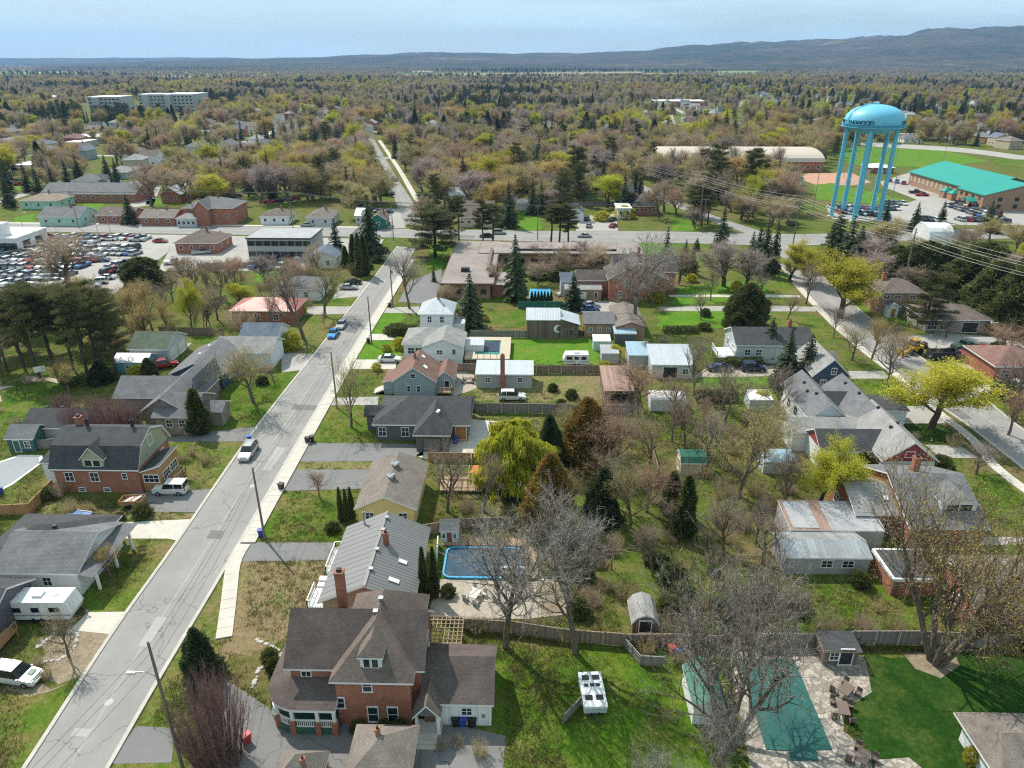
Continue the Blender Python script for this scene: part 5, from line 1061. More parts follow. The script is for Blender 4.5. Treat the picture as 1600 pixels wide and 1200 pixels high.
MB().bar((-.4, -2.0, .5), (0, -3.1, .5), .09).bar((.4, -2.0, .5), (0, -3.1, .5), .09).build('hitch', M_vent, o)
x, y = P(209, 790); o = tag(empty('utility_trailer', (x, y, .06), R(3)), 'wooden utility trailer loaded with scrap on the asphalt drive', 'trailer')
m = MB().box(-1.5, -.85, .5, 1.5, .85, .58); m.build('bed', W_cedar, o)
for a in ((-1.5, -.85, 1.5, -.8), (-1.5, .8, 1.5, .85), (-1.5, -.85, -1.45, .85), (1.45, -.85, 1.5, .85)): MB().box(a[0], a[1], .58, a[2], a[3], 1.15).build('side_board', W_cedar, o)
for s in (-1, 1): MB().tube([(0, s*.9, .33), (0, s*1.1, .33)], .33, 12).build('wheel', TYRE, o, uv=False)
MB().bar((1.5, 0, .5), (2.7, 0, .45), .1).build('hitch', M_vent, o)
for i in range(5):
    q = MB().bar((-1.2+i*.4, -.6, .75+.07*i), (-.4+i*.35, .6, .85+.05*i), .3, .16).build('scrap_board', (M_wood, S_flatw, W_cedar)[i % 3], o)
# building site machines
x, y = P(1424, 552); o = tag(empty('loader', (x, y, 0), R(200)), 'yellow wheel loader at the building site by the side street', 'loader'); YEL = paint('machine_yellow', (.60, .36, .02), .4)
MB().box(-2, -.9, .7, 1.0, .9, 1.7).build('chassis', YEL, o); MB().box(-.9, -.7, 1.7, .5, .7, 3.0).build('cab', CGL, o); MB().box(-1, -.8, 3.0, .6, .8, 3.1).build('cab_roof', YEL, o); MB().box(2.3, -1.2, .2, 3.1, 1.2, 1.1).build('bucket', YEL, o); MB().bar((.8, -.5, 1.5), (2.5, -.5, .7), .2).bar((.8, .5, 1.5), (2.5, .5, .7), .2).build('boom', YEL, o)
for a in (-1.2, .9):
    for s in (-1, 1): MB().tube([(a, s*.75, .65), (a, s*1.15, .65)], .65, 14).build('wheel', TYRE, o, uv=False)
x, y = P(1472, 561); o = tag(empty('waste_container', (x, y, 0), R(8)), 'dark open waste container at the building site', 'container'); m = MB()
for a in ((-3, -1.1, 3, -1.0), (-3, 1.0, 3, 1.1), (-3, -1.1, -2.9, 1.1), (2.9, -1.1, 3, 1.1)): MB().box(a[0], a[1], .1, a[2], a[3], 1.9).build('side', plain('container_steel', (.03, .035, .045), .6, .2), o)
MB().box(-2.95, -1.05, .1, 2.95, 1.05, .8).build('waste', M_dirt, o)
for k in range(4): x, y = P(1560+k*8, 570-k*2); tag(MB().box(-1.2, -.5, 0, 1.2, .5, .5+.1*k).build('timber_stack', W_cedar, None, (x, y, 0)), 'stack of fresh timber at the building site near the right edge', 'timber', 'timber stacks on the site')
# ---- fences: posts and panels one by one
FM = {}
def fence(label, pts, hgt=1.8, mat=None, step=2.4, z0=0.0, world=False, cap=True):
    w = pts if world else [P(*p) for p in pts]; mat = mat or W_board
    o = tag(empty('fence', (*w[0], 0)), label, 'fence'); x0, y0 = w[0]
    for a, b in zip(w, w[1:]):
        ln = math.dist(a, b); n = max(1, round(ln/step)); ang = math.atan2(b[1]-a[1], b[0]-a[0])
        key = (mat.name, hgt)
        if key not in FM:
            m = MB().box(.06, -.02, .06, .94*step, .02, hgt-.03); m.box(.06, -.05, .3, .94*step, -.02, .4).box(.06, -.05, hgt-.4, .94*step, -.02, hgt-.3)
            if cap: m.box(.03, -.06, hgt-.03, .96*step, .06, hgt)
            FM[key] = (m.mesh('panel', mat), MB().box(-.06, -.06, 0, .06, .06, hgt+.08).mesh('post', mat))
        for i in range(n):
            q = bpy.data.objects.new('panel', FM[key][0]); col.objects.link(q); q.parent = o; f = i/n
            q.location = (a[0]+(b[0]-a[0])*f-x0, a[1]+(b[1]-a[1])*f-y0, crng.uniform(-.04, .03)); q.rotation_euler = (0, 0, ang); q.scale = (ln/n/step, 1, 1)
            q = bpy.data.objects.new('post', FM[key][1]); col.objects.link(q); q.parent = o; q.location = (a[0]+(b[0]-a[0])*f-x0, a[1]+(b[1]-a[1])*f-y0, 0)
    return o
fence('long dark board fence behind the back lawn and bare trees', [(722, 985), (800, 990), (880, 1002), (975, 1010), (1060, 1010), (1140, 1014)], 1.7); fence('tall grey fence across the right gardens behind the cabana', [(1178, 1012), (1262, 1012), (1330, 1008), (1440, 1008), (1620, 1016)], 1.9, W_gboard)
fence('dark board fence between bright lawn and workshop', [(692, 580), (800, 584), (936, 584)], 1.8); fence('grey board fence below the dry lawn', [(742, 645), (870, 647), (996, 647)], 1.9, W_gboard); fence('rusty low fence running towards the foreground between gardens', [(999, 640), (1012, 690), (1028, 740), (1050, 800), (1060, 830)], 1.3)
fence('brown fence behind the double garage', [(250, 522), (352, 524)], 1.7); fence('cedar fence round the covered pool at left', [(0, 806), (48, 804), (86, 764)], 1.7, W_cedar); fence('weathered fence from the spruce to the barn', [(735, 527), (824, 528)], 1.7, W_gboard); fence('grey fence between green shed and gambrel house', [(54, 703), (92, 700)], 1.7, W_gboard)
fence('short leaning fence beside the folded camper', [(902, 1060), (908, 1090), (916, 1122)], 1.2, W_gboard, 1.8); fence('weathered fence corner on the back lawn', [(974, 1010), (1000, 1040), (1038, 1042)], 1.3, W_gboard, 1.8); fence('low weathered fence left of the folded camper', [(880, 1132), (905, 1105)], 1.2, W_gboard, 1.5); fence('dark green pool fence behind the barn', [(810, 482), (880, 482)], 1.8, W_green); fence('dark fence behind the playhouse and pool', [(662, 836), (720, 826), (800, 824)], 1.6)
fence('fence behind the bright lawn beyond the cross street', [(806, 322), (960, 322)], 1.8, W_gboard, 4); fence('dark fence behind the flat grey office', [(310, 420), (400, 418), (440, 418)], 1.6); fence('fence behind the red-roofed house', [(330, 478), (356, 470)], 1.6); fence('white rail fence by the metal-roofed bungalow', [(683, 878), (685, 850)], 1.3, TRIM, 1.8); fence('pale fence behind the deck and willow', [(670, 720), (760, 722)], 1.5, W_cedar); fence('brown fence behind the red-gabled duplex', [(1236, 690), (1262, 684)], 1.8, W_cedar)
# ---- hedges
def hedge(label, pts, w, hgt, mat=None, seed=1):
    ws = [P(*p) for p in pts]; g = np.random.default_rng(seed); V = []
    for a, b in zip(ws, ws[1:]):
        ln = math.dist(a, b); n = int(ln*w*hgt*90); t = g.uniform(0, 1, n); tx, ty = (b[0]-a[0])/ln, (b[1]-a[1])/ln
        f = g.integers(0, 3, n); u = np.where(f == 0, w/2, np.where(f == 1, -w/2, g.uniform(-w/2, w/2, n)))+g.normal(0, .07, n); z = np.where(f == 2, hgt, g.uniform(0, hgt, n))+g.normal(0, .07, n)
        c = np.stack([a[0]+tx*ln*t-ty*u, a[1]+ty*ln*t+tx*u, np.maximum(z, .02)], 1)-np.array([ws[0][0], ws[0][1], 0])
        d = g.normal(0, 1, (n, 3)); d /= np.linalg.norm(d, axis=1)[:, None]; s = np.cross(d, g.normal(0, 1, (n, 3))); s /= np.linalg.norm(s, axis=1)[:, None]; k = .2*g.uniform(.6, 1.4, (n, 1))
        V.append(np.stack([c-d*k, c+s*k*.6, c+d*k, c-s*k*.6], 1).reshape(-1, 3))
    HEDGES.append((ws[0], np.concatenate(V), label, mat))
HEDGES = []
hedge('clipped dark green hedge beside the white split-level house', [(612, 524), (652, 524)], 2.2, 2.0); hedge('long dark hedge behind the two dark cars on gravel', [(1116, 574), (1190, 572)], 1.6, 1.6); hedge('low dark hedge along the bright lawn by the birch', [(1035, 519), (1090, 519)], 1.6, 1.2); hedge('dark hedge in front of the flat-roofed building', [(826, 426), (890, 426)], 1.6, 1.6); hedge('hedge behind the white fabric shelter', [(1085, 626), (1150, 624)], 1.8, 1.6); hedge('dark hedge above the sand pits', [(100, 606), (140, 600)], 1.6, 1.6)
# ---- utility poles and wires
M_pole = plain('pole_timber', (.20, .155, .125), .9, .2, 2.0); M_wire = plain('wire', (.10, .10, .10), .6, .05); M_wire2 = plain('bright_wire', (.5, .5, .52), .4, .05)
def upole(label, px, py, hgt, arm=False, lamp=0, tf=False, rad=.16, name='utility_pole', mat=None):
    x, y = P(px, py); o = tag(empty(name, (x, y, 0)), label, 'pole'); MB().tube([(0, 0, 0), (0, 0, hgt)], [rad, rad*.65], 10).build('pole', mat or M_pole, o)
    if arm: MB().box(-1.1, -.06, hgt-.7, 1.1, .06, hgt-.55).build('crossarm', M_pole, o); [MB().lathe([(.05, hgt-.55), (.07, hgt-.4), (.03, hgt-.35)], 8, (dx, 0)).build('insulator', M_metal, o) for dx in (-1, -.5, .5, 1)]
    if lamp: a = MB().tube([(0, 0, hgt*.74), (lamp*.9, 0, hgt*.78), (lamp*2.0, 0, hgt*.77)], .045, 6).build('lamp_arm', M_metal, o); MB().box(lamp*2.0-.35, -.12, hgt*.77-.08, lamp*2.0+.35, .12, hgt*.77+.07).build('lamp_head', S_flatw, a)
    if tf: MB().tube([(.3, 0, hgt*.8), (.3, 0, hgt*.8+.9)], .24, 12).build('transformer', M_metal, o)
    BLOCK.append((x, y, .5)); return (x, y, hgt)
Q1 = upole('tall bare utility pole with street lamp beside the purplish shrub', 285, 1198, 14, lamp=-1); Q2 = upole('utility pole by the asphalt drive of the metal-roofed bungalow', 414, 843, 10.5); Q3 = upole('utility pole before the olive-budded tree on the main street', 527, 638, 10.5); Q4 = upole('utility pole near the driveway of the white split-level house', 581, 538, 10.5); Q5 = upole('utility pole at the drive of the white two-storey house', 614, 480, 10.5, tf=True); Q6 = upole('tall utility pole at the corner of cross street and main street', 615, 376, 13, True, lamp=-1)
Q7 = upole('utility pole beside the brown hip-roofed office', 306, 354, 13, True); Q8 = upole('utility pole above the car yard near the left ranch houses', 123, 356, 13, True); Q9 = upole('utility pole at the far lane beside the black car', 840, 376, 12, True); Q10 = upole('utility pole before the taupe-roofed cottage', 458, 356, 13, True); Q11 = upole('utility pole right of the small parking lot', 1098, 364, 12, True)
for px, py in ((172, 362), (38, 363), (158, 385)): upole(f'car yard floodlight pole {dict([(172, "nearest the street centre"), (38, "by the showroom"), (158, "between the rows")])[px]}', px, py, 9, lamp=1, rad=.1, name='light_pole', mat=M_metal)
for px, py, t in ((1270, 330, 'left of the water tower'), (1388, 338, 'right of the water tower legs'), (1215, 300, 'before the arena'), (1395, 270, 'behind the ball diamond'), (1310, 268, 'between arena and ball diamond'), (1470, 268, 'behind the teal-roofed hall')): upole(f'slim floodlight mast {t}', px, py, 19, rad=.14, name='light_pole', mat=M_metal, lamp=1)
def wire(label, pts, rad=.02, sag=.02, mat=None, n=10):
    m = MB()
    out = []
    for a, b in zip(pts, pts[1:]):
        a, b = Vector(a), Vector(b); L = (b-a).length
        for i in range(n): t = i/n; p = a.lerp(b, t); p.z -= 4*sag*L*t*(1-t); out.append(p)
    out.append(Vector(pts[-1])); o0 = out[0].copy()
    m.tube([p-o0 for p in out], rad, 4); return tag(m.build('power_line', mat or M_wire, None, tuple(o0), uv=False), label, 'wire')
top = lambda q, dx=0, dz=-.3: (q[0]+dx, q[1], q[2]+dz)
for i, (dx, dz, nm) in enumerate(((.12, -.2, 'upper'), (-.1, -1.2, 'middle'), (.1, -2.2, 'lower'))): wire(f'{nm} wire strung between the poles along the main street', [top(q, dx, dz) for q in ((Q1[0]-12, Q1[1]-38, 12.5), Q1, Q2, Q3, Q4, Q5, Q6)], .018)
for i, (dx, nm) in enumerate(((-1, 'outermost'), (0, 'middle'), (1, 'innermost'))): wire(f'{nm} wire along the cross street poles', [(Q8[0]-120, Q8[1], 12.6)]+[(q[0], q[1]+dx*.6, q[2]-.3) for q in (Q8, Q7, Q10, Q6, Q9, Q11)], .03, .012)
hv = [P(700, 170, 17), P(965, 247, 17), P(1100, 282, 17), P(1250, 315, 17), P(1430, 366, 17), P(1680, 432, 17)]
for i, q in enumerate(hv[1:5]): x, y = q; o = tag(empty('power_pole', (x, y, 0)), ('tall line pole in the woods behind the small parking lot', 'tall line pole left of the woods before the arena', 'tall line pole in the bare woods left of the water tower', 'tall line pole in the cedars at right')[i], 'pole'); MB().tube([(0, 0, 0), (0, 0, 18.5)], [.22, .14], 8).build('pole', M_pole, o); [MB().bar((-.9, -.9, z), (.9, .9, z), .14).build('crossarm', M_pole, o) for z in (17.2, 15.2)]
for i, (dx, dz, nm) in enumerate(((-.9, .4, 'top left'), (.9, .4, 'top right'), (0, 1.6, 'summit'), (-.9, -1.6, 'lower left'), (.9, -1.6, 'lower right'))): wire(f'{nm} conductor of the long power line crossing at upper right', [(q[0]+dx, q[1]+dx, 17+dz) for q in hv], .018, .02, M_wire2)
# ---- pools
def ring(pts, w):
    c = (sum(p[0] for p in pts)/len(pts), sum(p[1] for p in pts)/len(pts)); return [(p[0]+(c[0]-p[0])*w/max(math.dist(p, c), .1), p[1]+(c[1]-p[1])*w/max(math.dist(p, c), .1)) for p in pts]
def rounded(x0, y0, x1, y1, r, n=5):
    out = []
    for cx, cy, a0 in ((x1-r, y0+r, -90), (x1-r, y1-r, 0), (x0+r, y1-r, 90), (x0+r, y0+r, 180)):
        for i in range(n+1): a = R(a0+90*i/n); out.append((cx+r*math.cos(a), cy+r*math.sin(a)))
    return out
M_cover = lined('pool_cover_green', (.008, .085, .075), 1.5, 0, .45, .6, lw=.03, dirty=.1); M_greyc = plain('pool_cover_grey', (.22, .24, .26), .6, .1, .4); M_darkc = plain('pool_cover_dark', (.05, .085, .12), .2, .2, .5); M_blue = paint('pool_blue', (.06, .36, .62), .4); M_water = glass('pool_water', (.02, .19, .15), .06)
w = [P(*p) for p in ((1153, 1031), (1240, 1031), (1300, 1172), (1275, 1173), (1279, 1189), (1237, 1189), (1232, 1174), (1197, 1172))]
tag(MB().prism([(a-w[0][0], b-w[0][1]) for a, b in w], 0, .07).build('pool_cover', M_cover, None, (*w[0], .045)), 'dark green safety cover stretched over the pool on the flagstone patio', 'pool cover')
x0, y0 = P(690, 905); x1, _ = P(815, 905); y1 = P(750, 857)[1]; cx, cy = (x0+x1)/2, (y0+y1)/2; o = tag(empty('blue_rim_pool', (cx, cy, 0)), 'rounded backyard pool with bright blue rim and dark cover', 'pool'); LANDMARK.append(('the blue-rimmed pool', cx, cy))
outl = rounded(x0-cx, y0-cy, x1-cx, y1-cy, 1.0); inn_ = rounded(x0-cx+.22, y0-cy+.22, x1-cx-.22, y1-cy-.22, .8); m = MB()
for i in range(len(outl)): j = (i+1) % len(outl); m.poly([(*outl[i], .3), (*outl[j], .3), (*inn_[j], .3), (*inn_[i], .3)]).poly([(*outl[i], 0), (*outl[j], 0), (*outl[j], .3), (*outl[i], .3)]).poly([(*inn_[i], .3), (*inn_[j], .3), (*inn_[j], .05), (*inn_[i], .05)])
m.build('rim', M_blue, o); MB().poly([(*p, .14) for p in inn_]).build('cover', M_darkc, o); MB().box(x0-cx-.6, y1-cy+.3, 0, x1-cx+.6, y1-cy+1.8, .3).build('deck', M_deck, o); MB().box(x1-cx+.4, y0-cy, 0, x1-cx+1.9, y1-cy, .3).build('deck', M_deck, o); MB().box(x1-cx-2.4, -1.4, .45, x1-cx+.6, -1.0, .55).build('diving_board', S_flatw, o); MB().box(x1-cx+.1, -1.4, 0, x1-cx+.5, -1.0, .45).build('board_stand', M_metal, o); POLYB.append([(x0, y0), (x1, y0), (x1, y1), (x0, y1)])
x0, y0 = P(736, 556, 1.2); x1, _ = P(786, 556, 1.2); y1 = P(760, 529, 1.2)[1]; cx, cy = (x0+x1)/2, (y0+y1)/2; o = tag(empty('deck_pool', (cx, cy, 0)), 'raised timber pool deck with green water and dark tarp', 'pool'); a, b, c, d = x0-cx, y0-cy, x1-cx, y1-cy; BLOCK.append((cx, cy, 6))
for q in ((a-1.2, b-1.4, c+1.4, b+.9), (a-1.2, d-.9, c+1.4, d+1), (a-1.2, b+.9, a+.7, d-.9), (c-.7, b+.9, c+1.4, d-.9)): MB().box(q[0], q[1], .9, q[2], q[3], 1.2).build('deck', W_tan, o)
MB().box(a-1.1, b-1.3, 0, c+1.3, b-1.2, .9).build('skirt', W_barn, o); MB().poly([(a+.7, b+.9, .95), (c-.7, b+.9, .95), (c-.7, d-.9, .95), (a+.7, d-.9, .95)]).build('water', M_water, o); MB().prism([(a+1, b+3.0), (c-1, b+3.0), (c-1.1, d-1.1), (0, d-1.7), (a+1.1, d-1.1)], .97, 1.04).build('tarp', plain('tarp_navy', (.02, .03, .07), .5, .1), o)
for i in range(8): MB().bar((a-1.2+i*(c-a+2.6)/7, b-1.35, 1.2), (a-1.2+i*(c-a+2.6)/7, b-1.35, 2.1), .1).build('rail_post', M_wood, o)
w = [P(*p) for p in ((0, 768), (-70, 800), (-70, 745), (30, 712), (66, 712), (68, 722), (20, 758))]; o = tag(empty('covered_pool', (*w[0], 0)), 'large grey covered pool with white edging behind the gambrel house', 'pool'); lp = [(p[0]-w[0][0], p[1]-w[0][1]) for p in w]; lp = lp if poly_area(lp) > 0 else lp[::-1]
MB().prism(lp, 0, .12).build('edging', TRIM, o); MB().prism(ring(lp, .55), .1, .15).build('cover', M_greyc, o); POLYB.append(w)
w = [P(*p) for p in ((826, 468), (862, 468), (860, 452), (828, 452))]; o = tag(MB().prism([(p[0]-w[0][0], p[1]-w[0][1]) for p in w], 0, .12).build('blue_pool', [M_blue], None, (*w[0], 0.0)), 'small bright blue pool behind the green fence', 'pool'); LANDMARK.append(('the small blue pool', *w[0])); POLYB.append(w)
# ---- pergola and decks
x, y = P(690, 1016); o = tag(empty('pergola', (x, y, 0)), 'weathered timber pergola with lattice top beside the brick house', 'pergola'); BLOCK.append((x, y, 2.5))
for dx in (-1.9, 1.9):
    for dy in (-1.6, 1.6): MB().box(dx-.08, dy-.08, 0, dx+.08, dy+.08, 2.4).build('post', M_wood, o)
for dy in (-1.6, 1.6): MB().box(-2.3, dy-.05, 2.4, 2.3, dy+.05, 2.6).build('beam', M_wood, o)
sm_ = MB().box(-.04, -2.0, 2.6, .04, 2.0, 2.74).mesh('rafter', M_wood); sm2 = MB().box(-2.3, -.03, 2.74, 2.3, .03, 2.8).mesh('slat', M_wood)
for i in range(11): q = bpy.data.objects.new('rafter', sm_); col.objects.link(q); q.parent = o; q.location.x = -2.2+i*.44
for i in range(8): q = bpy.data.objects.new('slat', sm2); col.objects.link(q); q.parent = o; q.location.y = -1.85+i*.53
x, y = P(722, 760); o = tag(empty('garden_frame', (x, y, 0)), 'open timber deck frame with tarpaulin behind the yellow bungalow', 'deck'); MB().box(-3, -1.8, .3, 3, 1.8, .5).build('floor', M_deck, o); BLOCK.append((x, y, 3))
for dx in (-3, -1, 1, 3):
    for dy in (-1.8, 1.8): MB().box(dx-.07, dy-.07, 0, dx+.07, dy+.07, 2.2).build('post', M_wood, o)
for dy in (-1.8, 0, 1.8): MB().box(-3.1, dy-.05, 2.2, 3.1, dy+.05, 2.32).build('beam', M_wood, o)
for dx in (-3, -1, 1, 3): MB().box(dx-.05, -1.9, 2.32, dx+.05, 1.9, 2.44).build('rafter', M_wood, o)
MB().poly([(1.0, -.4, 2.47), (3.0, -.6, 2.46), (3.1, 1.8, 2.5), (1.6, 1.5, 2.6)]).build('tarpaulin', plain('tarp_orange', (.62, .22, .05), .6, .1), o)
# ---- playground, bins, patio sets, small things
x, y = P(12, 628); o = tag(empty('swing_set', (x, y, 0), R(70)), 'dark metal swing frame on the sand at the left edge', 'swing'); m = MB()
for dx in (-2.6, 2.6): MB().tube([(dx, -1.2, 0), (dx, 0, 3), (dx, 1.2, 0)], .06, 6).build('frame_leg', M_vent, o)
MB().tube([(-2.6, 0, 3), (2.6, 0, 3)], .06, 6).build('top_bar', M_vent, o)
for dx in (-1.3, 1.0): s_ = MB().box(dx-.25, -.1, .5, dx+.25, .1, .55).build('swing_seat', M_vent, o); MB().tube([(dx-.23, 0, .55), (dx-.23, 0, 3)], .015, 4).tube([(dx+.23, 0, .55), (dx+.23, 0, 3)], .015, 4).build('chain', M_metal, s_)
x, y = P(70, 602); o = tag(empty('basketball_hoop', (x, y, 0), R(30)), 'basketball hoop with white board beside the sand pit', 'hoop'); MB().tube([(0, 0, 0), (0, 0, 3.2), (0, -.8, 3.5)], .07, 6).build('post', M_metal, o); MB().box(-.9, -.88, 3.0, .9, -.82, 4.1).build('backboard', S_flatw, o); MB().tube([(.23*math.cos(i*math.pi/5), -1.1+.23*math.sin(i*math.pi/5), 3.1) for i in range(11)], .02, 4).build('rim', TAIL, o)
BINM = {}
def bin_(c, px, py, label, s=1.0):
    x, y = P(px, py); col_ = {'blue': (.02, .07, .33), 'black': (.02, .02, .022), 'green': (.03, .13, .07), 'red': (.45, .03, .04), 'grey': (.2, .2, .21)}[c]; mm = paint('bin_'+c, col_, .5)
    o = tag(empty('wheelie_bin', (x, y, 0), crng.uniform(0, 3)), label, 'bin')
    m = MB(); v = [(-.25, -.28, 0), (.25, -.28, 0), (.25, .28, 0), (-.25, .28, 0), (-.32, -.36, 1), (.32, -.36, 1), (.32, .36, 1), (-.32, .36, 1)]; m.v = v; m.f = [(0, 1, 5, 4), (1, 2, 6, 5), (2, 3, 7, 6), (3, 0, 4, 7), (3, 2, 1, 0)]; m.m = [0]*5; m.build('body', mm, o); MB().box(-.35, -.4, 1.0, .35, .4, 1.08).build('lid', mm, o); o.scale = (s, s, s)
for a in (('blue', 712, 693, 'blue bin by the cedar panel of the ranch house'), ('blue', 723, 1133, 'blue recycling bin by the white wing of the brick house'), ('black', 712, 1133, 'dark bin left of the blue bin at the white wing'), ('black', 737, 1134, 'dark bin right of the blue bin at the white wing'), ('blue', 209, 764, 'blue bin by the glazed porch of the gambrel house'), ('black', 193, 765, 'black bin left of the porch of the gambrel house'), ('blue', 390, 690, 'blue bin at the end of the shared drive'), ('black', 576, 536, 'black bin at the foot of a main street pole'), ('black', 609, 480, 'dark bin beside the pole with a transformer'), ('blue', 1, 772, 'blue tub beside the covered pool'), ('blue', 409, 838, 'blue bin at the foot of the pole by the drive'), ('blue', 752, 745, 'blue tub by the garden frame'), ('blue', 1470, 900, 'blue bin by the dark flat porch at right'), ('blue', 1518, 930, 'blue bin by the brick wall of the taupe-roofed bungalow'), ('red', 1050, 1022, 'red tub beside the long board fence'), ('blue', 1061, 1027, 'blue tub beside the red tub'), ('red', 386, 1160, 'red kayak-like tub behind the purplish shrub'), ('black', 481, 692, 'dark planter at the wide driveway end'), ('black', 488, 690, 'second dark planter at the wide driveway end'), ('black', 440, 765, 'dark planter at the yellow bungalow drive'), ('blue', 1422, 812, 'blue bin by the brick bungalow with a chimney'), ('green', 52, 1062, 'green pot near the white crossover')): bin_(*a, s=1.0)
def table_set(label, px, py, c=(.16, .12, .1), n=4, s=1.0):
    x, y = P(px, py); o = tag(empty('patio_set', (x, y, .05), crng.uniform(0, 1.5)), label, 'patio set'); mm = plain('patio_%d' % int(c[0]*1000), c, .6, .1); MB().box(-.8, -.5, .68, .8, .5, .74).build('table_top', mm, o)
    for dx, dy in ((-.7, -.4), (.7, -.4), (.7, .4), (-.7, .4)): MB().box(dx-.04, dy-.04, 0, dx+.04, dy+.04, .68).build('table_leg', mm, o)
    for k in range(n):
        a = k*2*math.pi/n+.6; ox, oy = 1.25*math.cos(a), 1.05*math.sin(a); MB().box(ox-.25, oy-.25, .4, ox+.25, oy+.25, .47).box(ox-.25+.44*(math.cos(a) > 0), oy-.25, .47, ox-.19+.44*(math.cos(a) > 0), oy+.25, .95).box(ox-.22, oy-.22, 0, ox+.22, oy-.17, .4).box(ox-.22, oy+.17, 0, ox+.22, oy+.22, .4).build('chair', mm, o)
for a in (('dark patio table and chairs beside the russet-roofed cottage', 732, 597), ('patio set on the pale patio behind the ranch house', 775, 668), ('dark patio set on the flagstones beside the green pool cover', 1315, 1115), ('second dark patio set on the flagstones near the lawn bay', 1320, 1085), ('pale garden furniture under the pergola side of the pool yard', 742, 935, (.55, .52, .47)), ('garden furniture by the diving board end of the pool yard', 790, 940, (.3, .28, .25)), ('pale furniture by the small blue pool', 875, 462, (.5, .47, .42)), ('dark lounge set at the lower flagstone patio', 1345, 1190)): table_set(a[0], a[1], a[2], *(a[3:] or ()))
for px, py, lb in ((170, 1098, 'round pale manhole cover in the near part of the main street'), (395, 760, 'round manhole cover in the middle of the main street')):
    x, y = P(px, py); tag(MB().lathe([(.42, 0), (.42, .012), (.3, .012), (.3, .016), (.05, .016)], 20).build('manhole_cover', plain('manhole_iron', (.42, .40, .37), .7, .1), None, (x, y, .058)), lb, 'manhole cover')
srk = random.Random(5); rm_ = []
for k in range(3):
    m = MB(); m.lathe([(.3, 0), (.36, .12), (.25, .27), (.06, .32)], 7); m.v = [(a*srk.uniform(.8, 1.2), b*srk.uniform(.8, 1.2), c) for a, b, c in m.v]; rm_.append(m.mesh('stone', plain('garden_stone', (.46, .43, .39), .9, .15, 2)))
def stones(pts, label, n):
    ws = smooth([P(*p) for p in pts], 8); 
    for i in range(n):
        p = ws[int(i*(len(ws)-1)/max(n-1, 1))]; o = bpy.data.objects.new('stone', rm_[i % 3]); col.objects.link(o); o.location = (p[0]+srk.uniform(-.15, .15), p[1]+srk.uniform(-.15, .15), -.02); o.rotation_euler = (0, 0, srk.uniform(0, 6)); s_ = srk.uniform(.4, .8); o.scale = (s_, s_, s_*.8); tag(o, label, 'stone', label)
stones([(68, 1036), (95, 1030), (118, 1010), (120, 990), (108, 985)], 'pale stone edging the bed under the young bare tree', 22); stones([(400, 1000), (425, 1010), (440, 1025), (405, 1045), (395, 1075)], 'pale stone edging the flower bed beside the curved porch', 26); stones([(60, 1010), (75, 1000), (88, 985)], 'stone edging the path of the dark porch house', 12); stones([(845, 905), (880, 908), (888, 935), (885, 960)], 'pale stone edging the round garden bed', 18)
# ================================================================== trees and shrubs
def bark(name, c, c2):
    m = leafy(name, c, c2, .2, 0, .95); nt = m.node_tree; N, L = nt.nodes, nt.links; b = N['Principled BSDF']
    t = N.new('ShaderNodeTexCoord'); mp_ = N.new('ShaderNodeMapping'); mp_.inputs['Scale'].default_value = (7, 7, 1.6); L.new(t.outputs['Object'], mp_.inputs['Vector'])
    n = noise(N, L, mp_.outputs['Vector'], 1.6, 4, .7); src = b.inputs['Base Color'].links[0].from_socket
    L.new(mixc(N, L, 1.0, src, ramp(N, L, n, .35, .65, (.45,)*3, (1.35,)*3), 'MULTIPLY'), b.inputs['Base Color']); bump(N, L, b, n, .8, .06)
    return m
B_grey = bark('bark_grey', (.20, .16, .13), (.15, .115, .09)); B_dark = bark('bark_dark', (.12, .09, .07), (.085, .062, .05))
T_brown = leafy('twigs_brown', (.53, .43, .31), (.45, .34, .245), .35, .4); T_mauve = leafy('twigs_mauve', (.50, .41, .37), (.42, .33, .30), .35, .4); T_rust = leafy('buds_rust', (.50, .31, .21), (.42, .24, .165), .3, .4); T_silver = leafy('twigs_silver', (.54, .50, .46), (.45, .41, .37), .2, .25)
L_yellow = leafy('buds_yellow', (.58, .52, .06), (.46, .44, .055), .25, .45); L_lime = leafy('leaves_lime', (.42, .47, .04), (.50, .48, .055), .2, .45); L_olive = leafy('buds_olive', (.44, .39, .14), (.37, .32, .12), .3, .4); L_gold = leafy('buds_gold', (.55, .40, .12), (.48, .34, .11), .25, .4)
N_spruce = leafy('needles_spruce', (.048, .072, .032), (.075, .098, .042), .35, .2); N_pine = leafy('needles_pine', (.11, .12, .045), (.155, .15, .06), .3, .25); N_cedar = leafy('needles_cedar', (.095, .12, .036), (.14, .15, .05), .3, .25); N_rusty = leafy('needles_rusty', (.36, .20, .05), (.22, .17, .045), .25, .25)

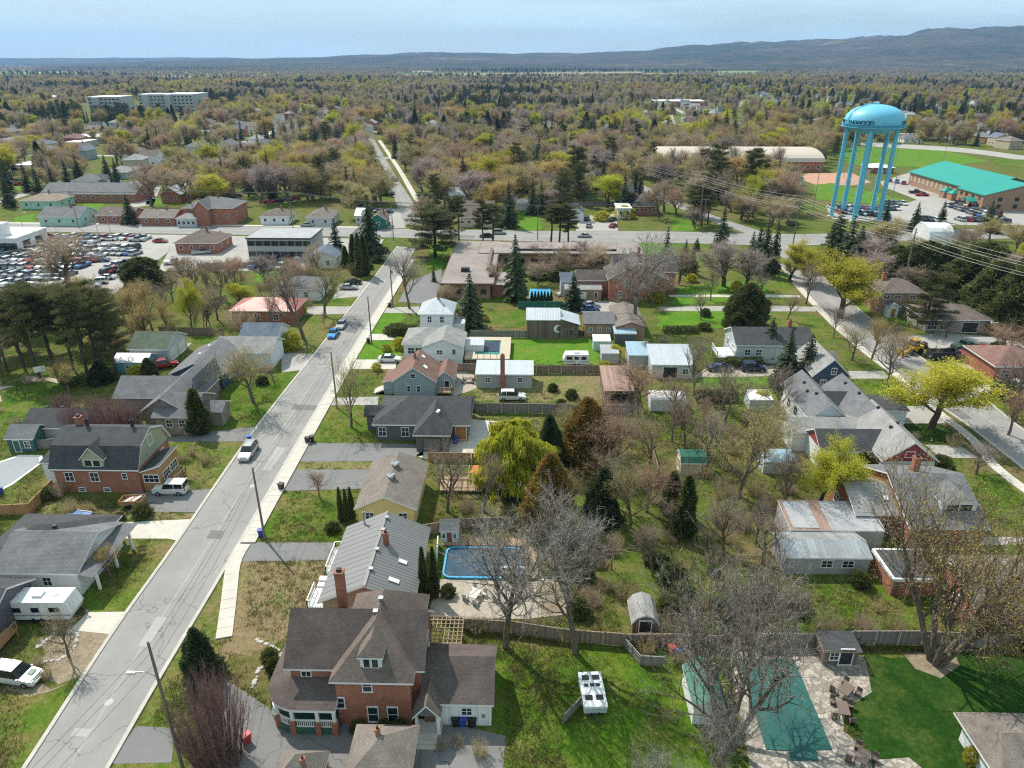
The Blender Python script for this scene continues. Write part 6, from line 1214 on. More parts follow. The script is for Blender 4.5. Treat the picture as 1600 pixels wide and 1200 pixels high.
def grow(rng, p, d, ln, r, lev, maxlev, out, sp, up=.12, nk=(5, 6, 5, 4), start=.35):
    nseg = (5, 5, 4, 3, 2)[min(lev, 4)]; pts, rad = [p.copy()], [r]; q = p.copy(); dd = d.copy()
    for i in range(nseg):
        w = (.10, .22, .28, .35, .4)[min(lev, 4)]
        dd = (dd + Vector((rng.uniform(-w, w), rng.uniform(-w, w), rng.uniform(-w*.6, w*.6)+up*(lev > 0)))).normalized()
        q = q + dd*(ln/nseg); pts.append(q.copy()); rad.append(r*(1-.72*(i+1)/nseg) if lev else r*(1-.6*(i+1)/nseg))
    out.append((pts, rad, lev))
    if lev >= maxlev: return
    n = nk[min(lev, len(nk)-1)]; n = max(2, int(n*rng.uniform(.8, 1.25)))
    for k in range(n):
        t = start+(1-start)*(k+rng.random()*.8)/n if lev == 0 else .25+.75*(k+rng.random())/n
        t = min(t, .999); i = int(t*nseg); f = t*nseg-i
        b = pts[i].lerp(pts[i+1], f); br = rad[i]*(1-f)+rad[i+1]*f
        bd = (pts[i+1]-pts[i]).normalized()
        a = k*2.4+rng.uniform(-.6, .6); s = bd.cross(Vector((math.cos(a), math.sin(a), .31))).normalized()
        ang = sp*rng.uniform(.7, 1.2)*(1 if lev else (1.05-.35*t))
        nd = (bd*math.cos(ang)+s*math.sin(ang)).normalized()
        grow(rng, b, nd, ln*rng.uniform(.5, .72)*(1 if lev else 1.0-.25*t), min(br*.72, r*.5), lev+1, maxlev, out, sp*.95, up, nk)

def sliver_arrays(npr, tips, n, ln, w, droop=0.0, along=None):
    """n thin twig slivers growing from the given points: returns verts (3n), faces"""
    idx = npr.integers(0, len(tips), n); P0 = tips[idx, :3]; D = tips[idx, 3:6]
    d = D + npr.normal(0, .55, (n, 3)); d[:, 2] += .15-droop; d /= np.linalg.norm(d, axis=1)[:, None]
    s = np.cross(d, npr.normal(0, 1, (n, 3))); s /= np.linalg.norm(s, axis=1)[:, None]
    L = ln*npr.uniform(.5, 1.3, (n, 1)); o = P0 - D*npr.uniform(0, 1, (n, 1))*ln*.8
    return np.stack([o-s*w, o+s*w, o+d*L], 1).reshape(-1, 3)
def leaf_arrays(npr, tips, n, spread, size):
    idx = npr.integers(0, len(tips), n); c = tips[idx, :3] + npr.normal(0, spread, (n, 3))
    a = npr.normal(0, 1, (n, 3)); a /= np.linalg.norm(a, axis=1)[:, None]; b = np.cross(a, npr.normal(0, 1, (n, 3))); b /= np.linalg.norm(b, axis=1)[:, None]
    sz = size*npr.uniform(.55, 1.3, (n, 1))
    return np.stack([c-a*sz*.6, c+b*sz*.45, c+a*sz*.6, c-b*sz*.45], 1).reshape(-1, 3)
def arr_mesh(name, chunks, mats):
    """chunks: (verts array, verts per face, material index) joined into one mesh with tubes given as MB"""
    V, FL, FT, MI = [], [], [], []; base = 0
    for c in chunks:
        if isinstance(c[0], MB):
            m, _, mi = c
            if not m.v: continue
            v = np.array(m.v); lt = np.array([len(f) for f in m.f]); li = np.concatenate([np.array(f) for f in m.f])
        else:
            v, k, mi = c; lt = np.full(len(v)//k, k); li = np.arange(len(v))
        V.append(v); FL.append(li+base); FT.append(lt); MI.append(np.full(len(lt), mi)); base += len(v)
    V = np.concatenate(V); FL = np.concatenate(FL); FT = np.concatenate(FT); MI = np.concatenate(MI)
    me = bpy.data.meshes.new(name); me.vertices.add(len(V)); me.vertices.foreach_set('co', V.ravel())
    me.loops.add(len(FL)); me.loops.foreach_set('vertex_index', FL); me.polygons.add(len(FT))
    me.polygons.foreach_set('loop_start', np.concatenate([[0], np.cumsum(FT)[:-1]])); me.polygons.foreach_set('material_index', MI)
    for m in mats: me.materials.append(m)
    me.update(calc_edges=True); return me

def broadleaf(seed, spread=.75, crown=1.0, maxlev=3, nk=(8, 6, 5, 4), tw=3000, tl=.5, twid=.012, leaves=0, lsize=.14, ls=.22, start=.32, up=.10, trunk_r=.26, mats=(0, 0, 0), stems=1, hi=False, tube_lev=3, lean=.0, off=.28):
    """returns (trunk mesh, crown mesh), normalised to a height of 10 m"""
    rng = random.Random(seed); npr = np.random.default_rng(seed); out = []
    for s in range(stems):
        a = s*2*math.pi/stems+rng.random(); so_ = .0 if stems == 1 else off*rng.uniform(.7, 1.2)
        d = Vector((math.cos(a)*so_+rng.uniform(-.05, .05)+lean, math.sin(a)*so_, 1)).normalized()
        grow(rng, Vector((math.cos(a)*so_*.45, math.sin(a)*so_*.45, -.1)), d, 6.4*rng.uniform(.85, 1.05), trunk_r/(1 if stems == 1 else 1.3), 0, maxlev, out, spread, up, nk, start)
    tr, cr = MB(), MB(); tips = []
    for pts, rad, lev in out:
        k = (8, 6, 4, 3, 3)[min(lev, 4)]
        if lev <= 1: tr.tube(pts, rad, k, cap=False)
        elif lev <= tube_lev: cr.tube(pts, [max(r_, .010) for r_ in rad], k if hi else 3, cap=False)
        if lev >= maxlev-1:
            for i in range(1, len(pts)):
                d = (pts[i]-pts[i-1]).normalized(); tips.append((*pts[i], *d)); 
                tips.append((*((pts[i]+pts[i-1])/2), *d))
    tips = np.array(tips)
    ch = [(cr, 0, 0)]
    if tw: ch.append((sliver_arrays(npr, tips, tw, tl, twid), 3, 1))
    if leaves: ch.append((leaf_arrays(npr, tips, leaves, ls, lsize), 4, 2))
    zmax = tips[:, 2].max(); sc_ = 10.0/zmax
    tr.v = [(a*sc_, b*sc_, c*sc_) for a, b, c in tr.v]; cr.v = [(a*sc_, b*sc_, c*sc_) for a, b, c in cr.v]
    ch = [(c[0], c[1], c[2]) if isinstance(c[0], MB) else (c[0]*sc_, c[1], c[2]) for c in ch]
    bark, twm, lfm = mats
    t = arr_mesh('trunk', [(tr, 0, 0)], [bark]); c = arr_mesh('crown', ch, [bark, twm, lfm])
    t.polygons.foreach_set('use_smooth', [True]*len(t.polygons))
    both = arr_mesh('tree', [(tr, 0, 0)] + ch, [bark, twm, lfm])
    r = np.percentile(np.hypot(tips[:, 0], tips[:, 1]), 93)*sc_
    return t, c, both, r
def conifer(seed, r0=2.2, tiers=26, per=9, z0=.7, mat=None, droop=.35, jag=5, bare=0.0, power=.85):
    """spruce or fir, 10 m tall: whorls of drooping sprays of needles"""
    rng = random.Random(seed); V = []
    tr = MB().tube([(0, 0, -.1), (.03, 0, 5), (0, 0, 9.8)], [.2, .12, .02], 7, cap=False)
    for i in range(tiers):
        t = (i+rng.random()*.5)/tiers; z = z0+(9.9-z0)*t; r = r0*(1-t)**power*rng.uniform(.8, 1.12)+.08
        if t < bare: r *= .5
        n = max(4, int(per*(1-.5*t)))
        for k in range(n):
            if rng.random() < .07: continue
            a = 2*math.pi*(k+rng.random()*.8)/n; rr = r*rng.uniform(.72, 1.12); dz = -rr*droop*rng.uniform(.6, 1.3)
            c, s = math.cos(a), math.sin(a); w = rr*.34
            for j in range(jag):
                f0, f1 = j/jag, (j+1.25)/jag
                x0, x1 = rr*f0, min(rr*f1, rr*1.04); zz0, zz1 = z+dz*f0**1.2, z+dz*f1**1.2+rng.uniform(-.08, .05)
                ww = w*(1-f0)**.7+.05
                for sgn in (-1, 1):
                    e = (x0*.35+x1*.65)+rng.uniform(-.05, .1); yw = sgn*ww*rng.uniform(.7, 1.2)
                    V += [(x0*c, x0*s, zz0), (x1*c, x1*s, zz1), (e*c-yw*s, e*s+yw*c, (zz0+zz1)/2-abs(yw)*.35+rng.uniform(-.06, .06))]
                    V += [(x0*c, x0*s, zz0), (e*c-yw*.5*s, e*s+yw*.5*c, zz0-.18-rr*.06), ((x1*.8)*c, (x1*.8)*s, zz1-.16-rr*.05)]
    V = np.array(V)
    return arr_mesh('trunk', [(tr, 0, 0)], [B_dark]), arr_mesh('crown', [(V, 3, 0)], [mat]), arr_mesh('tree', [(tr, 0, 0), (V, 3, 1)], [B_dark, mat]), r0*.8
def pine(seed, z0=4.5, n=26, spread=2.2, mat=None, tuft=150, tr_r=.17, flat=.45):
    """tall pine: bare stem, clumped needles on irregular limbs; 10 m"""
    rng = random.Random(seed); npr = np.random.default_rng(seed); tr = MB().tube([(0, 0, -.1), (.1, .05, 4), (rng.uniform(-.2, .2), .1, 7.5), (.1, 0, 9.6)], [tr_r, tr_r*.75, tr_r*.45, .03], 7, cap=False)
    V = []
    for i in range(n):
        t = (i+rng.random())/n; z = z0+(9.6-z0)*t; L = spread*(1-.55*t)*rng.uniform(.5, 1.15)*(1.0 if t > .1 else .8); a = i*2.4+rng.uniform(-.5, .5)
        e = Vector((math.cos(a)*L, math.sin(a)*L, z+L*rng.uniform(-.05, .35)))
        tr.tube([(0, 0, z), tuple(Vector((0, 0, z)).lerp(e, .5)+Vector((0, 0, -.1))), tuple(e)], [.06, .04, .015], 4, cap=False)
        for f in (1.0, .7, .45):
            c = Vector((0, 0, z)).lerp(e, f); m = int(tuft*(.5+.5*f)); R0 = .55*rng.uniform(.7, 1.2)*(.6+.4*f)
            p = npr.normal(0, 1, (m, 3)); p /= np.linalg.norm(p, axis=1)[:, None]; p *= R0*npr.uniform(.25, 1, (m, 1))**.6; p[:, 2] *= flat; p[:, 2] += .12
            o = p+np.array(c); d = p+npr.normal(0, .3, (m, 3))+np.array([0, 0, .25]); d /= np.linalg.norm(d, axis=1)[:, None]
            s = np.cross(d, npr.normal(0, 1, (m, 3))); s /= np.linalg.norm(s, axis=1)[:, None]
            V.append(np.stack([o-s*.032, o+s*.032, o+d*npr.uniform(.2, .42, (m, 1))], 1).reshape(-1, 3))
    V = np.concatenate(V)
    return arr_mesh('trunk', [(tr, 0, 0)], [B_dark]), arr_mesh('crown', [(V, 3, 0)], [mat]), arr_mesh('tree', [(tr, 0, 0), (V, 3, 1)], [B_dark, mat]), spread*.8
def blob_cloud(seed, shape, n, size, mat, bark=None, hang=False, wob=1.0):
    """dense evergreen or shrub: sprays spread through an uneven volume; shape(t) gives radius at height t (0..1), 10 m tall"""
    rng = random.Random(seed); npr = np.random.default_rng(seed)
    t = npr.uniform(0, 1, n)**.9; a = npr.uniform(0, 2*math.pi, n)
    ph = [rng.uniform(0, 6.28) for _ in range(6)]
    bump_ = 1+wob*(.16*np.sin(3*a+9*t+ph[0])+.13*np.sin(5*a-14*t+ph[1])+.10*np.sin(8*a+23*t+ph[2]))
    r = np.array([shape(x) for x in t])*bump_*npr.uniform(.35, 1, n)**.45
    c = np.stack([r*np.cos(a), r*np.sin(a), t*10], 1)
    d = np.stack([np.cos(a)*.6, np.sin(a)*.6, np.full(n, .7)], 1)+npr.normal(0, .45, (n, 3)); d = np.where(hang, d*np.array([.45, .45, 0])+np.array([0, 0, -.9]), d); d /= np.linalg.norm(d, axis=1)[:, None]
    s = np.cross(d, npr.normal(0, 1, (n, 3))); s /= np.linalg.norm(s, axis=1)[:, None]*(2.2 if hang else 1); z = size*npr.uniform(.5, 1.3, (n, 1))
    V = np.stack([c-s*z*.3, c+d*z*.35-s*z*.18, c+d*z, c+s*z*.3], 1).reshape(-1, 3)
    tr = MB().tube([(0, 0, -.1), (0, 0, 8)], [.2, .05], 6, cap=False)
    return arr_mesh('trunk', [(tr, 0, 0)], [bark or B_dark]), arr_mesh('crown', [(V, 4, 0)], [mat]), arr_mesh('tree', [(tr, 0, 0), (V, 4, 1)], [bark or B_dark, mat]), max(shape(x/10) for x in range(11))
def upright_shrub(seed, stems, mat, tw=1500, leaves=0, leafm=None, spread=.5, ls=.5):
    rng = random.Random(seed); npr = np.random.default_rng(seed); m = MB(); tips = []
    for i in range(stems):
        a = rng.uniform(0, 6.28); sp = spread*rng.random()**.5; b = Vector((math.cos(a)*sp*4.2, math.sin(a)*sp*4.2, 0)); d = Vector((math.cos(a)*sp*.62, math.sin(a)*sp*.62, 1)).normalized(); hh_ = rng.uniform(.6, 1.05)*(1-.35*sp)
        pts = [b]; 
        for k in range(3):
            d = (d+Vector((rng.uniform(-.14, .14), rng.uniform(-.14, .14), 0))).normalized(); pts.append(pts[-1]+d*rng.uniform(2.7, 3.5)*hh_); tips.append((*pts[-1], *d)); tips.append((*((pts[-1]+pts[-2])/2), *d))
        m.tube(pts, [.07, .05, .035, .012], 3, cap=False)
    tips = np.array(tips); ch = [(m, 0, 0), (sliver_arrays(npr, tips, tw, 1.5, .016 if tw > 9000 else .03), 3, 0)]
    if leaves: ch.append((leaf_arrays(npr, tips, leaves, ls, .3), 4, 1))
    c = arr_mesh('shrub', ch, [mat, leafm or mat]); return None, c, c, spread*7.5

K = {}      # kind -> list of prototypes (trunk, crown, both, radius at 10 m)
mt = lambda bark, tw, lf=None: (bark, tw, lf or tw)
K['great_bare'] = [broadleaf(21, .78, nk=(8, 8, 7, 5), tw=7000, tl=.46, twid=.0065, maxlev=3, mats=mt(B_grey, T_silver), hi=True, trunk_r=.19, start=.34, up=.09), broadleaf(34, .62, nk=(8, 8, 7, 5), tw=7000, tl=.46, twid=.0065, mats=mt(B_grey, T_silver), hi=True, trunk_r=.18, start=.36, up=.14)]
K['giant_bare'] = [broadleaf(57, .8, nk=(7, 8, 7, 6), tw=13000, tl=.42, twid=.0055, mats=mt(B_grey, T_silver), hi=True, stems=4, off=.42, trunk_r=.24, start=.46, up=.15)]
K['giant_budding'] = [broadleaf(63, .78, nk=(7, 8, 7, 5), tw=9000, tl=.36, twid=.0055, leaves=13000, lsize=.065, ls=.15, mats=mt(B_grey, L_olive, L_gold), hi=True, stems=5, off=.5, trunk_r=.25, start=.3, up=.06)]
K['bare'] = [broadleaf(5+i, .62+.1*i, nk=(8, 7, 6, 4), tw=7000, tl=.62, twid=.014, mats=mt(B_grey, T_brown), start=.3, up=.14-.03*i) for i in range(3)]
K['mauve'] = [broadleaf(15+i, .55+.1*i, nk=(9, 7, 6, 4), tw=8000, tl=.6, twid=.014, mats=mt(B_grey, T_mauve), start=.25, up=.16) for i in range(2)]
K['rust'] = [broadleaf(25+i, .62+.1*i, nk=(8, 7, 6, 4), tw=4000, tl=.6, twid=.015, leaves=6000, lsize=.12, ls=.22, mats=mt(B_grey, T_brown, T_rust), start=.28) for i in range(2)]
K['yellow'] = [broadleaf(45+i, .62+.1*i, nk=(8, 7, 6, 4), tw=2500, tl=.5, twid=.014, leaves=26000, lsize=.105, ls=.24, mats=mt(B_dark, L_olive, L_yellow), start=.28) for i in range(2)]
K['lime'] = [broadleaf(49+i, .66+.1*i, nk=(8, 7, 6, 4), tw=2000, tl=.5, twid=.014, leaves=28000, lsize=.11, ls=.25, mats=mt(B_dark, L_olive, L_lime), start=.28) for i in range(2)]
K['olive'] = [broadleaf(75+i, .64+.1*i, nk=(8, 7, 6, 4), tw=4500, tl=.55, twid=.014, leaves=7500, lsize=.115, ls=.22, mats=mt(B_grey, T_brown, L_olive), start=.28) for i in range(2)]
K['gold'] = [broadleaf(85+i, .6+.1*i, nk=(8, 7, 6, 4), tw=3500, tl=.55, twid=.014, leaves=9000, lsize=.13, ls=.22, mats=mt(B_grey, T_brown, L_gold), start=.28) for i in range(2)]
K['spruce'] = [conifer(2, 2.1, mat=N_spruce), conifer(3, 1.7, tiers=24, mat=N_spruce), conifer(4, 2.4, tiers=28, mat=N_spruce, droop=.45)]
K['pine'] = [pine(6, 4.2, mat=N_pine), pine(7, 3.0, 30, 2.4, mat=N_pine), pine(8, 5.2, 20, 1.8, mat=N_pine)]
K['bushy_pine'] = [pine(9, 1.6, 46, 2.7, mat=N_pine, tuft=150), pine(10, 1.2, 46, 3.0, mat=N_pine, tuft=150)]
K['cedar'] = [blob_cloud(11, lambda t: 1.05*(1-t**1.6)**.8*min(1, t*9+.35), 8000, .36, N_cedar)]
K['round_cedar'] = [blob_cloud(12, lambda t: 3.0*math.sqrt(max(0, 1-(t*1.02-.28)**2/.56)) if t < .96 else .3, 15000, .46, N_cedar), blob_cloud(13, lambda t: 2.7*(1-t**2)**.6*min(1, t*5+.5), 15000, .5, N_cedar)]
K['rusty_cedar'] = [blob_cloud(14, lambda t: 2.9*(1-t**1.5)**.75*min(1, t*4+.45), 14000, .5, N_rusty)]
K['dark_conifer'] = [blob_cloud(16, lambda t: 2.8*(1-t)**.75*min(1, t*6+.4)+.05, 13000, .5, N_spruce)]
K['willow'] = [blob_cloud(18, lambda t: 4.2*math.sqrt(max(.02, 1-(t-.35)**2/.45)), 19000, 1.0, L_lime, hang=True, wob=1.9)]
K['purple_shrub'] = [upright_shrub(19, 150, leafy('twigs_purple', (.30, .185, .175), (.22, .13, .125), .2, .2), 13000, spread=.75)]
K['brown_shrub'] = [upright_shrub(20, 90, T_brown, 2600, spread=.85), upright_shrub(22, 80, T_brown, 2200, 1600, L_olive, .9)]
K['green_shrub'] = [blob_cloud(23, lambda t: 6.2*math.sqrt(max(.02, 1-(t-.3)**2/.5)), 3800, 1.3, N_cedar)]
K['yellow_shrub'] = [blob_cloud(24, lambda t: 6.0*math.sqrt(max(.02, 1-(t-.3)**2/.5)), 3400, 1.1, L_yellow)]
NOUN = {'great_bare': ('bare_tree', 'tall silvery bare', 'tree'), 'giant_bare': ('bare_tree', 'huge many-stemmed bare', 'tree'), 'giant_budding': ('budding_tree', 'huge spreading tree with sparse gold buds,', 'tree'), 'bare': ('bare_tree', 'leafless brown', 'tree'), 'mauve': ('bare_tree', 'leafless mauve-grey', 'tree'), 'rust': ('budding_tree', 'russet-budded', 'tree'), 'yellow': ('budding_tree', 'yellow-budded', 'tree'), 'lime': ('leafing_tree', 'lime-leafed', 'tree'), 'olive': ('budding_tree', 'olive-budded', 'tree'), 'gold': ('budding_tree', 'gold-budded', 'tree'), 'spruce': ('spruce_tree', 'dark green', 'spruce'), 'pine': ('pine_tree', 'bare-stemmed', 'pine'), 'bushy_pine': ('pine_tree', 'bushy green', 'pine'), 'cedar': ('cedar_tree', 'columnar green', 'cedar'), 'round_cedar': ('cedar_tree', 'broad dense green', 'cedar'), 'rusty_cedar': ('cedar_tree', 'rust-tinged bushy', 'cedar'), 'dark_conifer': ('spruce_tree', 'dense blackish', 'conifer'), 'willow': ('willow_tree', 'drooping yellow-green', 'willow'), 'purple_shrub': ('shrub', 'dense purplish twiggy', 'shrub'), 'brown_shrub': ('shrub', 'bare brown twiggy', 'shrub'), 'green_shrub': ('shrub', 'rounded dark green', 'shrub'), 'yellow_shrub': ('shrub', 'rounded yellow-green', 'shrub')}
THIN = {'bare': [broadleaf(105+i, .7+.12*i, nk=(8, 7, 6, 4), tw=2600, tl=.5, twid=.008, mats=mt(B_grey, T_brown), hi=True, start=.3, up=.12, trunk_r=.2) for i in range(2)], 'mauve': [broadleaf(108, .62, nk=(9, 7, 6, 4), tw=3000, tl=.5, twid=.008, mats=mt(B_grey, T_mauve), hi=True, start=.25, up=.15, trunk_r=.2)],
        'olive': [broadleaf(110+i, .66+.12*i, nk=(8, 7, 6, 4), tw=2000, tl=.45, twid=.008, leaves=6500, lsize=.075, ls=.2, mats=mt(B_grey, T_brown, L_olive), hi=True, start=.28, trunk_r=.2) for i in range(2)], 'rust': [broadleaf(113, .68, nk=(8, 7, 6, 4), tw=2200, tl=.45, twid=.008, leaves=5500, lsize=.075, ls=.2, mats=mt(B_grey, T_brown, T_rust), hi=True, start=.28, trunk_r=.2)], 'gold': [broadleaf(115, .64, nk=(8, 7, 6, 4), tw=2000, tl=.45, twid=.008, leaves=7000, lsize=.075, ls=.2, mats=mt(B_grey, T_brown, L_gold), hi=True, start=.28, trunk_r=.2)]}
trng = random.Random(77)
K['yellow'].append(broadleaf(145, .9, nk=(10, 7, 6, 4), tw=2500, tl=.5, twid=.014, leaves=26000, lsize=.105, ls=.24, mats=mt(B_dark, L_olive, L_yellow), start=.22, up=.05))
TREES = []
def plant(kind, x, y, h, w=None, rot=None, parts=True, var=None):
    """w: wanted crown width in metres"""
    lib = THIN[kind] if kind in THIN and y < 175 else K[kind]
    t, c, both, r = lib[trng.randrange(len(lib)) if var is None else var % len(lib)]
    s = h/10; sx = s if w is None else w/(2*r); sx = min(max(sx, s*.45), s*2.2)
    nm, look, noun = NOUN[kind]; rz_ = trng.uniform(0, 6.28) if rot is None else rot
    if parts and t is not None:
        o = empty(nm, (x, y, 0), rz_)
        for n, me in (('trunk', t), ('crown', c)):
            q = bpy.data.objects.new(n, me); col.objects.link(q); q.parent = o
    else:
        o = bpy.data.objects.new(nm, both); col.objects.link(o); o.location = (x, y, 0); o.rotation_euler = (0, 0, rz_)
    o.scale = (sx, sx*trng.uniform(.93, 1.07), s); tag(o, None, noun, None)
    AUTO.append((o, look, noun, x, y)); BLOCK.append((x, y, .9*sx*r)); TREES.append((x, y))
    return o
def T(kind, bx, by, ty, wpx=None, var=None, parts=True, rot=None):
    """tree standing at pixel bx, by with its top at row ty, crown wpx pixels wide"""
    x, y = P(bx, by); h = max(top_z(x, y, ty), 1.0)
    dep = y*math.cos(PITCH)+(CAM_H-h*.6)*math.sin(PITCH); w = None if wpx is None else wpx*dep/F
    return plant(kind, x, y, h, w, rot, parts, var)
# front gardens
T('great_bare', 790, 1012, 772, 215, 0, rot=.4); T('great_bare', 900, 1022, 768, 185, 1, rot=2.2); T('giant_bare', 1132, 1165, 838, 310, rot=.9); T('giant_budding', 1462, 1035, 735, 290, rot=3.6)
T('purple_shrub', 345, 1192, 1036, 118); T('dark_conifer', 318, 1058, 985, 66); T('great_bare', 1100, 1275, 1095, 130, 1); T('bare', 108, 1027, 940, 70, 1); T('gold', 174, 902, 850, 50); T('great_bare', 1010, 1295, 1150, 120, 0)
T('cedar', 663, 938, 856, 16); T('cedar', 679, 934, 856, 15); T('cedar', 534, 814, 762, 10); T('cedar', 543, 815, 765, 9); T('cedar', 551, 812, 762, 10)
T('bare', 699, 800, 682, 95, 0); T('willow', 803, 760, 660, 92); T('rusty_cedar', 858, 830, 712, 82); T('dark_conifer', 858, 738, 652, 56); T('rusty_cedar', 915, 730, 625, 76); T('rust', 955, 745, 640, 90); T('olive', 985, 825, 715, 95); T('dark_conifer', 940, 820, 735, 60); T('dark_conifer', 800, 775, 730, 40)
T('olive', 1155, 776, 612, 130, 0); T('rust', 996, 645, 560, 92); T('mauve', 1084, 620, 520, 60, 0); T('lime', 1281, 786, 682, 105, 1); T('yellow', 1455, 668, 560, 135, 1); T('bare', 1386, 604, 508, 80); T('olive', 1331, 563, 498, 60); T('gold', 1362, 562, 490, 50); T('bare', 1302, 528, 478, 42); T('yellow', 1312, 497, 398, 110, 0)
T('yellow', 1233, 438, 372, 60); T('yellow', 1262, 446, 385, 55); T('bare', 1259, 475, 400, 55); T('mauve', 1525, 741, 690, 105, 1); T('spruce', 1224, 602, 512, 44); T('spruce', 1256, 604, 520, 46); T('spruce', 1200, 560, 495, 40); T('bushy_pine', 1444, 518, 425, 62); T('mauve', 1478, 528, 490, 40); T('mauve', 1585, 660, 545, 90); T('rust', 1560, 560, 500, 60)
for a in ((1505, 478, 400, 85), (1545, 500, 410, 80), (1585, 520, 415, 90), (1600, 470, 395, 60), (1395, 442, 385, 50), (1425, 446, 383, 60), (1350, 425, 380, 50), (1470, 450, 385, 60), (1380, 425, 372, 44), (1165, 518, 445, 62), (1152, 512, 455, 40), (1535, 440, 380, 70), (1445, 430, 378, 50)): T('round_cedar', *a)
for a in ((1303, 402, 325, 44), (1322, 415, 335, 42), (1292, 420, 345, 40), (1335, 425, 350, 40), (1427, 362, 314, 20), (1540, 362, 312, 24), (1555, 365, 325, 18), (1383, 345, 310, 14), (1470, 347, 312, 16), (1040, 410, 352, 20), (1068, 426, 372, 22), (1080, 430, 378, 20), (1088, 392, 370, 13), (1126, 388, 320, 26), (1172, 412, 360, 22), (1190, 430, 338, 32), (1206, 425, 345, 26), (1185, 395, 352, 22), (805, 470, 362, 42), (735, 512, 424, 52), (895, 482, 424, 34), (580, 402, 300, 40), (527, 405, 340, 30), (900, 300, 232, 22), (838, 290, 222, 22), (795, 355, 282, 30), (868, 245, 215, 14), (858, 245, 218, 14), (875, 247, 218, 14)): T('spruce', *a)
for a in ((555, 428, 367, 15), (563, 432, 365, 15), (571, 430, 368, 15), (541, 418, 385, 13), (496, 388, 362, 8), (486, 390, 366, 8), (446, 400, 376, 10), (340, 378, 362, 5), (347, 379, 361, 5), (1067, 838, 745, 34), (1048, 800, 738, 30)): T('cedar', *a)
T('cedar', 313, 676, 608, 38); T('round_cedar', 1345, 742, 708, 30); T('round_cedar', 1374, 744, 712, 28)
T('great_bare', 990, 515, 355, 140, 0); T('bare', 868, 436, 375, 75); T('mauve', 1130, 447, 368, 90); T('mauve', 1165, 452, 385, 60); T('bare', 1095, 500, 455, 35); T('great_bare', 640, 482, 383, 72, 1); T('bushy_pine', 680, 402, 322, 80); T('spruce', 678, 440, 412, 8)
for a in ((705, 378, 308, 24), (717, 378, 305, 26), (755, 377, 312, 30), (770, 378, 318, 30), (861, 378, 320, 30), (874, 378, 318, 34), (888, 378, 322, 34), (1083, 352, 288, 34), (1096, 355, 286, 36), (1106, 350, 300, 24)): T('pine', *a)
T('bare', 475, 530, 405, 100); T('olive', 508, 495, 400, 85); T('bare', 108, 450, 352, 110, 1); T('round_cedar', 226, 448, 403, 56); T('lime', 376, 482, 440, 46); T('lime', 300, 512, 432, 40); T('olive', 396, 628, 520, 115); T('olive', 549, 668, 556, 80, 0); T('gold', 108, 612, 560, 60); T('lime', 20, 250, 225, 20)
for i, (bx, by, ty) in enumerate(((12, 580, 470), (38, 575, 455), (62, 590, 448), (88, 585, 452), (115, 578, 447), (138, 590, 450), (160, 575, 455), (182, 585, 462), (28, 548, 462), (75, 545, 450), (128, 540, 445), (172, 540, 452), (150, 560, 440), (50, 520, 440), (100, 515, 445), (-10, 560, 455))): T('pine', bx, by, ty, 46 + i % 3*8)
for a in ((215, 512, 440, 48), (240, 520, 432, 44), (262, 530, 462, 30), (188, 560, 510, 30)): T('gold', *a)
for a in ((125, 682, 615, 48), (160, 684, 608, 55), (190, 684, 612, 50), (210, 680, 625, 36), (100, 640, 612, 30)): T('purple_shrub', *a)
T('rust', 500, 778, 732, 34); T('dark_conifer', 160, 598, 565, 40); T('round_cedar', 235, 590, 560, 24); T('bare', 5, 600, 500, 50); T('mauve', 1395, 545, 505, 30)
for a in ((1250, 600, 560, 40), (1120, 690, 640, 60), (1200, 690, 625, 55), (1050, 690, 630, 55), (1040, 565, 520, 36), (1010, 560, 525, 30), (925, 905, 840, 50), (955, 890, 830, 45), (1230, 740, 690, 50), (1190, 960, 890, 60), (1240, 985, 905, 70), (985, 440, 395, 45), (840, 445, 405, 40), (340, 500, 440, 60), (420, 520, 455, 50), (322, 445, 405, 36), (270, 470, 420, 50), (352, 440, 400, 40), (430, 600, 565, 30)): T('bare', *a)
for a in ((310, 470, 395, 60), (345, 470, 402, 55), (445, 470, 400, 60), (290, 450, 398, 44), (500, 430, 375, 40), (415, 445, 395, 44), (255, 500, 440, 44), (930, 430, 375, 60), (1060, 445, 380, 55), (1185, 470, 420, 40), (1110, 470, 415, 44), (915, 415, 372, 40), (780, 455, 405, 34), (1230, 500, 452, 36), (835, 410, 378, 30), (1020, 480, 420, 44)): T('mauve' if a[0] % 2 else 'bare', *a)
for a in ((370, 460, 402, 50), (460, 450, 405, 44), (1035, 470, 425, 40), (700, 480, 440, 30), (1575, 680, 600, 60), (1410, 560, 515, 40)): T('rust', *a)
for k, a in (('rust', (935, 700, 610, 74)), ('bare', (968, 715, 618, 84)), ('olive', (1015, 735, 628, 80)), ('bare', (1070, 700, 603, 74)), ('mauve', (1105, 730, 638, 70)), ('olive', (1190, 735, 628, 84)), ('rust', (1010, 800, 713, 74)), ('bare', (960, 790, 693, 80)), ('mauve', (1130, 860, 768, 74)), ('bare', (1085, 810, 720, 74)), ('bare', (1225, 800, 713, 68)), ('olive', (890, 800, 718, 64)), ('mauve', (1190, 880, 798, 70)), ('bare', (1020, 900, 818, 74)), ('bare', (1395, 930, 828, 74)), ('olive', (880, 690, 618, 58)), ('bare', (1130, 640, 563, 58)), ('mauve', (1215, 650, 568, 58)), ('rust', (1050, 650, 578, 58)), ('bare', (755, 800, 706, 74))): T(k, *a)
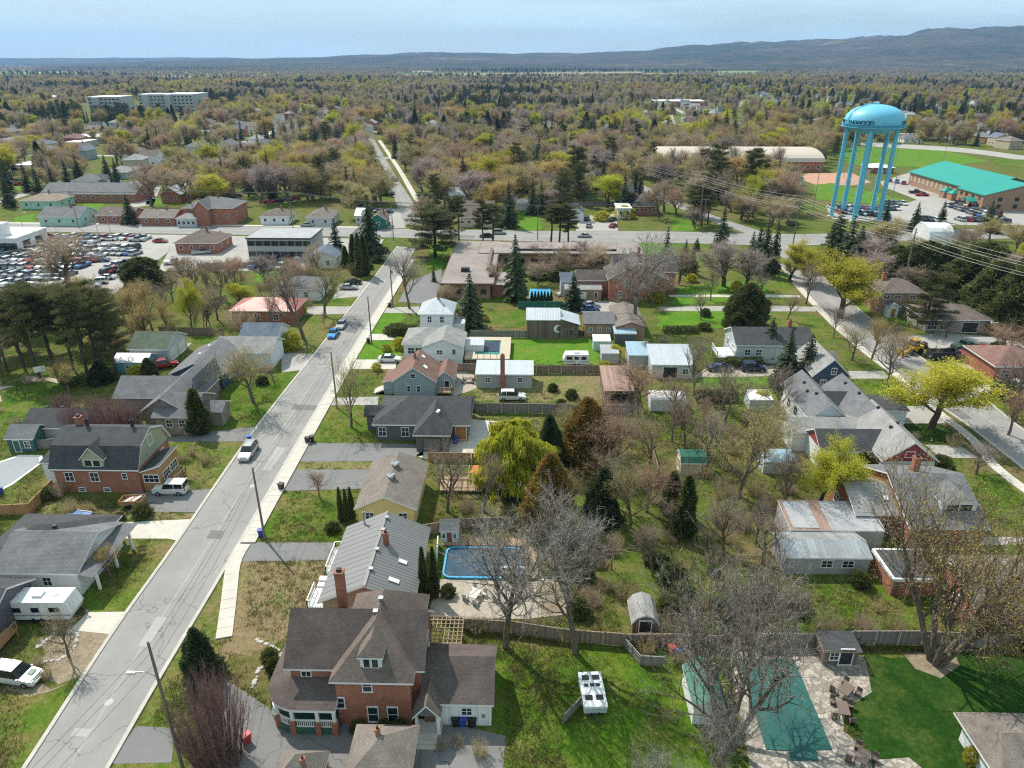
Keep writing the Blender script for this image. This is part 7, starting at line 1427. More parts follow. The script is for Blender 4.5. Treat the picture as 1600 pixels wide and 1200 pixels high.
# shrubs, seen one by one
for k, L_ in (('green_shrub', ((620, 520, 507, 40), (410, 600, 588, 18), (438, 500, 490, 14), (1222, 605, 590, 30), (1335, 620, 606, 12), (1150, 512, 502, 30), (1100, 515, 505, 20), (1395, 472, 462, 18), (1450, 470, 460, 16), (1560, 545, 535, 24), (600, 395, 386, 16), (590, 410, 400, 18), (576, 420, 410, 14), (520, 830, 818, 22), (690, 690, 678, 22), (740, 640, 628, 20), (1330, 1000, 985, 24), (1590, 1010, 985, 40), (810, 430, 418, 24), (840, 436, 424, 26), (868, 437, 425, 26), (640, 640, 630, 16), (700, 930, 915, 22), (600, 1140, 1128, 24), (625, 1140, 1126, 24), (560, 1142, 1130, 22), (1370, 485, 474, 16), (430, 1048, 1030, 26), (422, 1030, 1016, 24))),
             ('brown_shrub', ((110, 800, 775, 34), (135, 802, 780, 26), (95, 775, 745, 30), (320, 725, 700, 18), (265, 715, 692, 18), (300, 712, 690, 14), (1130, 770, 735, 44), (1180, 772, 740, 40), (1210, 800, 765, 44), (1100, 745, 712, 34), (1045, 760, 725, 30), (1160, 830, 795, 44), (1230, 850, 818, 34), (1005, 850, 818, 40), (960, 860, 826, 36), (1290, 990, 945, 50), (1350, 985, 950, 44), (1400, 985, 955, 40), (1520, 992, 960, 44), (1570, 990, 958, 44), (1040, 985, 950, 44), (1080, 990, 955, 44), (1010, 1020, 990, 36), (1060, 1030, 998, 40), (800, 905, 880, 30), (745, 985, 962, 40), (835, 985, 965, 36), (1205, 1000, 960, 50), (820, 880, 850, 34), (780, 850, 828, 36), (740, 850, 830, 30), (715, 1165, 1145, 30), (690, 1170, 1150, 26), (750, 1180, 1150, 34), (480, 380, 350, 24), (640, 430, 412, 24), (690, 465, 440, 20), (1100, 620, 588, 40), (1000, 680, 650, 34), (1240, 690, 655, 34), (1020, 630, 600, 34), (980, 590, 565, 30), (905, 690, 665, 26), (1170, 660, 630, 36), (45, 600, 580, 20), (1460, 560, 540, 24), (1500, 565, 545, 20), (1440, 740, 705, 20), (60, 1040, 1020, 26), (75, 1060, 1035, 22), (730, 800, 770, 34), (700, 690, 670, 24))),
             ('yellow_shrub', ((415, 545, 522, 30), (455, 545, 520, 30), (470, 490, 470, 18), (625, 545, 528, 20), (498, 1200, 1186, 28), (1025, 470, 455, 24), (1150, 458, 440, 18), (1080, 440, 428, 16), (1190, 632, 612, 36), (215, 590, 572, 26), (960, 560, 540, 22), (1030, 555, 540, 16), (1455, 470, 455, 14), (1515, 1190, 1170, 22), (1240, 640, 615, 26), (975, 340, 322, 30), (940, 345, 330, 24)))):
    for a in L_: T(k, *a, parts=False)
# second row: notable crowns between the cross street and the woods
for k, L_ in (('yellow', ((475, 300, 252, 56), (265, 255, 225, 30), (250, 215, 190, 50), (290, 225, 185, 50), (1485, 190, 165, 26), (1450, 195, 170, 30), (1555, 190, 172, 26), (815, 185, 160, 26), (875, 215, 192, 30), (910, 218, 195, 34), (955, 225, 205, 26), (670, 200, 175, 24), (895, 265, 225, 26), (1595, 420, 380, 20), (785, 270, 248, 34), (200, 165, 145, 30), (1205, 170, 155, 14), (40, 240, 212, 40), (325, 300, 265, 24), (60, 235, 210, 40))),
              ('lime', ((1165, 312, 252, 20), (1590, 215, 185, 26), (850, 242, 218, 24), (980, 235, 210, 40), (965, 245, 225, 40), (920, 300, 268, 22), (845, 250, 226, 20))),
              ('spruce', ((425, 312, 255, 20), (545, 322, 258, 22), (557, 322, 262, 20), (590, 300, 248, 20), (600, 305, 258, 16), (430, 235, 190, 18), (417, 228, 185, 12), (448, 232, 190, 12), (495, 240, 195, 20), (605, 225, 190, 12), (618, 248, 208, 14), (630, 220, 190, 10), (645, 225, 192, 12), (655, 222, 195, 12), (668, 225, 192, 12), (678, 228, 198, 12), (745, 210, 180, 14), (735, 205, 182, 12), (5, 295, 240, 18), (45, 300, 252, 20), (62, 305, 258, 18), (85, 300, 255, 18), (108, 295, 248, 18), (125, 285, 238, 18), (170, 285, 240, 18), (185, 290, 245, 16), (228, 290, 255, 26), (300, 302, 258, 20), (205, 350, 302, 26), (285, 312, 280, 12), (1290, 195, 170, 12), (1130, 230, 170, 22), (1105, 215, 175, 14), (1115, 218, 172, 14), (1145, 225, 178, 18), (912, 198, 168, 12), (1042, 215, 185, 14), (825, 300, 250, 20), (1265, 195, 162, 14), (1425, 180, 145, 22), (1437, 182, 150, 18), (1590, 170, 140, 14), (1395, 190, 165, 16), (1235, 145, 122, 10), (690, 310, 262, 18), (1495, 210, 192, 12), (500, 170, 148, 10), (870, 308, 252, 20))),
              ('bushy_pine', ((900, 308, 228, 40), (1115, 315, 225, 40), (1170, 315, 232, 36), (812, 300, 235, 30), (1090, 340, 292, 34), (985, 330, 300, 30), (480, 250, 212, 20), (665, 345, 300, 40)))):
    for a in L_: T(k, *a, parts=P(a[0], a[1])[1] < 300)
# ================================================================== houses and trees of the town behind, then the woods
wr = random.Random(11); wnp = np.random.default_rng(11)
CELL = 40.0; BG, PG = {}, {}; done = [0, 0]
def refresh():
    """sort what is taken into squares so that a place is looked up quickly"""
    for bx, by, r in BLOCK[done[0]:]:
        for i in range(int((bx-r-8)//CELL), int((bx+r+8)//CELL)+1):
            for j in range(int((by-r-8)//CELL), int((by+r+8)//CELL)+1): BG.setdefault((i, j), []).append((bx, by, r))
    for q in POLYB[done[1]:]:
        x0, x1, y0, y1 = min(p[0] for p in q), max(p[0] for p in q), min(p[1] for p in q), max(p[1] for p in q)
        if (x1-x0)*(y1-y0) > 4e6: BIG.append(q); continue
        for i in range(int(x0//CELL), int(x1//CELL)+1):
            for j in range(int(y0//CELL), int(y1//CELL)+1): PG.setdefault((i, j), []).append(q)
    done[:] = [len(BLOCK), len(POLYB)]
BIG = []
def free(x, y, m=0.0):
    if len(BLOCK) != done[0] or len(POLYB) != done[1]: refresh()
    c = (int(x//CELL), int(y//CELL))
    for bx, by, r in BG.get(c, ()):
        if math.hypot(bx-x, by-y) < r+m: return False
    for q in PG.get(c, ()):
        if inside(q, x, y): return False
    for q in BIG:
        if inside(q, x, y): return False
    return True
for q_ in ([(205,160),(310,160),(310,190),(205,186)], [(130,164),(190,164),(190,185),(130,185)], [(1225,268),(1290,256),(1330,228),(1480,226),(1640,240),(1640,354),(1290,352),(1262,318)],): POLYB.append([P(*p) for p in q_])
refresh()
# --- prototypes of plain town houses; every copy has its own wall and roof colour
WALLS = [('white', W_white), ('brick', W_brick), ('grey', W_lgrey), ('tan', W_tan), ('brick', W_brick), ('white', W_white), ('blue-grey', W_grey)]; ROOFS = [('grey', S_grey), ('brown', S_brown), ('charcoal', S_char), ('taupe', S_taupe), ('pale', S_pale), ('blue-grey', S_blue), ('red', S_red)]
PRO = {}
def town_house(x, y, rot, shape, wi, ri, detail=True):
    key = (shape, wi, ri)
    if key not in PRO:
        h = House('town_house', '', 'house', at=(0, 0)); BLOCK_n, POLY_n = len(BLOCK), len(POLYB)
        wall, rf = WALLS[wi][1], ROOFS[ri][1]
        if shape == 0: h.vol(-6.5, -5, 6.5, 5, 3.2, 5.8, 'gx', wall, rf)
        elif shape == 1: h.vol(-6.5, -5.5, 6.5, 5.5, 3.3, 5.8, 'hip', wall, rf)
        elif shape == 2: h.vol(-5, -5.5, 5, 5.5, 5.6, 8.4, 'gy', wall, rf)
        elif shape == 3: h.vol(-6.5, -5.5, 6.5, 5.5, 5.6, 8.0, 'hip', wall, rf)
        h.wins('S', (.2, .5, .8), 1.7, 1.2, 1.2, simple=True); h.wins('W', (.3, .7), 1.7, 1.2, 1.2, simple=True); h.wins('E', (.3, .7), 1.7, 1.2, 1.2, simple=True)
        if shape >= 2: h.wins('S', (.25, .75), 4.4, 1.2, 1.2, simple=True)
        if shape in (0, 3): b = h.b; h.chimney(1.5, .4, b[5]-1, b[5]+.8, .6, .6)
        if shape in (1, 0): h.vol(1.5, -7.5, 6.0, 0, 3.1, 5.0, 'gy', wall, rf); h.win('S', .5, 1.2, 2.6, 2.0, 'garage_door', fill=M_gdoor, simple=True)
        del BLOCK[BLOCK_n:], POLYB[POLY_n:]
        PRO[key] = h.o; o = h.o
    else: o = copy_tree(PRO[key])
    o.location = (x, y, 0); o.rotation_euler = (0, 0, rot); BLOCK.append((x, y, 13.0))
    AUTO.append((o, f'{WALLS[wi][0]} {("bungalow", "hip-roofed bungalow", "gabled two-storey house", "hip-roofed two-storey house")[shape]} with {ROOFS[ri][0]} roof', '', x, y)); tag(o, None, 'house', None); return o
spots = [(215, 262), (190, 275), (140, 215), (150, 205), (170, 212), (75, 250), (95, 258), (30, 222), (10, 205), (120, 225), (270, 270), (275, 265), (405, 195), (415, 183), (430, 180), (512, 190), (525, 196), (545, 205), (555, 208), (625, 190), (640, 188), (695, 188), (715, 187), (735, 190), (770, 215), (760, 222), (790, 230), (765, 195), (930, 195), (940, 182), (990, 185), (1010, 182), (1020, 190), (1045, 172), (1160, 215), (1190, 218), (1180, 205), (1245, 215), (1260, 212), (1240, 208), (1230, 200), (1300, 180), (1340, 152), (1440, 172), (1465, 188), (1480, 195), (1500, 178), (1510, 198), (1530, 195), (1525, 180), (1540, 218), (1560, 225), (1575, 230), (1490, 214), (1422, 220), (1445, 222), (1520, 205), (1385, 162), (1400, 168), (1300, 170), (1280, 150), (870, 205), (725, 270), (670, 258), (700, 255), (820, 268), (865, 265), (870, 280), (920, 285), (935, 290), (1065, 310), (480, 235), (520, 228), (515, 250), (400, 290), (385, 175), (340, 185), (360, 178), (1575, 180), (1590, 195), (1000, 205), (1020, 210), (655, 210), (680, 205)]
for sx, sy in spots:
    x, y = P(sx+wr.uniform(-3, 3), sy+2)
    if free(x, y, 3): town_house(x, y, wr.choice((0, math.pi/2, math.pi, R(12), R(102))), wr.randrange(4), wr.randrange(7), wr.randrange(7))
for a, b in TOWN:       # houses along the streets of the town, both sides
    ln = math.dist(a, b); tx, ty = (b[0]-a[0])/ln, (b[1]-a[1])/ln; ang_ = math.atan2(ty, tx)
    for i in range(int(ln/25)):
        for s in (-1, 1):
            if wr.random() < .25: continue
            d_ = 14+i*25+wr.uniform(-4, 4); x, y = a[0]+tx*d_-ty*s*17, a[1]+ty*d_+tx*s*17
            if free(x, y, -4): town_house(x, y, ang_+(math.pi if s < 0 else 0), wr.randrange(4), wr.choice((0, 1, 2, 3, 4, 5, 6, 0)), wr.choice((0, 1, 2, 3, 4, 4, 5, 0)))
n0 = 0
while n0 < 110:      # subdivisions further out
    px, py = (wr.uniform(860, 1300), wr.uniform(122, 165)) if wr.random() < .4 else (wr.uniform(0, 1600), wr.uniform(135, 290))
    x, y = P(px, py); n0 += 1
    if free(x, y, 5): town_house(x, y, wr.choice((0, math.pi/2, math.pi, R(12))), wr.randrange(4), wr.choice((0, 1, 2, 3, 6)), wr.choice((0, 2, 3, 5, 0, 1)))
# --- water tower
wx, wy = P(1336, 340); TZ = 33.0
tw_ = tag(empty('water_tower', (wx, wy, 0)), 'tall turquoise water tower with dark lettering round its flattened tank', 'water tower'); LANDMARK.append(('the turquoise water tower', wx, wy)); BLOCK.append((wx, wy, 9))
M_turq = paint('turquoise_paint', (.14, .49, .66), .5); M_turqd = plain('dark_lettering', (.015, .05, .09), .6, .1)
m = MB(); m.sm = True
m.lathe([(1.44, TZ-2.6), (4.50, TZ-2.5), (7.38, TZ-1.6), (9.54, TZ-.4), (10.08, TZ+.2), (10.21, TZ+1.6), (10.08, TZ+2.4), (9.45, TZ+4.0), (8.28, TZ+5.3), (6.30, TZ+6.4), (3.78, TZ+7.1), (1.44, TZ+7.4), (0.27, TZ+7.45)], 48).build('tank', M_turq, tw_)
m = MB(); m.lathe([(10.1, TZ-.15), (10.9, TZ-.15), (10.9, TZ+.05), (10.1, TZ+.05)], 40).build('walkway', M_turq, tw_)
m = MB()
for k in range(40): a = k*math.pi/20; m.bar((10.8*math.cos(a), 10.8*math.sin(a), TZ), (10.8*math.cos(a), 10.8*math.sin(a), TZ+1.0), .07)
m.lathe([(10.76, TZ+.98), (10.84, TZ+.98), (10.84, TZ+1.06), (10.76, TZ+1.06)], 40); m.build('railing', M_turq, tw_)
MB().tube([(0, 0, 0), (0, 0, TZ-2.4)], .95, 16).build('riser', M_turq, tw_)
for k in range(5):
    a = R(243+72*k); c, s = math.cos(a), math.sin(a)
    l = MB().tube([(8.7*c, 8.7*s, 0), (8.7*c, 8.7*s, TZ-.6)], .78, 12).build('leg', M_turq, tw_)
    MB().tube([(8.7*c, 8.7*s, 0), (8.7*c, 8.7*s, .5)], 1.6, 10).build('footing', M_conc, l)
m = MB()
for k in range(5):
    a, b = R(243+72*k), R(315+72*k)
    for z0_, z1_ in ((1, 10), (10, 20), (20, 29)): m.tube([(8.7*math.cos(a), 8.7*math.sin(a), z0_), (8.7*math.cos(b), 8.7*math.sin(b), z1_)], .06, 4); m.tube([(8.7*math.cos(b), 8.7*math.sin(b), z0_), (8.7*math.cos(a), 8.7*math.sin(a), z1_)], .06, 4)
tag(m.build('brace_rods', M_turq, tw_), kind='stuff')
m = MB(); a0 = R(190)
for s in (-.35, .35): m.tube([(11.0*math.cos(a0)+s, 11.0*math.sin(a0), TZ), (8.6*math.cos(a0)+s, 8.6*math.sin(a0), TZ+5.4), (4*math.cos(a0)+s, 4*math.sin(a0), TZ+7.5), (s, 0, TZ+7.8)], .12, 5)
m.lathe([(.9, TZ+7.3), (.9, TZ+7.9), (.2, TZ+8.1)], 10); m.build('ladder', M_turq, tw_)
def letter(ch, ang, rad_, z, size, parent):
    cu = bpy.data.curves.new('glyph', 'FONT'); cu.body = ch; cu.size = size; cu.extrude = .06; cu.align_x = 'CENTER'; cu.offset = .03
    tmp = bpy.data.objects.new('glyph', cu); me = bpy.data.meshes.new_from_object(tmp); me.name = 'letter'; bpy.data.objects.remove(tmp); me.materials.clear(); me.materials.append(M_turqd)
    o = bpy.data.objects.new('letter', me); col.objects.link(o); o.parent = parent
    o.matrix_local = Matrix.Translation((rad_*math.cos(ang), rad_*math.sin(ang), z)) @ Matrix.Rotation(ang+math.pi/2, 4, 'Z') @ Matrix.Rotation(math.pi/2, 4, 'X')
for base in (R(202), R(352)):
    for i, ch in enumerate('COLLINGWOOD'): letter(ch, base+(i-5)*R(8.2), 10.28, TZ+.95, 2.0, tw_)
# --- recreation centre with the teal roof
A, B_, C_ = P(1419, 268, 6), P(1521, 297, 6), P(1567, 277, 6)
ang = math.atan2(B_[1]-A[1], B_[0]-A[0]); L1 = math.dist(A, B_)
nrm = (-math.sin(ang), math.cos(ang)); wd = abs((C_[0]-B_[0])*nrm[0]+(C_[1]-B_[1])*nrm[1]); wd = min(max(wd, 22), 32)
cx_, cy_ = (A[0]+B_[0])/2+nrm[0]*wd/2, (A[1]+B_[1])/2+nrm[1]*wd/2
h = House('recreation_centre', 'long brick recreation hall with bright teal metal roof beside the parking lot', 'building', at=(cx_, cy_), rot=ang, short='the teal-roofed recreation hall')
h.vol(-L1/2, -wd/2, L1/2, wd/2, 6, 11, 'gx', W_tanb, S_teal, oh=.8, trim=S_teal); h.wins('S', [(i+.5)/14 for i in range(14)], 3.4, 1.6, 3.0, simple=True, trim=TRIMB, fill=W_tan)
h.vol(L1/2-5, -wd/2-4, L1/2+14, wd/2-2, 6.2, 10.5, 'gx', W_tanb, S_mintM if 'S_mintM' in globals() else S_teal, oh=.5, trim=S_teal, gm=W_tanb); h.wins('S', (.15, .35, .6, .85), 4.6, 1.6, 1.4, simple=True, trim=TRIMB); h.wins('S', (.15, .35, .85), 1.8, 1.6, 1.6, simple=True, trim=TRIMB); h.door('S', .6, 3.0, 2.6, GL); h.wins('E', (.2, .4, .6, .8), 4.6, 1.8, 1.5, simple=True, trim=TRIMB); h.wins('E', (.2, .4, .6, .8), 1.8, 1.8, 1.7, simple=True, trim=TRIMB); b = h.b
h.vol(b[0]+9, b[1]-3, b[0]+15, b[1]+2, 3.2, 4.4, 'gy', W_stucco, S_teal, oh=.2, nowall=True, trim=S_teal); h.vol(b[0]-8, b[1]+1, b[0]-4, b[1]+6, 3.0, 4.4, 'hip', W_tanb, S_teal, oh=.2, trim=S_teal); h.vol(b[0]-14, b[1]+1, b[0]-10, b[1]+6, 3.0, 4.4, 'hip', W_tanb, S_teal, oh=.2, trim=S_teal)
# --- arena with the long rounded roof
h = House('arena', 'long arena with pale rounded roof on low brick walls', 'building', short='the pale-roofed arena'); h.pv(1030, 1288, 252, 5.5, 40, 10.5, 'archx', W_brick, plain('cream_membrane', (.50, .44, .36), .8, .06, .1), oh=.2); h.wins('S', [(i+.5)/16 for i in range(16)], 2.6, 1.8, 1.4, simple=True)
# clearings before the far blocks are kept below
# --- pale apartment blocks far left, sheds and halls in the distance
for i, (xl, xr, py, d, lb) in enumerate(((214, 250, 152, 30, 'pale five-storey apartment block left of its twin beyond the trees'), (249, 300, 152, 45, 'pale five-storey apartment block with stepped white front beyond the trees'), (135, 186, 156, 30, 'pale apartment block nearest the left edge beyond the trees'))):
    h = House('apartment_block', lb, 'building', 'distant apartment blocks', short='the pale apartment blocks' if i == 1 else None); h.pv(xl, xr, py-5, 19, d, 19, 'flat', W_conc, S_flatw, oh=.2); w_ = (xr-xl)//6
    for z in (2, 5.6, 9.2, 12.8, 16.2): h.wins('S', [(k+.5)/w_ for k in range(w_)], z, 2.6, 1.5, simple=True, trim=TRIMD)
    h.vol(h.b[0]+6, h.b[1]-3, h.b[0]+13, h.b[1]+6, 18.4, 18.4, 'flat', W_conc, S_flatw, oh=.1)
for nm, lb, xl, xr, py, ze, d, wl, rf in (('school', 'long low school with flat pale roof amid far bare trees', 1026, 1105, 158, 7, 40, W_brick, S_flatw), ('warehouse', 'white warehouse roof among dark far trees at upper right', 1230, 1245, 122, 6, 30, W_white, S_flatw), ('warehouse', 'long white shed roof beside the far yellow willows', 27, 85, 151, 6, 40, W_white, S_flatw), ('warehouse', 'long pale warehouse far off behind the left woods', 244, 290, 120, 7, 60, W_white, S_flatw), ('warehouse', 'dark-walled warehouse far off next to the pale one', 330, 366, 121, 7, 50, W_slate, S_flatg), ('motel', 'low white-roofed commercial building at upper left', 105, 175, 214, 4, 25, W_lgrey, S_flatw), ('shop', 'white-roofed shop beside the left road', 15, 48, 258, 4, 18, W_white, S_flatw), ('shop', 'flat pale shop among far left houses', 100, 128, 222, 4, 20, W_lgrey, S_flatw), ('warehouse', 'wide pale store roof beyond the far field', 640, 676, 112, 6, 60, W_white, S_flatw)):
    h = House(nm, lb, 'building'); h.pv(xl, xr, py, ze, d, ze, 'flat', wl, rf, oh=.1); h.wins('S', [(k+.5)/8 for k in range(8)], ze*.5, 2.0, 1.6, simple=True)
h = House('showroom', 'white car showroom corner with blue sign at the left edge', 'building', short='the white car showroom'); h.pv(-70, 24, 372, 5.2, 16, 5.2, 'flat', W_white, S_flatw, oh=.3); h.wins('S', (.3, .5, .7, .9), 2.2, 4, 3, simple=True); h.wins('E', (.3, .7), 2.2, 4, 3, simple=True); h.vol(h.b[2]-8, h.b[1]+2, h.b[2]-5, h.b[1]+6, 9, 9, 'flat', W_white, S_flatw, oh=.05)
h = House('fabric_dome', 'white arched fabric shelter behind dark cedars by the cross street', 'shelter'); h.pv(1452, 1490, 376, 2.5, 11, 7.0, 'archx', W_white, S_flatw, oh=.05)
h = House('scoreboard_booth', 'small white-roofed booth beside the ball diamond', 'booth'); h.pv(1360, 1400, 262, 3, 12, 4.6, 'hip', W_brick, S_flatw, oh=.6)
refresh()
# --- single trees of the town: up to 300 of a kind stand as trees of their own, the mass behind is one wood
KINDS = ['bare']*5+['rust']*3+['mauve']*4+['olive']*5+['gold']*3+['yellow']*2+['spruce']*6+['bushy_pine']*2+['lime']*1
def try_tree(px, py, kinds, hmin, hmax, m=-.5, parts=False):
    x, y = P(px, py); k = wr.choice(kinds); hh = wr.uniform(hmin, hmax)
    rr = hh*.1*K[k][0][3]
    if free(x, y, rr*.35+m): plant(k, x, y, hh, None if 'pine' in k or k == 'spruce' else hh*wr.uniform(.8, 1.05), parts=parts); return 1
    return 0
GRID = {}
n1 = 0
for _ in range(1400):
    px, py = wr.uniform(-30, 1630), 195+165*wr.random()**1.15
    if py > 340 and (px < 600 or 690 < px < 1240): continue
    if 1225 < px and py > 256: continue
    if 1290 < px < 1560 and 222 < py < 262: continue
    if px < 290 and py > 262 and wr.random() < .8: continue
    if 1030 < px < 1290 and 232 < py < 285 and wr.random() < .7: continue
    if px < 620 and py > 318 and wr.random() < .4: continue
    if n1 < 560: n1 += try_tree(px, py, KINDS, 10, 18, -2)
n2 = 0
for (x0, y0, x1, y1, n, ks) in ((1080, 300, 1235, 372, 55, ['mauve', 'bare', 'mauve', 'olive']), (700, 225, 900, 320, 40, ['bare', 'mauve', 'olive', 'rust']), (215, 250, 600, 305, 60, ['rust', 'rust', 'bare', 'mauve', 'gold']), (1290, 372, 1600, 460, 30, ['mauve', 'bare', 'olive']), (0, 480, 260, 560, 16, ['olive', 'gold', 'bare']), (1000, 640, 1240, 800, 4, ['bare', 'mauve', 'olive']), (940, 265, 1080, 340, 25, ['mauve', 'bare', 'olive'])):
    for _ in range(n): n2 += try_tree(wr.uniform(x0, x1), wr.uniform(y0, y1), ks, 7, 12, -1)
# brush and saplings of the overgrown middle gardens
for (x0, y0, x1, y1, n, ks, h0, h1) in ((900, 660, 1250, 960, 90, ['brown_shrub', 'brown_shrub', 'brown_shrub', 'brown_shrub', 'green_shrub'], 1.0, 2.6), (900, 640, 1240, 900, 9, ['bare', 'olive', 'mauve', 'rust', 'gold'], 4, 8), (440, 380, 1200, 640, 60, ['brown_shrub', 'green_shrub', 'yellow_shrub'], .9, 2.2), (240, 390, 520, 560, 40, ['bare', 'olive', 'brown_shrub', 'gold'], 2.5, 7), (1240, 480, 1600, 860, 40, ['brown_shrub', 'green_shrub', 'bare', 'mauve'], 1.2, 3.5), (0, 560, 350, 830, 30, ['brown_shrub', 'green_shrub'], .9, 1.8), (1150, 880, 1600, 1010, 26, ['brown_shrub', 'brown_shrub', 'green_shrub'], .9, 2.0)):
    for _ in range(n):
        px, py = wr.uniform(x0, x1), wr.uniform(y0, y1); x, y = P(px, py); k = wr.choice(ks)
        if free(x, y, -.6): plant(k, x, y, wr.uniform(h0, h1), None, parts=False)
def nz2(x, y, s, o=0):
    return .5+.25*(math.sin(x/s+o)+math.sin(y/s*1.3+1.7*o+x/s*.4))*.8+.12*math.sin((x+y)/s*2.3+o)
# --- rough grass: tufts standing in the unmown ground near the houses
def tuft_mesh(name, mat, seed, n=9, h=.22, w=.03, spread=.16):
    g = np.random.default_rng(seed); o = np.stack([g.normal(0, spread, n), g.normal(0, spread, n), np.zeros(n)], 1); d = np.stack([g.normal(0, .45, n), g.normal(0, .45, n), np.ones(n)], 1)
    s = np.cross(d, g.normal(0, 1, (n, 3))); s /= np.linalg.norm(s, axis=1)[:, None]; L_ = h*g.uniform(.5, 1.3, (n, 1)); return arr_mesh(name, [(np.stack([o-s*w, o+s*w, o+d*L_], 1).reshape(-1, 3), 3, 0)], [mat])
K['tuft'] = [(None, None, tuft_mesh('tuft', leafy('tuft_green', (.10, .17, .025), (.16, .20, .04), .4, .3), 1), .2), (None, None, tuft_mesh('tuft', leafy('tuft_straw', (.30, .24, .11), (.22, .20, .07), .4, .3), 2), .2)]
K['weed'] = [(None, None, tuft_mesh('tuft', leafy('tuft_olive', (.12, .15, .03), (.20, .17, .07), .4, .3), 3, 14, .34, .03, .24), .2), (None, None, tuft_mesh('tuft', leafy('tuft_brown', (.25, .17, .09), (.18, .12, .07), .4, .2), 4, 12, .26, .03, .26), .2)]
def grass_pts(n, seed, region, thin=1.0):
    g = np.random.default_rng(seed); out = []
    x0, y0, x1, y1 = region
    for _ in range(n):
        x, y = P(g.uniform(x0, x1), g.uniform(y0, y1))
        if nz2(x, y, 9, 3)*.6+nz2(x, y, 2.7, 1)*.4 < thin*g.uniform(.6, 1.2): continue
        if any(inside(q, x, y) for q in PG.get((int(x//CELL), int(y//CELL)), ())): continue
        if inside(RICH, x, y): continue
        out.append((x, y))
    return out
RICH = [P(*p) for p in ((1352,1022),(1620,1018),(1640,1160),(1500,1290),(1380,1290),(1365,1185),(1318,1120))]
# --- woodland: one mass, instanced
def wood_object(name, kinds, pts, label, smin, smax, XY=1.25):
    cl = bpy.data.collections.new(name+'_kinds')
    pr = []
    for k in kinds:
        for p in K[k][:2]:
            o = bpy.data.objects.new(k, p[2]); cl.objects.link(o); pr.append(o)
    me = bpy.data.meshes.new(name); me.from_pydata([(x, y, 0) for x, y in pts], [], [])
    o = bpy.data.objects.new(name, me); col.objects.link(o); tag(o, label, 'woods', None, 'stuff')
    ng = bpy.data.node_groups.new(name, 'GeometryNodeTree'); ng.interface.new_socket('Geometry', in_out='INPUT', socket_type='NodeSocketGeometry'); ng.interface.new_socket('Geometry', in_out='OUTPUT', socket_type='NodeSocketGeometry')
    N, L = ng.nodes, ng.links; gi, go = N.new('NodeGroupInput'), N.new('NodeGroupOutput'); ip = N.new('GeometryNodeInstanceOnPoints'); ci = N.new('GeometryNodeCollectionInfo')
    ci.inputs['Collection'].default_value = cl; ci.inputs['Separate Children'].default_value = True; ci.inputs['Reset Children'].default_value = True
    ip.inputs['Pick Instance'].default_value = True
    def rnd(t, a, b, seed):
        r = N.new('FunctionNodeRandomValue'); r.data_type = t; ins = [i for i in r.inputs if i.enabled]
        ins[0].default_value = a; ins[1].default_value = b; r.inputs['Seed'].default_value = seed; return [q for q in r.outputs if q.enabled][0]
    L.new(gi.outputs[0], ip.inputs['Points']); L.new(ci.outputs[0], ip.inputs['Instance'])
    L.new(rnd('INT', 0, len(pr)-1, 3), ip.inputs['Instance Index']); L.new(rnd('FLOAT_VECTOR', (smin*XY, smin*XY, smin), (smax*XY, smax*XY, smax), 5), ip.inputs['Scale'])
    cb = N.new('ShaderNodeCombineXYZ'); L.new(rnd('FLOAT', 0, 6.28, 8), cb.inputs['Z']); L.new(cb.outputs[0], ip.inputs['Rotation']); L.new(ip.outputs[0], go.inputs[0])
    md = o.modifiers.new('scatter', 'NODES'); md.node_group = ng
    return o
def wood_pts(n, d0, d1, seed, power=1.0, dens=None, check=True):
    g = np.random.default_rng(seed); out = []
    while len(out) < n:
        u = g.random(); d = (d0**power+(d1**power-d0**power)*u)**(1/power); a = g.uniform(-.74, .74); x, y = d*math.tan(a)*1.0, d
        if dens is not None and g.random() > dens(x, y): continue
        if check and not free(x, y, -1 if d > 700 else 1): continue
        out.append((x, y))
    return out
allb = wood_pts(14500, 335, 2300, 91, .7, lambda x, y: (1.0 if y > 480 else .6)*(1.0 if nz2(x, y, 130) > .3 else .45)*(.5 if y < 1300 else .85)*(.35 if 700 < y < 1900 and 60 < x < .42*y and nz2(x, y, 90, 4) > .35 else 1))
con = [p for p in allb if nz2(*p, 70, 2) > .64 or hash(p) % 9 == 0]; cs = set(con); dec = [p for p in allb if p not in cs]
ma = [p for i, p in enumerate(dec) if nz2(*p, 160, 5) < .52]; ms_ = set(ma); mb_ = [p for p in dec if p not in ms_]
wood_object('woods', ['mauve', 'bare', 'olive', 'bare', 'olive'], ma, 'mauve-grey leafless woods and gardens behind the town', .85, 1.85)
wood_object('woods', ['rust', 'olive', 'bare', 'lime', 'olive', 'yellow', 'olive', 'bare', 'gold'], mb_, 'brown and gold budding woods and gardens behind the town', .85, 1.85)
wood_object('woods', ['spruce', 'spruce', 'bushy_pine', 'dark_conifer'], con, 'dark conifer groves scattered behind the town', .9, 1.8, 1.05)
refresh(); gp_ = grass_pts(70000, 5, (-20, 560, 1620, 1220), .52)
wood_object('grass', ['tuft', 'weed'], gp_, 'rough spring grass and weeds between the gardens', .6, 1.5, 1.0)['category'] = 'grass'
farp = wood_pts(15000, 2200, 9000, 92, .35, lambda x, y: 1.0)
fc = [p for i, p in enumerate(farp) if nz2(*p, 420, 1) > .62]; fs_ = set(fc)
wood_object('forest', ['spruce', 'dark_conifer', 'bushy_pine'], fc, 'far dark evergreen belts on the plain', 1.0, 1.7); wood_object('forest', ['mauve', 'bare', 'olive'], [p for p in farp if p not in fs_], 'far leafless forest on the plain below the escarpment', 1.0, 1.7)
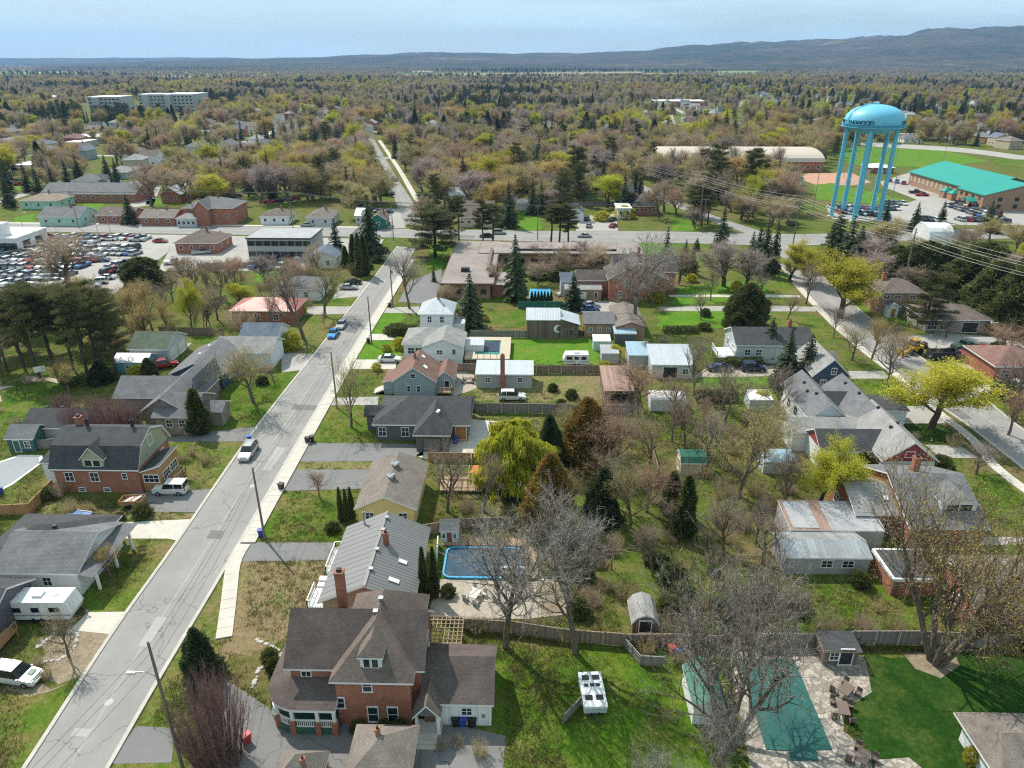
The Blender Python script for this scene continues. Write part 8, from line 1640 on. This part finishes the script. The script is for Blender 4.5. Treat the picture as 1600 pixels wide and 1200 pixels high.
# ---- hedges
for (x, y), V, label, mat in HEDGES:
    me = arr_mesh('hedge', [(V, 4, 0)], [mat or N_cedar]); o = bpy.data.objects.new('hedge', me); col.objects.link(o); o.location = (x, y, 0); tag(o, label, 'hedge')
# the row of small cone cedars by the blue pool
for i in range(7): T('cedar', 831+i*5, 471, 455, 5)
# ================================================================== air
hz = MB().box(-13200, -290, -1.5, 13200, 13600, 470).build('haze', [], uv=False); tag(hz, 'thin blue air over the plain', None, None, 'stuff')
m = bpy.data.materials.new('air'); m.use_nodes = True; nt = m.node_tree; nt.nodes.remove(nt.nodes['Principled BSDF']); v = nt.nodes.new('ShaderNodeVolumePrincipled')
v.inputs['Color'].default_value = (.33, .58, 1.0, 1); v.inputs['Density'].default_value = 6.5e-5; v.inputs['Anisotropy'].default_value = .2; nt.links.new(v.outputs[0], nt.nodes['Material Output'].inputs['Volume']); hz.data.materials.append(m)
# ================================================================== labels from the neighbours
lmx = np.array([[a[1], a[2]] for a in LANDMARK]); seen = {}
def depth_xy(x, y): return -x*math.sin(YAW)+y*math.cos(YAW)
rec = []
for o, look, noun, x, y in AUTO:
    if noun.startswith(('in the', 'at the', 'parked')):
        base = f'{look} {noun}'; rec.append((base, None, o, x, y)); continue
    d = np.hypot(lmx[:, 0]-x, lmx[:, 1]-y); i = int(d.argmin()); nm = LANDMARK[i][0]; dx, dy = x-lmx[i, 0], y-lmx[i, 1]
    if d[i] > 160: rel, nm = 'far beyond', nm
    elif abs(dy) > abs(dx): rel = 'behind' if dy > 0 else 'in front of'
    else: rel = 'right of' if dx > 0 else 'left of'
    rec.append((f'{look} {noun}'.strip(), f'{rel} {nm}', o, x, y))
grp = {}
for r in rec: grp.setdefault((r[0], r[1]), []).append(r)
ORD = ['nearest', 'second nearest', 'third nearest', 'fourth nearest', 'fifth nearest', 'sixth nearest', 'seventh nearest', 'eighth nearest', 'ninth nearest', 'tenth nearest', 'eleventh nearest', 'twelfth nearest']
for (base, rel), L_ in grp.items():
    L_.sort(key=lambda r: math.hypot(r[3], r[4]))
    for k, (b_, rl, o, x, y) in enumerate(L_):
        t = f'{b_} {rl}' if rl else b_
        words = len(t.split())
        if len(L_) == 1: o['label'] = t
        elif len(L_) <= 12 and words <= 14: o['label'] = f'{ORD[k]} {t}'
        else: o['label'] = t; o['group'] = o.get('group') or t
        if not o.get('group'): o['group'] = {'tree': 'deciduous trees of the town', 'spruce': 'spruces of the town', 'pine': 'pines of the town', 'cedar': 'cedars of the town', 'shrub': 'garden shrubs', 'house': 'houses of the town', 'conifer': 'dense conifers', 'willow': 'willows'}.get(o.get('category'), 'things of the town')
        if len(o['label'].split()) > 16: o['label'] = ' '.join(o['label'].split()[:16])
